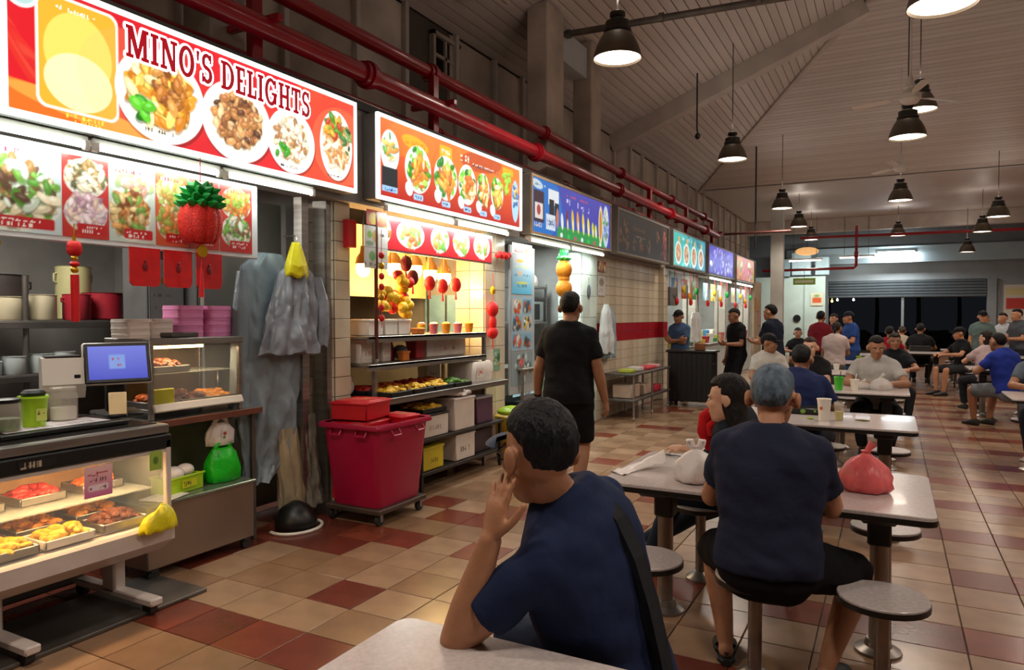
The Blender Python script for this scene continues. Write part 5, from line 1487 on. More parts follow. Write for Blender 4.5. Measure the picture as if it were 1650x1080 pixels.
ap = thing('hanging_apron', 'white apron hanging on tiled wall hook', 'apron', (-3.74, 0, 0))
drape([(1.72, 9.98, .05, .03), (1.6, 9.98, .14, .06), (1.3, 9.98, .2, .08), (1.0, 10.0, .19, .08)], 50, 6, .02, 22).obj('cloth', clm[0], ap, ang=80)
ap = thing('hanging_apron', 'longer blue apron hanging beside the white one', 'apron', (-3.77, 0, 0))
drape([(1.68, 10.24, .05, .03), (1.5, 10.24, .13, .06), (1.2, 10.25, .19, .07), (.92, 10.2, .2, .07)], 50, 6, .02, 26).obj('cloth', clm[1], ap, ang=80)
# steel side table by the tiled wall
stt = thing('side_table', 'worn steel two-shelf table against the tiled wall', 'table', (-3.55, 10.95, 0))
for z in (.68, .3):
    B().cbox((0, 0, z), (.5, 1.9, .03), .005).obj('shelf', dsteel, stt, smooth=False)
for sx in (-1, 1):
    for yy in (-.9, 0, .9):
        B().cyl((sx * .22, yy, .06), (sx * .22, yy, .68), .016, n=8).ell((sx * .22, yy, .03), (.02, .03, .03), 8).obj('leg', steel, stt)
for k, (yy, d, cc_, lb) in enumerate(((10.3, (.2, .26, .05), '#a8b03a', 'lime folded cloth'), (10.7, (.2, .22, .06), '#d0c8c4', 'white packet'), (11.2, (.22, .5, .04), '#c83a48', 'red tray'), (11.6, (.2, .2, .05), '#d8a0a0', 'pink packet'))):
    tag(B().cbox((-3.52, yy, .697 + d[2] / 2), d, .01).obj('packet', mat('packet_%d' % k, cc_, .6, 0, .15)), lb + ' on the worn steel side table', 'packet')
for k, (yy, d, cc_, lb) in enumerate(((10.35, (.3, .4, .2), '#b59a86', 'brown carton'), (10.95, (.3, .36, .16), '#b8a08c', 'beige carton'), (11.5, (.3, .4, .1), '#b8253a', 'red basket'))):
    tag(B().cbox((-3.55, yy, .317 + d[2] / 2), d, .012).obj('carton', mat('low_carton_%d' % k, cc_, .6, 0, .15)), lb + ' under the worn steel side table', 'carton')
# black counter
bkc = thing('black_counter', 'tall black counter with slatted front below the vendor', 'counter', (-3.04, 12.35, 0))
B().cbox((0, 0, .5), (.76, .4, .84), .01).obj('counter_body', mat('counter_black', '#100f0f', .5, 0, .1), bkc, smooth=False)
B().cbox((0, 0, .94), (.82, .46, .035), .006).obj('counter_top', black, bkc, smooth=False)
for k in range(9):
    B().cbox((-.34 + .085 * k, -.205, .5), (.06, .012, .8), .003).obj('slat', mat('counter_slat', '#181716', .4), bkc, smooth=False)
for sx in (-1, 1):
    for sy in (-1, 1):
        B().cyl((sx * .33, sy * .16, 0), (sx * .33, sy * .16, .09), .03, n=10).obj('foot', rubber, bkc)
tag(B().cbox((-2.9, 12.3, 1.02), (.16, .14, .12), .01).obj('wood_box', mat('wood_box', '#8a5026', .5, 0, .3, 12)), 'small brown wooden box on the black counter', 'box')

# ================================================================ STALLS FIVE TO SEVEN
def far_stall(y0, y1, nm, seed, cols):
    r_ = np.random.RandomState(seed)
    global rng
    old = rng
    rng = r_
    w = y1 - y0
    c = Canvas(w - .1, 1.5, .03, '#cfdcd8')
    for k in range(13):
        u, v_ = r_.rand() * (w - .5), r_.rand() * 1.1
        c.rrect(u, v_, u + .3 + .3 * r_.rand(), v_ + .25 + .2 * r_.rand(), .02, cols[k % len(cols)])
        c.dabs(u + .2, v_ + .15, .15, .12, 8, cols + ['#f0f0e8', '#3a4a4a'], .07, 1.6)
    c.rect(0, 0, w, .06, '#9aa6a4')
    t = thing('stall_wall_print', 'colourful poster wall inside the %s' % nm, 'poster', (0, 0, 0))
    B().cbox((-4.58, (y0 + y1) / 2, 1.75), (.03, w - .06, 1.6), .004).obj('panel', mat('mint_panel', '#c4d0cb', .4), t, smooth=False)
    c.sheet('poster', print_mat('poster_lit'), t, (-4.563, y0 + .05, .98))
    k_ = thing('stall_counter', 'white counter with steel top in the %s' % nm, 'counter', (-3.95, (y0 + y1) / 2, 0))
    B().cbox((0, 0, .44), (.5, w - .5, .88), .01).obj('counter_body', mat('counter_white', '#b8c0bc', .4, 0, .1), k_, smooth=False)
    B().cbox((.02, 0, .9), (.58, w - .45, .035), .006).obj('counter_top', steel, k_, smooth=False)
    for k in range(6):
        yy = y0 + .45 + (w - .9) * k / 5
        tag(B().lathe([(0.0005, 0), (.07, 0), (.09, .08 + .06 * (k % 3)), (.095, .09 + .06 * (k % 3)), (0.0005, .08)], (-3.85, yy, .92), n=14).obj('tub', mat('stall_tub_%d' % (k % 4), ['#c8b03a', '#b83a3a', '#d8dcd8', '#3f8a4a'][k % 4], .4, 0, .1)),
            '%s tub on the counter of %s, place %s' % (('yellow', 'red', 'white', 'green')[k % 4], nm, ORD[k].replace('bottom', 'first')), 'tub')
    for k in range(5):
        yy = y0 + .4 + (w - .8) * (k + .4 * ((k * 7) % 3 - 1)) / 4.6
        o_t = thing('hanging_trinket', '%s hanging trinket in the %s, place %s' % (('red', 'yellow', 'orange', 'red', 'green')[k], nm, ORD[k].replace('bottom', 'first')), 'ornament', (-3.66, yy, 1.95 + .12 * ((k * 2) % 3 - 1)), 0, 'trinkets hung in the far stalls')
        B().ell((0, 0, 0), (.04, .05, .08), 12).obj('trinket', [redf, yg, orp, redf, gl_][k], o_t)
        B().cyl((0, 0, .1), (0, 0, .5 - .12 * ((k * 2) % 3 - 1)), .004, n=5).obj('cord', redf, o_t)
    for k in range(4):
        yy = y0 + .5 + (w - 1) * k / 3
        tag(B().cbox((-4.12, yy, 1.06), (.2, .3, .286), .01).obj('stall_pack', mat('stall_pack_%d' % k, ['#b8353a', '#d8c04a', '#3f7aa8', '#d8d4c8'][k], .5, 0, .2)), '%s pack at the back of the %s counter' % (('red', 'yellow', 'blue', 'cream')[k], nm), 'pack')
    g = thing('stall_glass_panel', 'upright glass partition at front of the %s' % nm, 'glass panel', (-3.72, (y0 + y1) / 2 + .5, .92))
    B().cbox((0, 0, .4), (.008, .9, .8), .001).obj('pane', glass, g, smooth=False)
    B().cbox((0, -.45, .6), (.03, .03, 1.3), .003).cbox((0, .45, .6), (.03, .03, 1.3), .003).obj('frame_post', steel, g, smooth=False)
    for k in range(3):
        cc_ = Canvas(.5, .4, .03, cols[(k + 1) % len(cols)]); cc_.dabs(.25, .2, .2, .15, 10, cols + ['#f4f4ec'], .09, 1.6)
        hm = sheet_thing('hanging %s picture menu in the %s' % (('first', 'second', 'third')[k], nm), cc_, (-3.8, y0 + .35 + .75 * k, 1.9), m=print_mat('poster_lit'), name='hanging_menu')
        B().cyl((-3.8, y0 + .6 + .75 * k, 2.29), (-3.8, y0 + .6 + .75 * k, 2.45), .006, n=5).obj('cord', black, hm)
    rng = old
far_stall(13.35, 15.8, 'turquoise sign stall', 3, ['#e8c03a', '#3f8ac0', '#d8502a', '#5fb05a', '#e8e4d0'])
far_stall(16.0, 19.0, 'purple sign stall', 5, ['#c84a5a', '#7fb0c8', '#e8d860', '#a8c8c0', '#d8d8d4'])
far_stall(19.2, 22.3, 'last stall', 8, ['#b8403a', '#d8c0a0', '#8ab0b8', '#e0e0d8', '#6a9a6a'])
t = thing('grey_cabinet', 'grey hanging cabinet box in turquoise sign stall', 'cabinet', (-3.9, 13.75, 1.75))
B().cbox((0, 0, .18), (.3, .5, .36), .01).obj('cabinet_body', mat('grey_cab', '#6a6a66', .5), t, smooth=False)
B().cyl((0, -.2, .3), (0, -.2, .87), .01, n=6).obj('hanger', dsteel, t)
B().cyl((0, .2, .3), (0, .2, .87), .01, n=6).obj('hanger', dsteel, t)
B().prism([(-.1, .1), (0, 0), (.1, .1), (0, .04)], (.152, 0, .12), (0, 1, 0), (0, 0, 1), .004).obj('mark', black, t, smooth=False)
t = thing('white_apron_hung', 'white tee shirt cloth hanging at the turquoise stall', 'cloth', (-3.7, 0, 0))
drape([(1.62, 15.3, .3, .03), (1.5, 15.3, .4, .05), (1.0, 15.3, .38, .06)], 40, 6, .015, 31).obj('cloth', clm[0], t, ang=80)
tag(B().cbox((-3.85, 15.3, 1.118), (.12, .3, .4), .02).obj('green_bag', gbag), 'bright green bag standing on the turquoise sign stall counter', 'bag')
# clutter beyond the last stall
t = thing('corner_shop_front', 'brown wood panelled shop front beyond the last stall', 'shop front', (-3.75, 23.2, 0))
B().cbox((0, 0, 1.3), (.1, 1.3, 2.6), .01).obj('panel', mat('tan_panel', '#9a866c', .6, 0, .15), t, smooth=False)
B().cbox((.06, -.2, 1.9), (.02, .5, .4), .004).obj('picture', mat('amber_panel', '#a8763a', .5, 0, .4, 6), t, smooth=False)
B().cbox((.06, .3, 1.5), (.02, .4, .5), .004).obj('notice', mat('pinkish_notice', '#b07a78', .5, 0, .3, 12), t, smooth=False)
t = thing('blue_boards', 'pale blue boards and box stacked above the far white wall', 'boards', (-3.2, 30.45, 3.1))
B().cbox((0, 0, .5), (.7, .5, .9), .02).obj('board', mat('pale_blue_box', '#b2c6ca', .5, 0, .1), t, smooth=False)
B().cbox((.75, .1, .4), (.5, .4, .7), .02).obj('board', MATS['pale_blue_box'], t, smooth=False)
B().cbox((-.6, -.1, .35), (.4, .3, .7), .02).obj('board', mat('blue_grey_box', '#8fa5aa', .5, 0, .1), t, smooth=False)
t = thing('orange_lantern', 'glowing orange paper lamp above the far white wall', 'lamp', (-2.9, 29.3, 4.0))
B().ell((0, 0, 0), (.42, .2, .16), 16).obj('lamp_shade', mat('orange_glow', '#e8b070', .5, 0, .2, emit=.9), t)
B().cyl((0, 0, .1), (0, 0, 1.2), .01, n=6).obj('cord', black, t)
c = Canvas(.45, .5, .04, '#d8d0b0'); c.rect(.05, .1, .4, .3, '#d05a2a'); c.ell(.22, .38, .1, .05, '#6a9a4a')
sheet_thing('orange and green poster on the far white wall', c, (-2.85, 30.36, 1.95), (1, 0, 0))
c = Canvas(.7, .22, .04, '#9ac83a'); c.rect(.05, .08, .65, .14, '#e8f0d0')
ls = sheet_thing('lime green sign by the far white column', c, (-3.0, 26.0, 2.6), (1, 0, 0), m=print_mat('poster_lit'), name='hanging_sign', cat='sign')
B().cyl((-2.65, 26, 2.8), (-2.65, 26, 3.12), .008, n=5).obj('hanger', black, ls)
tag(B().cyl((-3.35, 30.33, 1.45), (-3.35, 30.38, 1.45), .14, n=18).obj('wall_disc', black), 'round black disc on the far white wall', 'disc')
c = Canvas(.8, 1.4, .05, '#d8ccc0'); c.rect(.1, .5, .7, .9, '#c8403a'); c.rect(.1, 1.0, .7, 1.25, '#d8c890')
sheet_thing('red and cream poster on the far right wall', c, (3.62, 31.86, 1.3), (1, 0, 0))

# ================================================================ OUTSIDE, THROUGH THE FAR OPENING
struct(B().span((-12, 36, -.2), (16, 60, -.02)), 'ground', mat('night_ground', '#1a1d1a', .9))
bark = mat('night_bark', '#3a3d38', .9, 0, .2)
leafm = mat('night_leaves', '#1c2a1c', .8, 0, .4, 3)
for k, (x, y) in enumerate(((-3.0, 41), (-.8, 45), (1.1, 40.5), (3.2, 46), (4.4, 41), (6.6, 45))):
    t = thing('night_tree', 'slim dark tree outside, %s from the left' % ('first', 'second', 'third', 'fourth', 'fifth', 'sixth')[k], 'tree', (x, y, 0), 0, 'trees in the dark outside')
    B().tube([(0, 0, 0), (.05, 0, 1.6), (0, .1, 3.4), (.1, 0, 5)], [.12, .1, .08, .05], 8).obj('trunk', bark, t)
    b = B()
    rr_ = random.Random(k)
    for q_ in range(9):
        b.ell((rr_.uniform(-.6, .6), rr_.uniform(-.6, .6), 3.6 + rr_.uniform(0, 1.6)), (.6, .6, .45), 10)
    b.obj('crown', leafm, t)
for k, x in enumerate((-3.2, -1.55, .1, 1.75, 3.4, 5.05)):
    b = B()
    rr_ = random.Random(40 + k)
    for q_ in range(14):
        b.ell((x + rr_.uniform(-.52, .52), 38 + rr_.uniform(-.3, .3), .15 + rr_.uniform(0, .6)), (.28, .25, .25), 8)
    tag(b.obj('night_shrub', leafm), 'low dark shrub outside, %s from the left' % ('first', 'second', 'third', 'fourth', 'fifth', 'sixth')[k], 'shrub', 'shrubs in the dark outside')
for k, (x, z, cc_) in enumerate(((-2.2, 2.15, '#ffe070'), (-2.0, 2.2, '#fff6e0'), (-1.4, 2.2, '#eef4ff'))):
    tag(B().ell((x, 32.1, z), (.04, .04, .05), 10).cyl((x, 32.1, z), (x, 32.1, 2.97), .006, n=5).obj('outdoor_bulb', mat('outdoor_bulb_%d' % k, cc_, .5, 0, 0, emit=8)), 'small outdoor bulb beyond the shutter, %s' % ('yellow one', 'warm white one', 'cool white one')[k], 'lamp')
# ================================================================ LAMPS, FANS, TABLES, STOOLS
def ceil_z(x, y):
    if y > HY:
        return EZ
    zl = EZ + (x - EX) * sl
    zf = AZ - (y - AY) * (AZ - EZ) / (HY - AY)
    return min(AZ, zl if y < AY + (AX - x) * hk and x < AX else (AZ if y < AY else zf))

lamp_m = mat('lamp_housing', '#6e6557', 0.45, 0.5, 0.15)
lamp_in = mat('lamp_glow', '#fff0df', 0.5, 0, 0, emit=7.0, ecol='#ffe9d2')
lamp_dark = mat('lamp_ballast', '#403d37', 0.5, 0.3)
def _lamp_meshes():
    sh = B().lathe([(0.075, 0.285), (0.115, 0.28), (0.15, 0.25), (0.185, 0.195), (0.215, 0.13), (0.238, 0.06), (0.25, 0.0), (0.244, 0.0), (0.23, 0.06), (0.207, 0.125), (0.175, 0.19), (0.1, 0.24)], n=28)
    bl = B().lathe([(0.05, 0.27), (0.142, 0.27), (0.142, 0.3), (0.125, 0.31), (0.125, 0.375), (0.09, 0.39), (0.06, 0.405), (0.06, 0.42), (0.08, 0.435), (0.08, 0.47), (0.03, 0.48), (0.02, 0.5)], n=20)
    gl = B().lathe([(0.0005, 0.035), (0.1, 0.025), (0.232, 0.022), (0.236, 0.03), (0.0005, 0.06)], n=28)
    return sh.mesh('reflector'), bl.mesh('ballast_housing'), gl.mesh('diffuser')
LM = _lamp_meshes()
for me, m in zip(LM, (lamp_m, lamp_dark, lamp_in)):
    me.materials.append(m)
def pendant(x, y, z, where, power=1.0, tilt=0.0):
    t = thing('pendant_lamp', 'bell-shaped industrial pendant lamp ' + where, 'lamp', (x, y, z), 0, 'pendant lamps under the roof')
    t.rotation_euler.x = tilt
    for me in LM:
        o = bpy.data.objects.new(me.name, me)
        COL.objects.link(o)
        o.parent = t
    B().cyl((0, 0, 0.5), (0, 0, ceil_z(x, y) - z), 0.009, n=6).obj('suspension_rod', dsteel, t)
    l = bpy.data.lights.new('lamp_light', 'SPOT')
    l.energy = PEND_W * power
    l.color = (1.0, 0.86, 0.73)
    l.spot_size = R(165)
    l.spot_blend = 0.6
    l.shadow_soft_size = 0.2
    lo = bpy.data.objects.new('lamp_light', l)
    COL.objects.link(lo)
    lo.parent = t
    lo.location = (0, 0, -0.02)
    lv = bpy.data.lights.new('added_uplight', 'POINT')      # uplight added above the reflector to brighten the ceiling
    lv.energy = PEND_W * 0.042 * power
    lv.color = (1.0, 0.88, 0.78)
    lv.shadow_soft_size = 0.1
    vo = bpy.data.objects.new('added_uplight', lv)
    COL.objects.link(vo)
    vo.parent = t
    vo.location = (0, 0, 0.62)
    return t
for a in ((-2.54, 7.08, 4.2, 'nearest the stalls, big one in front of the roof columns'), (-2.51, 12.92, 4.28, 'second in the row along the stalls'),
          (-2.41, 18.54, 4.16, 'third in the row along the stalls'), (-2.5, 22.9, 4.2, 'fourth in the row along the stalls'),
          (-2.55, 27.06, 4.2, 'last in the row along the stalls'), (0.31, 6.45, 3.93, 'cut by the top edge of the photo'),
          (0.16, 11.8, 4.11, 'just below the nearer ceiling fan'), (0.34, 13.0, 4.78, 'glowing white behind the nearer fan hub'),
          (0.12, 17.76, 4.05, 'just below the farther ceiling fan'), (0.13, 27.0, 4.2, 'small and far, above the shutter middle'),
          (2.18, 20.4, 3.89, 'nearest the right edge of the photo'), (2.25, 24.55, 3.96, 'between the right edge lamp and far shutter'),
          (2.2, 28.6, 3.7, 'lowest and farthest on the right before the blue fascia')):
    pendant(*a)
for k, (x, y) in enumerate(((-2.5, 1.0), (0.2, 0.9), (2.3, 2.6), (2.3, 8.6), (2.3, 14.6), (5, 4), (5, 10), (5, 16), (5, 22), (7.6, 7), (7.6, 14))):
    pendant(x, y, 4.15, 'outside the photo, number %s' % ('one', 'two', 'three', 'four', 'five', 'six', 'seven', 'eight', 'nine', 'ten', 'eleven')[k])

fan_m = mat('fan_white', '#f4f1ec', 0.3, 0, 0.04)
def fan(x, y, z, where, a0, rad=0.72):
    t = thing('ceiling_fan', 'white three-bladed ceiling fan ' + where, 'fan', (x, y, z), 0, 'ceiling fans')
    B().lathe([(0.02, -0.09), (0.09, -0.08), (0.13, -0.03), (0.13, 0.03), (0.06, 0.09), (0.03, 0.12), (0.05, 0.14), (0.03, 0.26), (0.012, 0.3)], n=20).obj('motor', fan_m, t)
    B().cyl((0, 0, 0.28), (0, 0, ceil_z(x, y) - z), 0.012, n=8).obj('down_rod', fan_m, t)
    for k in range(3):
        a = a0 + k * 2 * PI / 3
        m = Matrix.Rotation(a, 3, 'Z') @ Matrix.Rotation(R(10), 3, 'X')
        b = B()
        b.cbox(m @ V((0.2, 0, 0)), (0.18, 0.03, 0.012), 0.003, m=m)
        p = [(0.25, -0.045), (0.5, -0.075), (rad, -0.06), (rad + .015, 0), (rad, 0.055), (0.5, 0.07), (0.25, 0.045)]
        b.prism(p, (0, 0, 0), m @ V((1, 0, 0)), m @ V((0, 1, 0)), 0.01)
        b.obj('blade', fan_m, t, smooth=False)
fan(0.17, 10.8, 4.42, 'nearer of the two over the aisle', 0.75)
fan(0.1, 16.5, 4.55, 'farther of the two over the aisle', 0.25)

# far strip light on the blue fascia
fl = thing('strip_light', 'white strip light on the pale blue far fascia', 'light', (0.1, 31.35, 3.98))
B().cbox((0, 0.06, 0.04), (1.3, 0.08, 0.08), 0.01).obj('fitting', white_e, fl)
B().cyl((-0.6, 0, 0), (0.6, 0, 0), 0.03).obj('tube', mat('far_tube', '#f4f8ff', 0.5, 0, 0, emit=9), fl)
area_light('tube_light', (0, -.1, -.05), 1.2, 60, (.9, .97, 1), fl, (R(60), 0, 0), .1)
for lx, ly, lz, nm in ((-2.9, 28.6, 3.6, 'before the far white wall'), (-1.2, 29.2, 3.7, 'between the far white wall and shutter')):
    f2 = thing('strip_light', 'white strip light hung ' + nm, 'light', (lx, ly, lz))
    B().cbox((0, 0, 0.05), (1.2, .1, .06), .01).obj('fitting', white_e, f2)
    B().cyl((-.55, 0, 0), (.55, 0, 0), .025).obj('tube', MATS['far_tube'], f2)
    for sx in (-.4, .4):
        B().cyl((sx, 0, .08), (sx, 0, EZ - lz), .008, n=6).obj('hanger', dsteel, f2)
    area_light('tube_light', (0, 0, -.04), 1.1, 45, (.92, 1, .97), f2, (R(30), 0, 0), .1)

# ---- tables and stools
top_m = mat('table_laminate', '#c6bbb8', 0.2, 0, 0.10, 90, 0.0, coat=0.15)
edge_m = mat('table_black_edge', '#121110', 0.4)
post_m = mat('table_post', '#8e867f', 0.35, 0.8, 0.2, 8)
stool_m = mat('stool_laminate', '#beb3b0', 0.26, 0, 0.12, 60)
def _table():
    W, D = 1.42, 0.86
    t = B().rings([rr(W, D, 0.735, .045), rr(W, D, 0.747, .045), rr(W - .006, D - .006, 0.75, .042)])
    e = B().rings([rr(W - .01, D - .01, 0.708, .045), rr(W + .004, D + .004, 0.712, .047), rr(W + .004, D + .004, 0.735, .047)])
    br = [B().cbox((sx * 0.5, 0, 0.68), (0.14, 0.5, 0.06), 0.01).cbox((sx * 0.5, 0, 0.58), (0.1, 0.1, 0.16), 0.01) for sx in (-1, 1)]
    po = [B().cyl((sx * 0.5, 0, 0), (sx * 0.5, 0, 0.56), 0.04, n=16).lathe([(0.1, 0.0), (0.1, 0.012), (0.06, 0.03), (0.05, 0.06)], (sx * 0.5, 0, 0), n=16) for sx in (-1, 1)]
    return t, e, br, po
_t = _table()
TM = [('table_top', _t[0].mesh('table_top'), top_m), ('edge_band', _t[1].mesh('edge_band'), edge_m)]
TM += [('bracket', b.mesh('bracket'), edge_m) for b in _t[2]] + [('leg', b.mesh('leg'), post_m) for b in _t[3]]
SM = [('seat', B().lathe([(0.0005, 0.45), (0.163, 0.45), (0.166, 0.447), (0.166, 0.44), (0.0005, 0.44)], n=28).mesh('seat'), stool_m),
      ('edge_band', B().lathe([(0.0005, 0.44), (0.168, 0.4405), (0.168, 0.418), (0.16, 0.415), (0.0005, 0.415)], n=28).mesh('edge_band'), edge_m),
      ('post', B().lathe([(0.06, 0.415), (0.06, 0.40), (0.029, 0.395), (0.029, 0.05), (0.045, 0.045), (0.085, 0.012), (0.085, 0.0)], n=18).mesh('post'), post_m)]
for _, me, m in TM + SM:
    me.materials.append(m)
def place(parts, root):
    for n, me, _ in parts:
        o = bpy.data.objects.new(n, me)
        COL.objects.link(o)
        o.parent = root
TABX = -0.54
def table(x, y, label):
    place(TM, thing('dining_table', label, 'table', (x, y, 0), 0, 'fixed dining tables'))
def stool(x, y, label):
    place(SM, thing('round_stool', label, 'stool', (x, y, 0), 0, 'fixed round stools'))
tabs = [(1.10, 'front table cut by the bottom edge', 'f'), (3.67, 'table with the white and red plastic bags', 'fb'), (6.08, 'table with the white cup and juice cup', 'fb'),
        (8.63, 'table where the grey polo man sits', 'fb'), (11.15, 'table behind the grey polo man', 'fb'), (13.7, 'sixth table from the front', 'fb')]
for y, nm, sides in tabs:
    table(TABX + (.11 if y < 2 else 0), y, 'long laminate table with black edge, ' + nm)
    for s_, sw in ((-1, 'near side'), (1, 'far side')):
        if (y < 2 or y > 13) and s_ < 0:
            continue
        for x, xw in ((-0.44, 'left'), (0.04, 'middle'), (0.52, 'right')):
            stool(TABX + x, y + s_ * 0.53, 'round stool, %s place on %s of %s' % (xw, sw, nm))
for y, nm in ((8.72, 'nearest on the right side'), (13.1, 'second on the right side'), (16.9, 'third on the right side'), (19.8, 'fourth on the right side')):
    table(1.74, y, 'long laminate table, ' + nm)
    for s_, sw in ((-1, 'near side'), (1, 'far side')):
        for x, xw in ((-0.44, 'left'), (0.04, 'middle')):
            stool(1.74 + x, y + s_ * 0.53, 'round stool, %s place on %s of table %s' % (xw, sw, nm))
for x, y, nm in ((-1.1, 16.6, 'far table behind the people standing'), (0.35, 18.0, 'far table by the black chair')):
    table(x, y, 'long laminate table, ' + nm)

# ---- things on the tables
def crumple(prof, n, amp, seed, fr=3.0):
    def fn(r, z, t):
        q = V((math.cos(t) * fr, math.sin(t) * fr, z * 14 + seed))
        k = 1 + amp * (mnoise.noise(q) + 0.5 * mnoise.noise(q * 2.3))
        return V((r * k * math.cos(t), r * k * math.sin(t), z + 0.1 * amp * r * mnoise.noise(q * 1.7)))
    return fn
def bag(name, label, loc, m, w, h, seed, handles=True, rz=0, neck=0.75, flat=1.0, mouth=True):
    t = thing(name, label, 'bag', loc, rz)
    prof = [(w * .35, 0.0), (w * .5, 0.006), (w * .56, h * .12), (w * .55, h * .3), (w * .46, h * .5), (w * .3, h * .65), (w * .13, h * neck), (w * .08, h * (neck + .05)), (w * .12, h * (neck + .1))]
    b = B().lathe(prof, (0, 0, 0), 36, crumple(prof, 36, 0.22, seed))
    for i, p in enumerate(b.v):
        b.v[i] = (p[0], p[1] * flat, max(0.0, p[2]))
    b.obj('body', m, t, ang=80)
    if handles:
        for s_ in (-1, 1):
            hb = B().tube([(s_ * 0.01, 0, h * (neck + .02)), (s_ * w * .16, 0.01, h * (neck + .14)), (s_ * w * .2, 0.0, h * .98), (s_ * w * .12, -.01, h * 1.0), (s_ * 0.01, 0, h * (neck + .04))], [0.012, 0.016, 0.01, 0.012, 0.012], 8)
            hb.obj('handle', m, t, ang=80)
    else:
        B().tube([(0, 0, h * neck), (0.008, 0.004, h * (neck + .12)), (0.03, 0.01, h)], [w * .07, w * .06, w * .11], 10).obj('knot', m, t, ang=80)
    return t
wbag = mat('white_plastic_bag', '#ece3df', 0.35, 0, 0.06, 9, 0.5, 14, alpha=0.96)
rbag = mat('red_plastic_bag', '#ee6a6c', 0.35, 0, 0.15, 7, 0.5, 14, alpha=0.9)
gbag = mat('green_plastic_bag', '#17b71f', 0.35, 0, 0.15, 7, 0.5, 14)
ybag = mat('yellow_plastic_bag', '#e0d21a', 0.35, 0, 0.12, 7, 0.5, 14)
cbag = mat('clear_plastic_bag', '#dcd6d2', 0.3, 0, 0.1, 7, 0.6, 14, alpha=0.55)
bag('plastic_bag', 'white plastic bag with tied handles on table with bags', (-0.83, 3.45, 0.75), wbag, 0.19, 0.2, 3, True, 0.3)
bag('plastic_bag', 'red plastic bag with knotted neck on table with bags', (-0.1, 3.64, 0.75), rbag, 0.2, 0.215, 9, False)
bag('plastic_bag', 'clear plastic bag of food before the grey polo man', (-0.1, 8.66, 0.75), cbag, 0.2, 0.17, 5, False)
bag('plastic_bag', 'flat clear takeaway bag beside the clear knotted bag', (-0.28, 8.72, 0.75), cbag, 0.17, 0.1, 15, False)
# crumpled white bag lying flat
cb = Canvas(0.3, 0.13, 0.006, '#efe6e0')
cr = thing('crumpled_bag', 'flat crumpled white bag standing on table corner', 'bag', (-1.17, 3.5, 0.752), R(62))
b = B()
nu, nv = 14, 6
for side in (0, 1):
    pts = []
    for i in range(nu + 1):
        for j in range(nv + 1):
            u, v_ = i / nu, j / nv
            hgt = 0.012 + 0.1 * u * (1 - 0.3 * v_)
            w_ = 0.055 * (1 - 0.55 * u)
            pts.append((0.3 * u - .1, (v_ - .5) * 2 * w_ + 0.03 * math.sin(u * 4), max(0.001, hgt * (0.35 + 0.65 * math.sin(v_ * PI)) * u + 0.012 * mnoise.noise(V((u * 7, v_ * 5, 1))) - side * 0.004 * (1 - u) - side * .004)))
    f = [(i * (nv + 1) + j, (i + 1) * (nv + 1) + j, (i + 1) * (nv + 1) + j + 1, i * (nv + 1) + j + 1) for i in range(nu) for j in range(nv)]
    b.add(pts, f)
b.obj('film', wbag, cr, ang=80)
sp = thing('spoon', 'dark spoon lying on table with bags', 'spoon', (-1.06, 3.98, 0.752), R(-20))
B().tube([(-0.05, 0, 0.004), (0.0, 0, 0.008), (0.05, 0, 0.004)], [0.005, 0.004, 0.004], 6).obj('handle', dsteel, sp)
B().ell((-0.065, 0, 0.006), (0.022, 0.015, 0.006)).obj('bowl', dsteel, sp)
def cup(label, loc, body, r0, r1, h, lid=None, straw=None, dots=None):
    t = thing('drink_cup', label, 'cup', loc)
    B().lathe([(0.0005, 0.0), (r0, 0.0), (r1, h), (r1 + .004, h + .003), (r1 + .003, h + .009), (r1 - .003, h + .006), (r1 - .006, h * .9), (0.0005, h * .88)], n=24).obj('cup_body', body, t)
    if lid:
        B().lathe([(r1 + .004, h + .006), (r1 + .005, h + .014), (r1 * .8, h + .018), (0.0005, h + .018)], n=24).obj('lid', lid, t)
    if straw:
        B().cyl((0.005, 0, h * .8), (0.02, 0.01, h + .07), 0.004).obj('straw', straw, t)
    if dots:
        B().ell((-r1 * .35, -r1 * .87, h * .62), (0.012, 0.005, 0.014)).obj('printed_dot', dots, t)
    return t
cup('tall white paper cup with orange dot on table', (-0.45, 5.9, 0.75), white_p, 0.036, 0.05, 0.16, dots=mat('orange_print', '#d9683a', 0.5))
jc = cup('clear cup with yellow juice beside the white cup', (-0.35, 5.97, 0.75), mat('clear_cup', '#d8d8cf', 0.1, 0, 0, alpha=0.3), 0.028, 0.036, 0.13)
B().lathe([(0.0005, .004), (0.026, .004), (0.032, .07), (0.0005, .07)], n=20).obj('juice', mat('yellow_juice', '#c9b52a', 0.3), jc)
cup('bright green drink cup near the woman in black', (-0.5, 8.42, 0.75), mat('green_cup', '#3fae2b', 0.35, 0, 0.1), 0.036, 0.05, 0.135, straw=black)
cup('white foam cup next to the green cup', (-0.35, 8.46, 0.75), white_p, 0.032, 0.045, 0.11, straw=white_p)
tr = thing('tray', 'black patterned tray with green print on table', 'tray', (-0.63, 6.3, 0.752))
B().cbox((0, 0, 0.025), (0.3, 0.22, 0.05), 0.01).obj('tray_body', black, tr)
B().ell((0.0, -.112, 0.025), (0.02, 0.003, 0.018)).ell((-.09, -.112, 0.03), (0.01, 0.003, 0.01)).ell((.09, -.112, 0.03), (0.01, 0.003, 0.01)).obj('green_print', mat('green_print', '#6f9a3a', 0.6), tr)
tag(B().tube([(-0.24, 6.02, 0.756), (-0.18, 6.0, 0.757), (-0.14, 6.01, 0.756)], [0.004, 0.008, 0.004], 6).obj('leaf_scrap', mat('leaf_scrap', '#6a6b1f', 0.7)), 'small olive leaf scrap beside the juice cup', 'scrap')
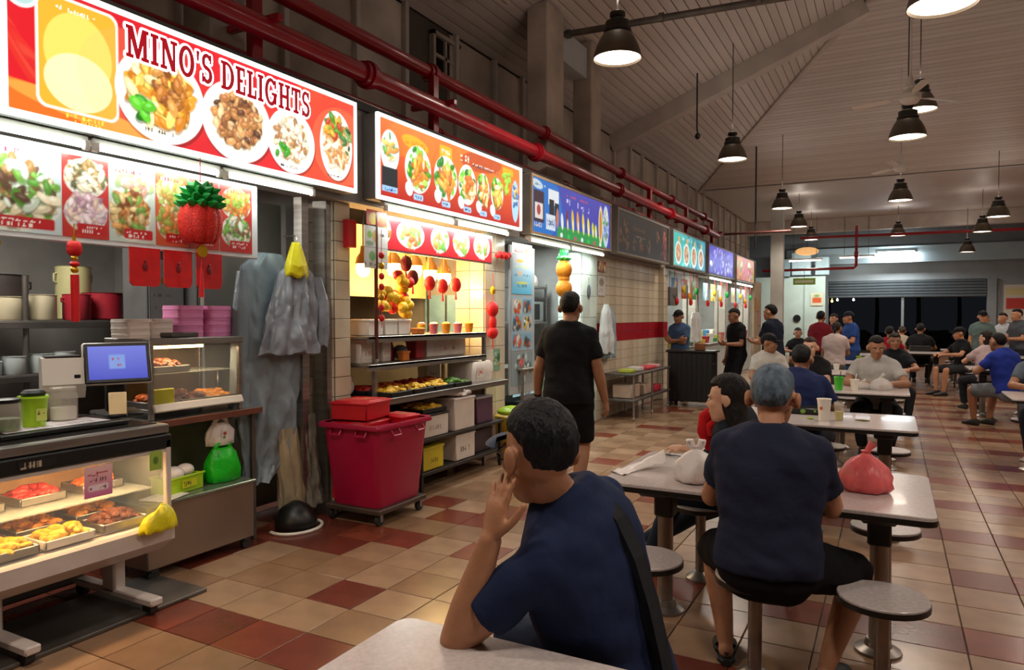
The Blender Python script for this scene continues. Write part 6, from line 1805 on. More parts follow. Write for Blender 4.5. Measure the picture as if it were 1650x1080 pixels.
tag(B().ell((-.55, 5.95, .758), (.03, .02, .006)).obj('lime_slice', mat('lime', '#8fa81f', 0.6)), 'green leaf piece beside the white paper cup', 'scrap')
for x, y, m, lb, h in ((-0.95, 10.95, 'green_cup', 'green cup on the table behind the woman in black', .12), (-0.7, 11.2, 'white_plastic', 'white cup on the table behind the woman in black', .1),
                       (-.5, 13.6, 'lime', 'small lime green cup on the sixth table', .1), (1.35, 8.6, 'white_plastic', 'white cup on the right table by the edge', .12)):
    cup(lb, (x, y, 0.75), MATS[m], 0.03, 0.042, h)
dish_m = mat('melamine', '#b2453a', 0.4, 0, 0.1)
for x, y, lb in ((-1.05, 11.25, 'red plate on the table behind the woman in black'), (-0.25, 13.8, 'red plate on the sixth table')):
    tag(B().lathe([(0.0005, 0), (0.06, 0.0), (0.1, 0.018), (0.102, 0.021), (0.06, 0.006), (0.0005, 0.006)], (x, y, 0.75), n=22).obj('plate', dish_m), lb, 'plate')
tag(B().lathe([(0.0005, 0), (0.05, 0.0), (0.09, 0.015), (0.05, 0.005), (0.0005, 0.005)], (-0.66, 8.5, 0.75), n=22).obj('plate', white_e), 'white plate beside the green drink cup', 'plate')
# dark metal chair at the far table
def chair(x, y, rz, label):
    t = thing('metal_chair', label, 'chair', (x, y, 0), rz)
    B().cbox((0, 0, 0.45), (0.42, 0.42, 0.04), 0.015).obj('seat', black, t)
    B().cbox((0, -0.2, 0.75), (0.42, 0.03, 0.26), 0.012).obj('backrest', black, t)
    for sx in (-1, 1):
        for sy in (-1, 1):
            B().cyl((sx * .19, sy * .19, 0), (sx * .18, sy * .18, 0.44 if sy > 0 else 0.85), 0.013, n=8).obj('leg', black, t)
chair(0.56, 18.6, 0, 'black metal chair under the man in black far back')
chair(1.3, 18.3, 0.4, 'black metal chair beside the far table on aisle')
# ================================================================ PEOPLE
def skin_mat(name, c):
    return mat(name, c, 0.5, 0, 0.10, 22, 0.06, 120)
SK = {'tan': skin_mat('skin_tan', '#b98260'), 'brown': skin_mat('skin_brown', '#9a6a4c'), 'fair': skin_mat('skin_fair', '#c99a7c')}
def cloth(c):
    return mat('cloth_' + c.strip('#'), c, 0.85, 0, 0.12, 7, 0.55, 9, spec=0.2)
def hair_m(c):
    return mat('hair_' + c.strip('#'), c, 0.6, 0, 0.5, 30, 0.9, 60, stretch=(1, 1, 0.3), spec=0.25)
eye_w, eye_d, lip_m = mat('eye_white', '#d8d0c8', 0.3, 0, 0), mat('eye_dark', '#1d1512', 0.2, 0, 0), mat('lips', '#8f4f42', 0.5, 0, 0.1)
PEND = []

def ik(a, t, l1, l2, hint):
    a, t, hint = V(a), V(t), V(hint)
    d = t - a
    L = min(d.length, (l1 + l2) * 0.998)
    u = d.normalized()
    t = a + u * L
    x = (l1 * l1 - l2 * l2 + L * L) / (2 * L)
    h = math.sqrt(max(0, l1 * l1 - x * x))
    p = hint - u * hint.dot(u)
    if p.length < 1e-4:
        p = u.orthogonal()
    return a + u * x + p.normalized() * h, t

def hand(b, w, d, nrm, side, curl=0.5, s=1.0, spread=0.08, rad=1.0, fine=True):
    """palm, four unequal fingers and a thumb; d points to the fingertips, nrm is where the palm faces, side +1 puts the thumb along d x nrm"""
    d = V(d).normalized()
    nrm = (V(nrm) - d * V(nrm).dot(d)).normalized()
    l = d.cross(nrm) * side
    w = V(w)
    rs = []
    for t, rx, ry in ((-.01, .024, .02), (.02, .03, .019), (.05, .04, .017), (.08, .042, .0145), (.092, .036, .011)):
        rs.append([w + d * t * s + l * rx * s * math.cos(a) + nrm * ry * s * math.sin(a) for a in [2 * PI * i / 14 for i in range(14)]])
    b.rings(rs)
    for k in range(4):
        base = w + (d * (.086 - .006 * abs(k - 1)) + l * (.031 - .0205 * k)) * s
        ln = (.072, .08, .075, .058)[k] * s
        dr = (d + l * spread * (1.5 - k)).normalized()
        a = curl * (.9 + .12 * k)
        p = base - dr * .01 * s
        ax = dr.cross(nrm)
        r0 = .0092 * s * rad
        for q, fr in enumerate((.45, .31, .24)):
            dr = (Matrix.Rotation(a * (.75, 1.0, .7)[q], 3, ax) @ dr).normalized()
            p2 = p + dr * ln * fr * 1.12
            b.cap(p, p2, r0 * (1 - .1 * q), r0 * (.93 - .1 * q), 8, 3)
            p = p2
    p = w + (d * .022 + l * .026) * s
    dr = (d * .72 + l * .72 + nrm * (.15 + .5 * curl)).normalized()
    for q, fr in enumerate((.04, .032, .024)):
        p2 = p + dr * fr * s
        b.cap(p, p2, .0125 * s * rad * (1 - .12 * q), .0115 * s * rad * (1 - .12 * q), 8, 3)
        p = p2
        dr = (dr + d * .35 + nrm * .12 * curl).normalized()

def head_shape(b, M, jaw=1.0):
    def e(c, r):
        bb = B().ell(c, r, 18)
        b.add([M @ V(p) for p in bb.v], bb.f)
    def cp(a, c, ra, rb):
        b.cap(M @ V(a), M @ V(c), ra, rb, 10, 3)
    e((0, -.012, .03), (.0755, .094, .088))
    e((0, .022, -.035), (.061 * jaw, .07, .075))
    e((0, .045, -.078), (.043 * jaw, .043, .036))
    e((0, .066, -.095), (.024 * jaw, .02, .018))
    cp((0, .082, .016), (0, .101, -.02), .008, .0125)
    e((0.011, .093, -.026), (.009, .01, .008)); e((-.011, .093, -.026), (.009, .01, .008))
    for s in (-1, 1):
        e((s * .034, .062, -.018), (.026, .024, .022))
        e((s * .03, .077, .026), (.026, .011, .008))
        cp((s * .077, -.004, .014), (s * .081, -.012, -.024), .013, .01)
        e((s * .090, -.02, .003), (.011, .021, .032))
    e((0, .084, -.055), (.021, .012, .006)); e((0, .082, -.066), (.018, .011, .007))

def hair_shape(style, seed=0, n=34, vol=1.0):
    """cap of hair: the part of a head-sized shell above the hairline stands proud, the rest sinks into the head"""
    k = 26
    rs = []
    for j in range(1, k):
        ph = -PI / 2 + PI * j / k
        ring = []
        for i in range(n):
            t = 2 * PI * i / n
            d = V((math.cos(ph) * math.cos(t), math.cos(ph) * math.sin(t), math.sin(ph)))
            y, z = d.y, d.z
            side = abs(d.x)
            if style == 'bald':
                line = .12 if y > .1 else -.35
            elif style == 'crop' and y > -.12:
                line = .02 + .42 * min(1, (y + .12) / .75)
            elif y > .35:
                line = .46 - .12 * (y - .35) + .06 * side
            elif style == 'long' and y > -.15:
                line = -.9 + (y + .15) * 2.6
            elif y > -.15:
                line = .04 + (y + .15) * .84
            else:
                line = max(-.85, .04 + (y + .15) * 3.2) if style in ('short', 'spiky', 'crop') else -.95
            if style == 'fringe' and y > .3:
                line = .28
            nz = mnoise.noise(d * 7 + V((seed, 0, 0))) * .03 + mnoise.noise(d * 18 + V((0, seed, 0))) * .022
            w_ = .12 if y > .2 or style == 'long' else (.3 if y > -.2 else .75)
            g = max(0.0, min(1.0, (z - line) / w_))
            g = g ** (.6 if y > -.2 else .5)
            rad = .80 + (.258 + .9 * nz + .07 * max(0, z)) * g
            if style != 'long':
                rad -= .045 * side ** 2 * max(0, .7 - z) * g
            if style == 'spiky':
                rad += .03 * g * max(0, z)
            ring.append(V((.0785 * vol * d.x * rad, -.014 + .0985 * vol * d.y * rad, .032 + .095 * vol * d.z * rad)))
        rs.append(ring)
    return rs

def person(label, X, Y, face, kind='stand', H=1.7, seat=.45, lean=4, roll=0, twist=0, build=1.0, shirt='#222222', sleeve='short', pants=('long', '#26262c'),
           shoes='#1c1c1c', shoe='shoe', skin='tan', hair=('short', '#15110f'), head=(0, 0), arms=('hang', 'hang'), legs=None, vox=.012, hd=1.06, facep=True,
           extra=None, hem=-.09, neck=0.0, hands=(None, None), curls=(.5, .5), group=None, collar=None, hood=False, headfwd=.03, pelvis=None, headat=None):
    s = H / 1.7
    t = thing('person', label, 'person', (X, Y, 0), face, group)
    Mi = (Matrix.Translation((X, Y, 0)) @ Matrix.Rotation(face, 4, 'Z')).inverted()
    def loc(p):
        return Mi @ V(p[1:]) if p[0] == 'w' else V(p)
    Ri = Matrix.Rotation(-face, 3, 'Z')
    def vec(p):
        return Ri @ V(p[1:]) if p[0] == 'd' else V(p)
    pel = V((0, -.02, seat + .095)) if kind == 'sit' else V((0, 0, .90 * s))
    if pelvis:
        pel = V(pelvis)
    # spine: curved stations
    st = []
    p = pel.copy()
    h0 = 0.0
    tab = [(-.10, .168, .122, 0), (-.05, .174, .126, -.002), (.0, .174, .125, -.004), (.07, .166, .115, 0), (.15, .160, .110, .003), (.23, .165, .113, .004), (.31, .176, .12, .004), (.38, .183, .118, 0),
           (.43, .183, .108, -.004), (.47, .170, .094, -.008), (.50, .142, .08, -.012), (.525, .112, .072, -.014), (.545, .082, .066, -.014), (.56, .068, .062, -.012)]
    def frame_at(h):
        g = max(0, min(1, h / .5))
        an = R(lean) * (.45 + .95 * g)
        ro = R(roll) * (.5 + .6 * g)
        up = V((math.sin(ro), math.sin(an), math.cos(an) * math.cos(ro))).normalized()
        tw = R(twist) * g
        rt = V((math.cos(tw), math.sin(tw), 0))
        rt = (rt - up * rt.dot(up)).normalized()
        return up, rt, up.cross(rt)
    pos = {}
    hs = [i * .01 for i in range(-14, 90)]
    q = pel.copy()
    pos[0] = q.copy()
    for i in range(1, 90):
        q = q + frame_at(i * .01)[0] * .01 * s
        pos[i] = q.copy()
    q = pel.copy()
    for i in range(-1, -16, -1):
        q = q - V((0, 0, 1)) * .01 * s
        pos[i] = q.copy()
    def at(h, x=0, y=0):
        up, rt, fw = frame_at(h)
        return pos[int(round(h * 100))] + rt * x * s + fw * y * s
    def torso(b, k=1.0, lo=-.10, hi=.6, pad=0.0):
        rs = []
        for h, w, d, yo in tab:
            if h < lo - 1e-6 or h > hi:
                continue
            up, rt, fw = frame_at(h)
            c = pos[int(round(h * 100))] + fw * yo * s
            wb = build if h < .45 else 1 + (build - 1) * .5
            belly = .02 * max(0, build - 1) * 6 * math.exp(-((h - .1) / .14) ** 2)
            ring = []
            for i in range(28):
                a = 2 * PI * i / 28
                cx, cy = math.cos(a), math.sin(a)
                e = .86
                xx = math.copysign(abs(cx) ** e, cx) * (w * wb * k + pad) * s
                yy = math.copysign(abs(cy) ** e, cy) * (d * (1 + (build - 1) * 1.2) * k + pad + (belly if cy > 0 else 0)) * s
                ring.append(c + rt * xx + fw * yy)
            rs.append(ring)
        b.rings(rs)
    sho = {sd: at(.452, sd * (.158 + .012 * (build - 1) * 6), -.008) for sd in (-1, 1)}
    nk = at(.52, 0, -.012)
    up, rt, fw = frame_at(.55)
    hc = at(.545, 0, 0) + (up * (.112 + neck) + fw * headfwd) * s
    if headat:
        hc = loc(headat)
    Rh = Matrix.Rotation(R(head[0]), 4, 'Z') @ Matrix.Rotation(R(head[1]), 4, 'X')
    if len(head) > 2:
        Rh = Matrix.Rotation(R(head[0]), 4, 'Z') @ Matrix.Rotation(R(head[2]), 4, 'Y') @ Matrix.Rotation(R(head[1]), 4, 'X')
    HM = Matrix.Translation(hc) @ Rh @ Matrix.Scale(hd * s, 4)
    body, sh, pa = B(), B(), B()
    # head and neck
    head_shape(body, HM)
    body.cap(nk - up * .03 * s, HM @ V((0, -.02, -.045)), .058 * s * (1 + (build - 1) * .6), .05 * s, 14, 3)
    body.cap(at(.46, -.1), at(.46, .1), .045 * s, .045 * s, 12, 3)
    torso(body, .86, -.10, .5)
    # arms
    UA, FA = .285 * s, .25 * s
    wr = {}
    for sd, pose in ((-1, arms[0]), (1, arms[1])):
        a = sho[sd]
        nrm = V((-sd, 0, 0))
        dirh = None
        cl = curls[0 if sd < 0 else 1]
        if pose == 'hang':
            hint, tg = V((sd * .3, -1, 0)), a + V((sd * .075, .035, -.525)) * s
        elif pose == 'table':
            hint, tg = V((sd * 1, -.4, -.6)), V((sd * .15, pel.y + .40, .80))
            nrm = V((-sd * .4, 0, -1))
        elif pose == 'tablein':
            hint, tg = V((sd * 1, -.2, -.8)), V((sd * .05, pel.y + .40, .81))
            nrm = V((-sd * .3, 0, -1))
        elif pose == 'carry':
            hint, tg = V((sd * .6, -1, -.6)), a + V((-sd * .05, .30, -.27)) * s
            nrm = V((-sd * .5, 0, .6))
        elif pose == 'cross':
            hint, tg = V((sd * 1, 0, -.7)), at(.25, -sd * .10, .19 + .02 * sd)
            nrm = V((0, -1, 0))
        elif pose == 'hip':
            hint, tg = V((sd, -.6, 0)), at(.02, sd * .2, .02)
        else:
            tg = loc(pose[0])
            hint = loc(pose[1]) - (a + tg) / 2 if pose[1][0] == 'w' else V(pose[1])
            if len(pose) > 2 and pose[2]:
                nrm = vec(pose[2])
            if len(pose) > 3:
                dirh = vec(pose[3])
        el, w_ = ik(a, tg, UA, FA, hint)
        wr[sd] = (el, w_)
        bu = 1 + (build - 1) * .8
        body.cap(a, el, .05 * s * bu, .041 * s * bu, 12, 4)
        mid = el + (w_ - el) * .3
        body.cap(el, mid, .041 * s * bu, .042 * s * bu, 12, 3)
        body.cap(mid, w_, .042 * s * bu, .027 * s * bu, 12, 3)
        dh = dirh or (w_ - el)
        hand(body, w_, dh, nrm, sd, cl, s * 1.02, rad=1.0 if vox < .008 else (1.15 if vox < .012 else 1.5))
        sh.cap(at(.515, sd * .055, -.012), a + V((0, 0, .004)), .05 * s, .058 * s * bu, 14, 4)
        rs_ = .064 * s * bu
        if sleeve == 'short':
            e2 = a + (el - a) * .68
            sh.cap(a, e2, rs_, rs_ * .92, 16, 4, True, False)
        elif sleeve == 'long':
            sh.cap(a, el, rs_, .056 * s, 14, 4)
            sh.cap(el, el + (w_ - el) * .95, .056 * s, .042 * s, 14, 3, True, False)
    # legs
    TL, SL = .425 * s, .42 * s
    feet = []
    for sd in (-1, 1):
        hip = pel + frame_at(0)[1] * sd * .092 * s * (1 + (build - 1) * .7) + V((0, 0, -.02))
        lg = legs[0 if sd < 0 else 1] if legs else None
        fdir = V((0, 1, 0))
        if lg is None:
            if kind == 'sit':
                an, hint = V((sd * .13, pel.y + .43 * s, .085)), V((sd * .25, .5, 1))
            else:
                an, hint = V((sd * .1, -.02, .085)), V((0, 1, 0))
        else:
            an, hint = loc(lg[0]), V(lg[1])
            if len(lg) > 2:
                fdir = V(lg[2]).normalized()
        kn, an = ik(hip, an, TL, SL, hint)
        bl = 1 + (build - 1) * .8
        body.cap(hip, kn, .082 * s * bl, .055 * s * bl, 14, 4)
        ca = kn + (an - kn) * .3
        bk = (an - kn).normalized().cross(V((1, 0, 0)))
        body.cap(kn, ca, .053 * s * bl, .056 * s * bl, 14, 3)
        body.cap(ca, an, .056 * s * bl, .036 * s, 14, 3)
        if shoe in ('croc', 'sandal'):
            body.cap(an + V((0, 0, -.03)) - fdir * .03, an + fdir * .15 * s + V((0, 0, -.052)), .034 * s, .026 * s, 10, 3)
        pa.cap(hip + V((0, 0, .01)), kn if pants[0] == 'long' else hip + (kn - hip) * .93, .098 * s * bl, (.07 if pants[0] == 'long' else .084) * s * bl, 16, 4, True, pants[0] == 'long')
        if pants[0] == 'long':
            pa.cap(kn, an + (kn - an) * .03, .07 * s * bl, .056 * s, 14, 3, True, False)
        feet.append((an, fdir))
    torso(sh, 1.0, hem, .562 if headat is None else .562, .012)
    torso(pa, .99, -.10, .08, .002)
    pa.cap(pel + V((-.06, -.02, -.05)), pel + V((.06, -.02, -.05)), .11 * s * build, .11 * s * build, 14, 4)
    if collar:
        for sd in (-1, 1):
            pass
    sm = SK[skin]
    PEND.append((body, 'body', sm, t, vox, 3))
    PEND.append((sh, 'shirt', cloth(shirt), t, vox * 1.3, 5))
    PEND.append((pa, 'shorts' if pants[0] == 'short' else 'trousers', cloth(pants[1]), t, vox * 1.6, 4))
    if collar:
        rs = []
        for hh_, rr_ in ((.515, .088), (.545, .078), (.56, .074), (.545, .084), (.512, .094)):
            c = at(min(.56, hh_), 0, -.008)
            u2, r2, f2 = frame_at(.52)
            rs.append([c + r2 * rr_ * math.cos(a) * s + f2 * rr_ * .95 * math.sin(a) * s - u2 * .022 * max(0, math.sin(a)) * s for a in [2 * PI * i / 24 for i in range(24)]])
        B().rings(rs, False, False).obj('collar', cloth(collar), t)
    # shoes
    shm = mat('shoe_' + shoes.strip('#'), shoes, 0.55, 0, 0.12, 12)
    for an, fd in feet:
        sd_ = V((0, 0, 1)).cross(fd).normalized()
        b = B()
        if shoe == 'croc':
            rs = []
            for tt, w_, h_ in ((-.075, .02, .03), (-.06, .04, .05), (0, .046, .06), (.03, .05, .075), (.09, .056, .075), (.14, .052, .055), (.175, .035, .04), (.19, .012, .025)):
                rs.append([an + fd * tt * s + sd_ * w_ * math.cos(a) * s + V((0, 0, -.083 + (h_ * (.5 + .5 * math.sin(a))) * s)) for a in [2 * PI * i / 16 for i in range(16)]])
            b.rings(rs[3:])
            b.rings([[(p_[0], p_[1], min(p_[2], an.z - .083 + .03)) for p_ in r_] for r_ in rs])
            b.tube([an + sd_ * .047 + V((0, 0, -.04)) + fd * .02, an - fd * .07 + V((0, 0, -.03)), an - sd_ * .047 + V((0, 0, -.04)) + fd * .02], .008, 6)
        else:
            rs = []
            for tt, w_, h_ in ((-.08, .02, .04), (-.065, .036, .085), (-.02, .042, .1), (.03, .042, .09), (.09, .046, .062), (.15, .044, .05), (.185, .03, .04), (.2, .01, .022)):
                rs.append([an + fd * tt * s + sd_ * w_ * math.cos(a) * s + V((0, 0, -.083 + (h_ * (.5 + .5 * math.sin(a))) * s)) for a in [2 * PI * i / 16 for i in range(16)]])
            b.rings(rs)
        so = b.obj('shoe', shm, t)
    # hair
    if hair:
        st_, hc_ = hair[0], hair[1]
        base = {'short': 'short', 'spiky': 'spiky', 'long': 'long', 'pony': 'short', 'bun': 'short', 'cap': 'short', 'bald': 'bald', 'fringe': 'fringe', 'grey': 'short', 'visor': 'crop'}[st_]
        b = B().rings([[HM @ p_ for p_ in r_] for r_ in hair_shape(base, len(label), vol=1.0 if st_ != 'long' else 1.03)])
        if st_ == 'long':
            rs = []
            for z, w_, d_, yo in ((.02, .078, .07, -.03), (-.04, .083, .065, -.035), (-.12, .088, .05, -.055), (-.2, .085, .04, -.075), (-.28, .07, .03, -.085), (-.31, .04, .02, -.085)):
                rs.append([HM @ V((w_ * math.cos(a) * (1 + .06 * mnoise.noise(V((a * 2, z * 9, 1)))), yo + d_ * math.sin(a), z)) for a in [2 * PI * i / 22 for i in range(22)]])
            b.rings(rs)
        if st_ == 'pony':
            b.tube([HM @ V(p_) for p_ in ((0, -.1, .03), (0, -.125, -.0), (0, -.125, -.08), (0, -.11, -.15))], [.02 * s, .026 * s, .022 * s, .008 * s], 10)
        if st_ == 'bun':
            b.ell(HM @ V((0, -.115, .05)), (.04 * s, .04 * s, .04 * s), 14)
        b.obj('hair', hair_m(hc_), t)
        if st_ == 'cap':
            cm = cloth(hair[2])
            cr = B().rings([[HM @ V((.084 * math.cos(ph) * math.cos(a), -.012 + .104 * math.cos(ph) * math.sin(a), .045 + .088 * math.sin(ph))) for a in [2 * PI * i / 24 for i in range(24)]] for ph in [PI / 2 * k / 8 for k in range(8)]])
            cr.obj('cap_crown', cm, t)
            B().rings([[HM @ V((w_ * math.cos(a), .055 + ln * math.sin(a), z)) for a in [PI * i / 14 for i in range(15)]] for w_, ln, z in ((.07, .105, .052), (.072, .11, .045), (.07, .1, .04))], close=False).obj('cap_brim', cm, t)
        if st_ == 'visor':
            cm = cloth(hair[2])
            out = []
            for w_, ln, z0, z1 in ((.08, .0, .062, .05), (.086, .115, .05, .03), (.088, .122, .045, .026), (.085, .11, .042, .022), (.078, .0, .052, .04)):
                out.append([HM @ V((w_ * math.cos(a), .05 + ln * math.sin(a), z0 + (z1 - z0) * abs(math.cos(a)))) for a in [PI * i / 18 for i in range(19)]])
            B().rings(out, False, False, close=False).obj('visor_brim', cm, t)
    if facep:
        for sd in (-1, 1):
            mm = HM.to_3x3()
            ey = B().ell(HM @ V((sd * .031, .0815, .008)), (.0125 * s, .0065 * s, .0055 * s), 10, Rh.to_3x3()).obj('eye', eye_w, t)
            B().ell(HM @ V((sd * .031, .0868, .008)), (.0056 * s, .0034 * s, .0052 * s), 10, Rh.to_3x3()).obj('iris', eye_d, ey)
            B().tube([HM @ V(p_) for p_ in ((sd * .014, .0885, .024), (sd * .031, .0885, .030), (sd * .048, .079, .025))], [.003 * s, .0042 * s, .0025 * s], 6).obj('eyebrow', hair_m(hair[1] if hair else '#15110f'), t)
        B().tube([HM @ V(p_) for p_ in ((-.022, .084, -.059), (0, .0945, -.0575), (.022, .084, -.059))], [.003 * s, .0055 * s, .003 * s], 8).obj('mouth', lip_m, t)
    if extra:
        extra(t, dict(HM=HM, at=at, frame=frame_at, s=s, wr=wr, sho=sho, pel=pel, loc=loc))
    return t

# ---- nearest: man in navy leaning on the front table
def ex_strap(t, k):
    at, fr, s = k['at'], k['frame'], k['s']
    pts = []
    for h, x, y in ((.30, .03, .15), (.40, .05, .14), (.47, .06, .095), (.525, .062, .0), (.515, .045, -.07), (.45, .02, -.122), (.36, .0, -.142), (.25, -.012, -.146), (.12, -.02, -.146), (.0, -.025, -.15), (-.05, -.03, -.15)):
        pts.append(at(h, x, y * 1.07))
    b = B()
    rs = []
    for i, p in enumerate(pts):
        d = (pts[min(i + 1, len(pts) - 1)] - pts[max(i - 1, 0)]).normalized()
        c = at(.25, 0, 0)
        nn = (p - c)
        nn = (nn - d * nn.dot(d)).normalized()
        w = d.cross(nn)
        rs.append([p + w * .027 + nn * .006, p - w * .027 + nn * .006, p - w * .027 - nn * .012, p + w * .027 - nn * .012])
    b.rings(rs).obj('bag_strap', cloth('#24262b'), t, smooth=False)
def ex_glasses(t, k):
    HM, s = k['HM'], k['s']
    b = B()
    for sd in (-1, 1):
        b.tube([HM @ V((sd * .033 + .021 * math.cos(a), .097, .006 + .016 * math.sin(a))) for a in [2 * PI * i / 14 for i in range(15)]], .0022, 6)
        b.tube([HM @ V(p_) for p_ in ((sd * .054, .095, .01), (sd * .08, .04, .014), (sd * .086, -.012, .012), (sd * .084, -.03, -.006))], .0026, 6)
    b.tube([HM @ V((-.012, .099, .01)), HM @ V((.012, .099, .01))], .002, 6)
    b.obj('glasses', mat('glasses_frame', '#3a3c44', 0.25, 0.5, 0), t)
def ex_p1(t, k):
    ex_strap(t, k)
    ex_glasses(t, k)
person('man in navy tee and visor leaning on the front table, chin in hand', -.655, 1.79, R(86), 'sit', 1.76, lean=13, roll=-13, twist=-4, build=1.04, shirt='#1f2a4a', pants=('long', '#20283c'), hair=('visor', '#14151b', '#4a5264'),
       head=(-26, -6), skin='tan', vox=.0065, facep=True, extra=ex_p1, hem=-.05, headat=('w', -.795, 1.635, 1.19), hd=1.06,
       arms=((('w', -.862, 1.505, 1.0), ('w', -.94, 1.465, .81), ('d', .45, .9, .1), ('d', .1, .22, .95)), ((.06, .30, .70), (.5, -.3, -1))), curls=(.06, .5))
# ---- man with blue-grey hair seen from behind
def ex_logo(t, k):
    at = k['at']
    b = B()
    for x, h, w, r in ((-.012, .477, .02, .15), (.012, .470, .024, -.25), (.0, .487, .014, .1)):
        up, rt, fw = k['frame'](h if h < .5 else .5)
        c = at(h, x, -.105)
        b.cbox(c, (w, .004, .006), .001, rz=0)
    b.obj('shirt_logo', mat('logo_grey', '#b8bcc4', 0.5, 0, 0), t)
person('heavy man with blue-grey hair on stool, seen from behind', -.445, 3.12, 0.0, 'sit', 1.68, lean=7, build=1.2, shirt='#252a40', pants=('short', '#101014'), shoes='#1d2124', shoe='croc', hair=('short', '#5f7080'), skin='tan', vox=.0075, hem=-.07,
       head=(-3, -8), arms=((('w', -.66, 3.47, .81), (-.45, -.6, -1), (0, 0, -1)), (('w', -.28, 3.49, .81), (.45, -.6, -1), (0, 0, -1))),
       legs=(((-.2, .14, .085), (-.5, 1, .4), (-.25, 1, 0)), ((.22, .10, .085), (.6, 1, .4), (.35, 1, 0))), extra=ex_logo, hd=1.16, facep=False)
# ---- woman in profile
def ex_scarf(t, k):
    at = k['at']
    b = B()
    b.tube([at(.50, .07, .05), at(.44, .09, .12), at(.34, .10, .145), at(.2, .1, .14)], [.02, .03, .034, .03], 10)
    b.tube([at(.50, -.07, .05), at(.46, -.08, .115), at(.4, -.075, .13)], [.02, .026, .02], 10)
    b.tube([at(.535, .0, .085), at(.5, .0, .15), at(.4, .01, .19), at(.28, .02, .185)], [.03, .045, .05, .035], 12)
    b.obj('red_scarf', cloth('#c21a22'), t)
person('long-haired woman in dark jacket with red scarf, in profile', -.74, 4.22, R(84), 'sit', 1.6, lean=10, roll=-12, headat=('w', -.80, 4.02, 1.085), hd=1.14, shirt='#1e232c', sleeve='long', pants=('long', '#1c2433'), shoes='#d8c8c0', hair=('long', '#15100e'), skin='fair', vox=.009, head=(4, -4),
       arms=((('w', -.93, 3.8, .81), (0, -.6, -1), (0, 0, -1)), ((.16, .3, .68), (.6, -.5, -.6))), legs=(((-.12, .52, .1), (0, .6, 1), (0, 1, 0)), ((.12, .66, .1), (0, .5, 1), (0, 1, 0))), extra=ex_scarf)
# ---- standing man in black
def ex_watch(t, k):
    el, w = k['wr'][-1]
    d = (w - el).normalized()
    B().cyl(w - d * .03, w - d * .012, .034, n=16).obj('watch', mat('watch_black', '#151515', 0.4), t)
person('standing man in black tee and shorts, walking away', -2.37, 5.45, R(4), 'stand', 1.75, lean=2, build=1.13, shirt='#131417', pants=('short', '#0f1013'), shoes='#202022', hair=('short', '#0d0b0a'), skin='brown', vox=.009, hem=-.10, facep=False, extra=ex_watch,
       arms=((( -.29, .03, .86), (-.5, -1, 0)), ((.30, .06, .84), (.5, -1, 0))), legs=(((-.11, .1, .085), (0, 1, 0)), ((.11, -.12, .085), (0, 1, 0))))
# ---- table three and four
person('man in navy tee at the cup table, back turned', -.71, 6.5, R(-4), 'sit', 1.68, lean=16, build=1.12, shirt='#1d2750', pants=('long', '#23242c'), hair=('short', '#0f0c0b'), skin='brown', vox=.0105, arms=((( -.12, .36, .74), (-1, -.4, -.6)), ((.12, .36, .74), (1, -.4, -.6))), facep=False, head=(0, -8))
person('woman in black tee facing the camera at grey polo man\'s table', -.84, 9.2, R(172), 'sit', 1.63, lean=9, shirt='#141416', pants=('long', '#22242a'), hair=('pony', '#3a2a22'), skin='fair', vox=.0105, arms=('tablein', 'tablein'), head=(8, 2))
person('man in pale grey polo facing the camera, eating', -.16, 9.22, R(182), 'sit', 1.68, lean=10, build=1.18, shirt='#a9a7a4', collar='#a9a7a4', pants=('long', '#1d1e22'), hair=('spiky', '#100d0c'), skin='brown', vox=.0105, arms=('table', 'table'), head=(8, -12))
person('man in white shirt and dark cap at the table end', -1.45, 9.95, R(200), 'sit', 1.66, lean=6, shirt='#b8b2ab', pants=('long', '#2a2a30'), hair=('cap', '#15110f', '#15161a'), skin='brown', vox=.011, arms=(((-.08, .3, .66), (-1, -.3, -.6)), ((.08, .3, .66), (1, -.3, -.6))), head=(58, -6))
# ---- at the stalls
person('vendor in denim blue tee and black cap, arms crossed', -3.42, 12.95, R(168), 'stand', 1.66, shirt='#3f5578', pants=('long', '#1c1e24'), hair=('cap', '#15110f', '#101012'), skin='brown', vox=.012, arms=('cross', 'cross'), head=(0, -6))
person('man in black standing at the turquoise stall, looking down', -2.36, 12.7, R(140), 'stand', 1.68, shirt='#141519', pants=('short', '#16171b'), hair=('short', '#0f0c0b'), skin='brown', vox=.012, arms=('carry', 'hang'), head=(-10, -12))
person('man in navy tee standing in profile beyond the vendor', -1.75, 12.6, R(62), 'stand', 1.74, build=1.08, shirt='#171d2e', pants=('long', '#15161c'), hair=('short', '#0f0c0b'), skin='tan', vox=.012, arms=('carry', 'carry'), head=(12, -2))
person('small figure in black seated near the white far wall', -1.80, 16.5, R(190), 'sit', 1.6, shirt='#17181b', pants=('long', '#1d1d22'), hair=('short', '#15110f'), skin='brown', vox=.015, arms=('table', 'table'))
person('man in maroon jersey standing with back turned', -1.28, 15.5, R(-14), 'stand', 1.65, build=1.06, shirt='#6d1622', pants=('long', '#1d1a1c'), hair=('short', '#100d0c'), skin='brown', vox=.015, arms=('hang', 'hang'), facep=False)
person('woman with dark hair standing behind the maroon jersey man', -1.13, 17.6, R(150), 'stand', 1.6, shirt='#3a2a2c', pants=('long', '#22202a'), hair=('long', '#1c1310'), skin='tan', vox=.016, arms=('hang', 'carry'))
person('woman in pale pink tee and grey skirt, back turned', -.84, 12.9, R(-10), 'stand', 1.46, lean=10, build=1.08, shirt='#b3a29e', pants=('long', '#5f635f'), hair=('pony', '#241712'), skin='brown', vox=.012, arms=('hang', 'carry'), facep=False)
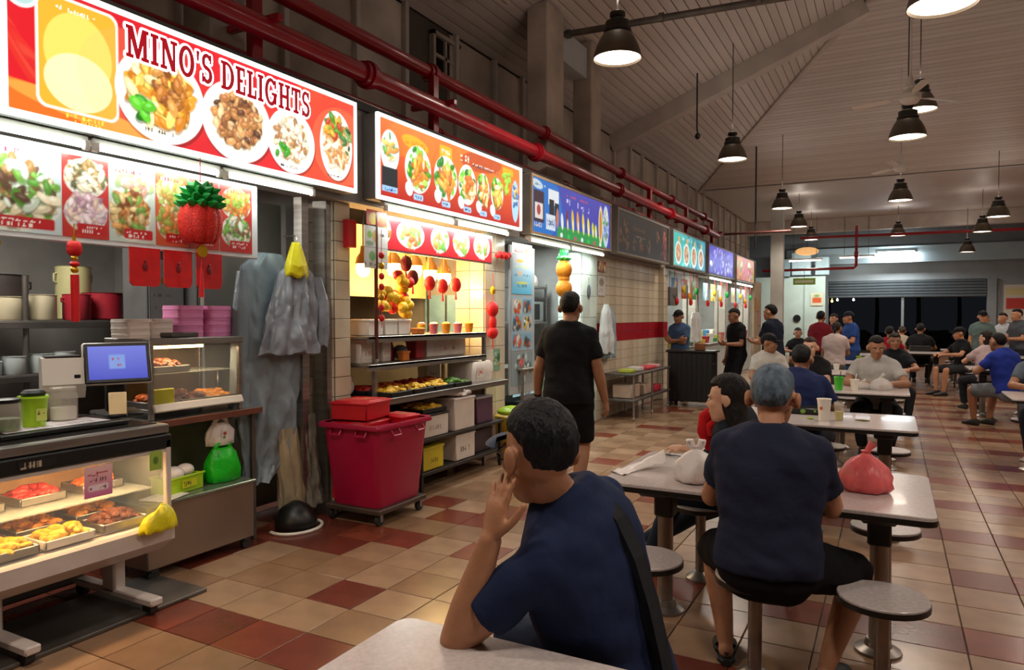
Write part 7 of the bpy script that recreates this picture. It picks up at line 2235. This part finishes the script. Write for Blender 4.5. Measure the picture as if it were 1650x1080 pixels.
person('man in royal blue tee and cap standing far back', -.72, 15.9, R(120), 'stand', 1.64, build=1.1, shirt='#2c4a8c', pants=('long', '#28406f'), hair=('cap', '#15110f', '#1a1f2c'), skin='tan', vox=.015, arms=('carry', 'hang'), head=(-15, 0))
person('man in crimson tee seated at a far table, back turned', -.06, 17.2, R(-20), 'sit', 1.66, shirt='#97182c', pants=('long', '#2a2226'), hair=('short', '#120e0d'), skin='brown', vox=.015, arms=('table', 'table'), facep=False)
person('person in cream tee seated at a far table, back turned', .22, 19.75, R(15), 'sit', 1.6, shirt='#c3b8a4', pants=('long', '#3a3a3c'), hair=('bun', '#4a3a30'), skin='tan', vox=.016, arms=('table', 'table'), facep=False)
person('man in black tee on the black chair, back turned', .56, 18.62, R(-4), 'sit', 1.74, seat=.47, build=1.15, shirt='#17181b', pants=('long', '#1c1c20'), hair=('short', '#120e0d'), skin='brown', vox=.015, arms=('table', 'table'), facep=False)
person('man in black tee and cap seated facing left on the right side', 1.2, 16.35, R(115), 'sit', 1.68, shirt='#17191b', pants=('short', '#2a2c2e'), hair=('cap', '#15110f', '#111214'), skin='tan', vox=.015, arms=('table', 'table'), head=(-20, -6))
person('man in grey-green tee and cap standing on the right', 1.66, 17.85, R(185), 'stand', 1.66, build=1.08, shirt='#5d6f6c', pants=('long', '#33363a'), hair=('cap', '#15110f', '#131416'), skin='tan', vox=.015, arms=('carry', 'hang'))
person('long-haired woman in pale pink tee seated on the right', 1.36, 13.72, R(25), 'sit', 1.62, shirt='#b59fa0', pants=('long', '#22242c'), hair=('long', '#1d1210'), skin='fair', vox=.012, arms=('table', 'table'), head=(30, 0), facep=False)
person('man in royal blue tee seated at right table, back turned', 1.40, 11.75, R(40), 'sit', 1.7, lean=14, build=1.12, shirt='#22348a', pants=('short', '#6a6e72'), hair=('short', '#120e0d'), skin='brown', vox=.012, arms=('table', 'table'), facep=False)
person('person in slate tee cut by the right photo edge', 1.42, 9.45, R(180), 'sit', 1.68, shirt='#5a6470', pants=('long', '#2a2c34'), hair=('short', '#1a1512'), skin='brown', vox=.012, arms=('table', 'table'))
person('person in white tee standing at the right rear', 2.14, 18.6, R(140), 'stand', 1.62, shirt='#b7bbc0', pants=('long', '#2c3038'), hair=('short', '#120e0d'), skin='tan', vox=.016, arms=('carry', 'carry'))
person('man in dark grey tee standing at the right rear edge', 2.32, 17.9, R(120), 'stand', 1.7, build=1.08, shirt='#4a4e55', pants=('long', '#24262c'), hair=('short', '#120e0d'), skin='tan', vox=.016, arms=('carry', 'carry'))
person('dark-haired person seated behind the grey polo man', .03, 11.66, R(185), 'sit', 1.62, shirt='#1b1c22', pants=('long', '#22242a'), hair=('short', '#120e0d'), skin='brown', vox=.012, arms=('table', 'table'))
person('person in dark shirt standing at far right behind white tee', 1.85, 19.2, R(170), 'stand', 1.58, shirt='#2c2a2e', pants=('long', '#22242a'), hair=('short', '#120e0d'), skin='tan', vox=.016, arms=('hang', 'hang'))

# ---- turn the rough shapes into single continuous surfaces
tmp = []
for b, name, m, par, vox, sm in PEND:
    me = bpy.data.meshes.new('tmp')
    me.from_pydata([tuple(p) for p in b.v], [], b.f)
    o = bpy.data.objects.new('tmp', me)
    COL.objects.link(o)
    r_ = o.modifiers.new('r', 'REMESH')
    r_.mode = 'VOXEL'
    r_.voxel_size = vox
    r_.use_smooth_shade = True
    s_ = o.modifiers.new('s', 'SMOOTH')
    s_.factor = 0.5
    s_.iterations = sm
    tmp.append((o, name, m, par))
bpy.context.view_layer.update()
dg = bpy.context.evaluated_depsgraph_get()
for o, name, m, par in tmp:
    me = bpy.data.meshes.new_from_object(o.evaluated_get(dg))
    me.name = name
    me.materials.clear()
    me.materials.append(m)
    if name in ('shirt', 'trousers', 'shorts') and len(me.vertices) > 1500:
        n_ = len(me.vertices)
        co, no = np.empty(n_ * 3, np.float32), np.empty(n_ * 3, np.float32)
        me.vertices.foreach_get('co', co)
        me.vertices.foreach_get('normal', no)
        co, no = co.reshape(-1, 3), no.reshape(-1, 3)
        k_ = np.array([0.0065 * abs(mnoise.noise((x * 5 + z * 3, y * 5 - z * 2.5, z * 7.5))) + 0.004 * mnoise.noise((x * 11 + z * 6, y * 11, z * 15)) for x, y, z in co.tolist()])
        co = co + no * k_[:, None] * (1.7 if name == 'shirt' else 1.2)
        me.vertices.foreach_set('co', co.astype(np.float32).ravel())
    me.shade_smooth()
    ob = bpy.data.objects.new(name, me)
    COL.objects.link(ob)
    ob.parent = par
for o, *_ in tmp:
    me = o.data
    bpy.data.objects.remove(o)
    bpy.data.meshes.remove(me)
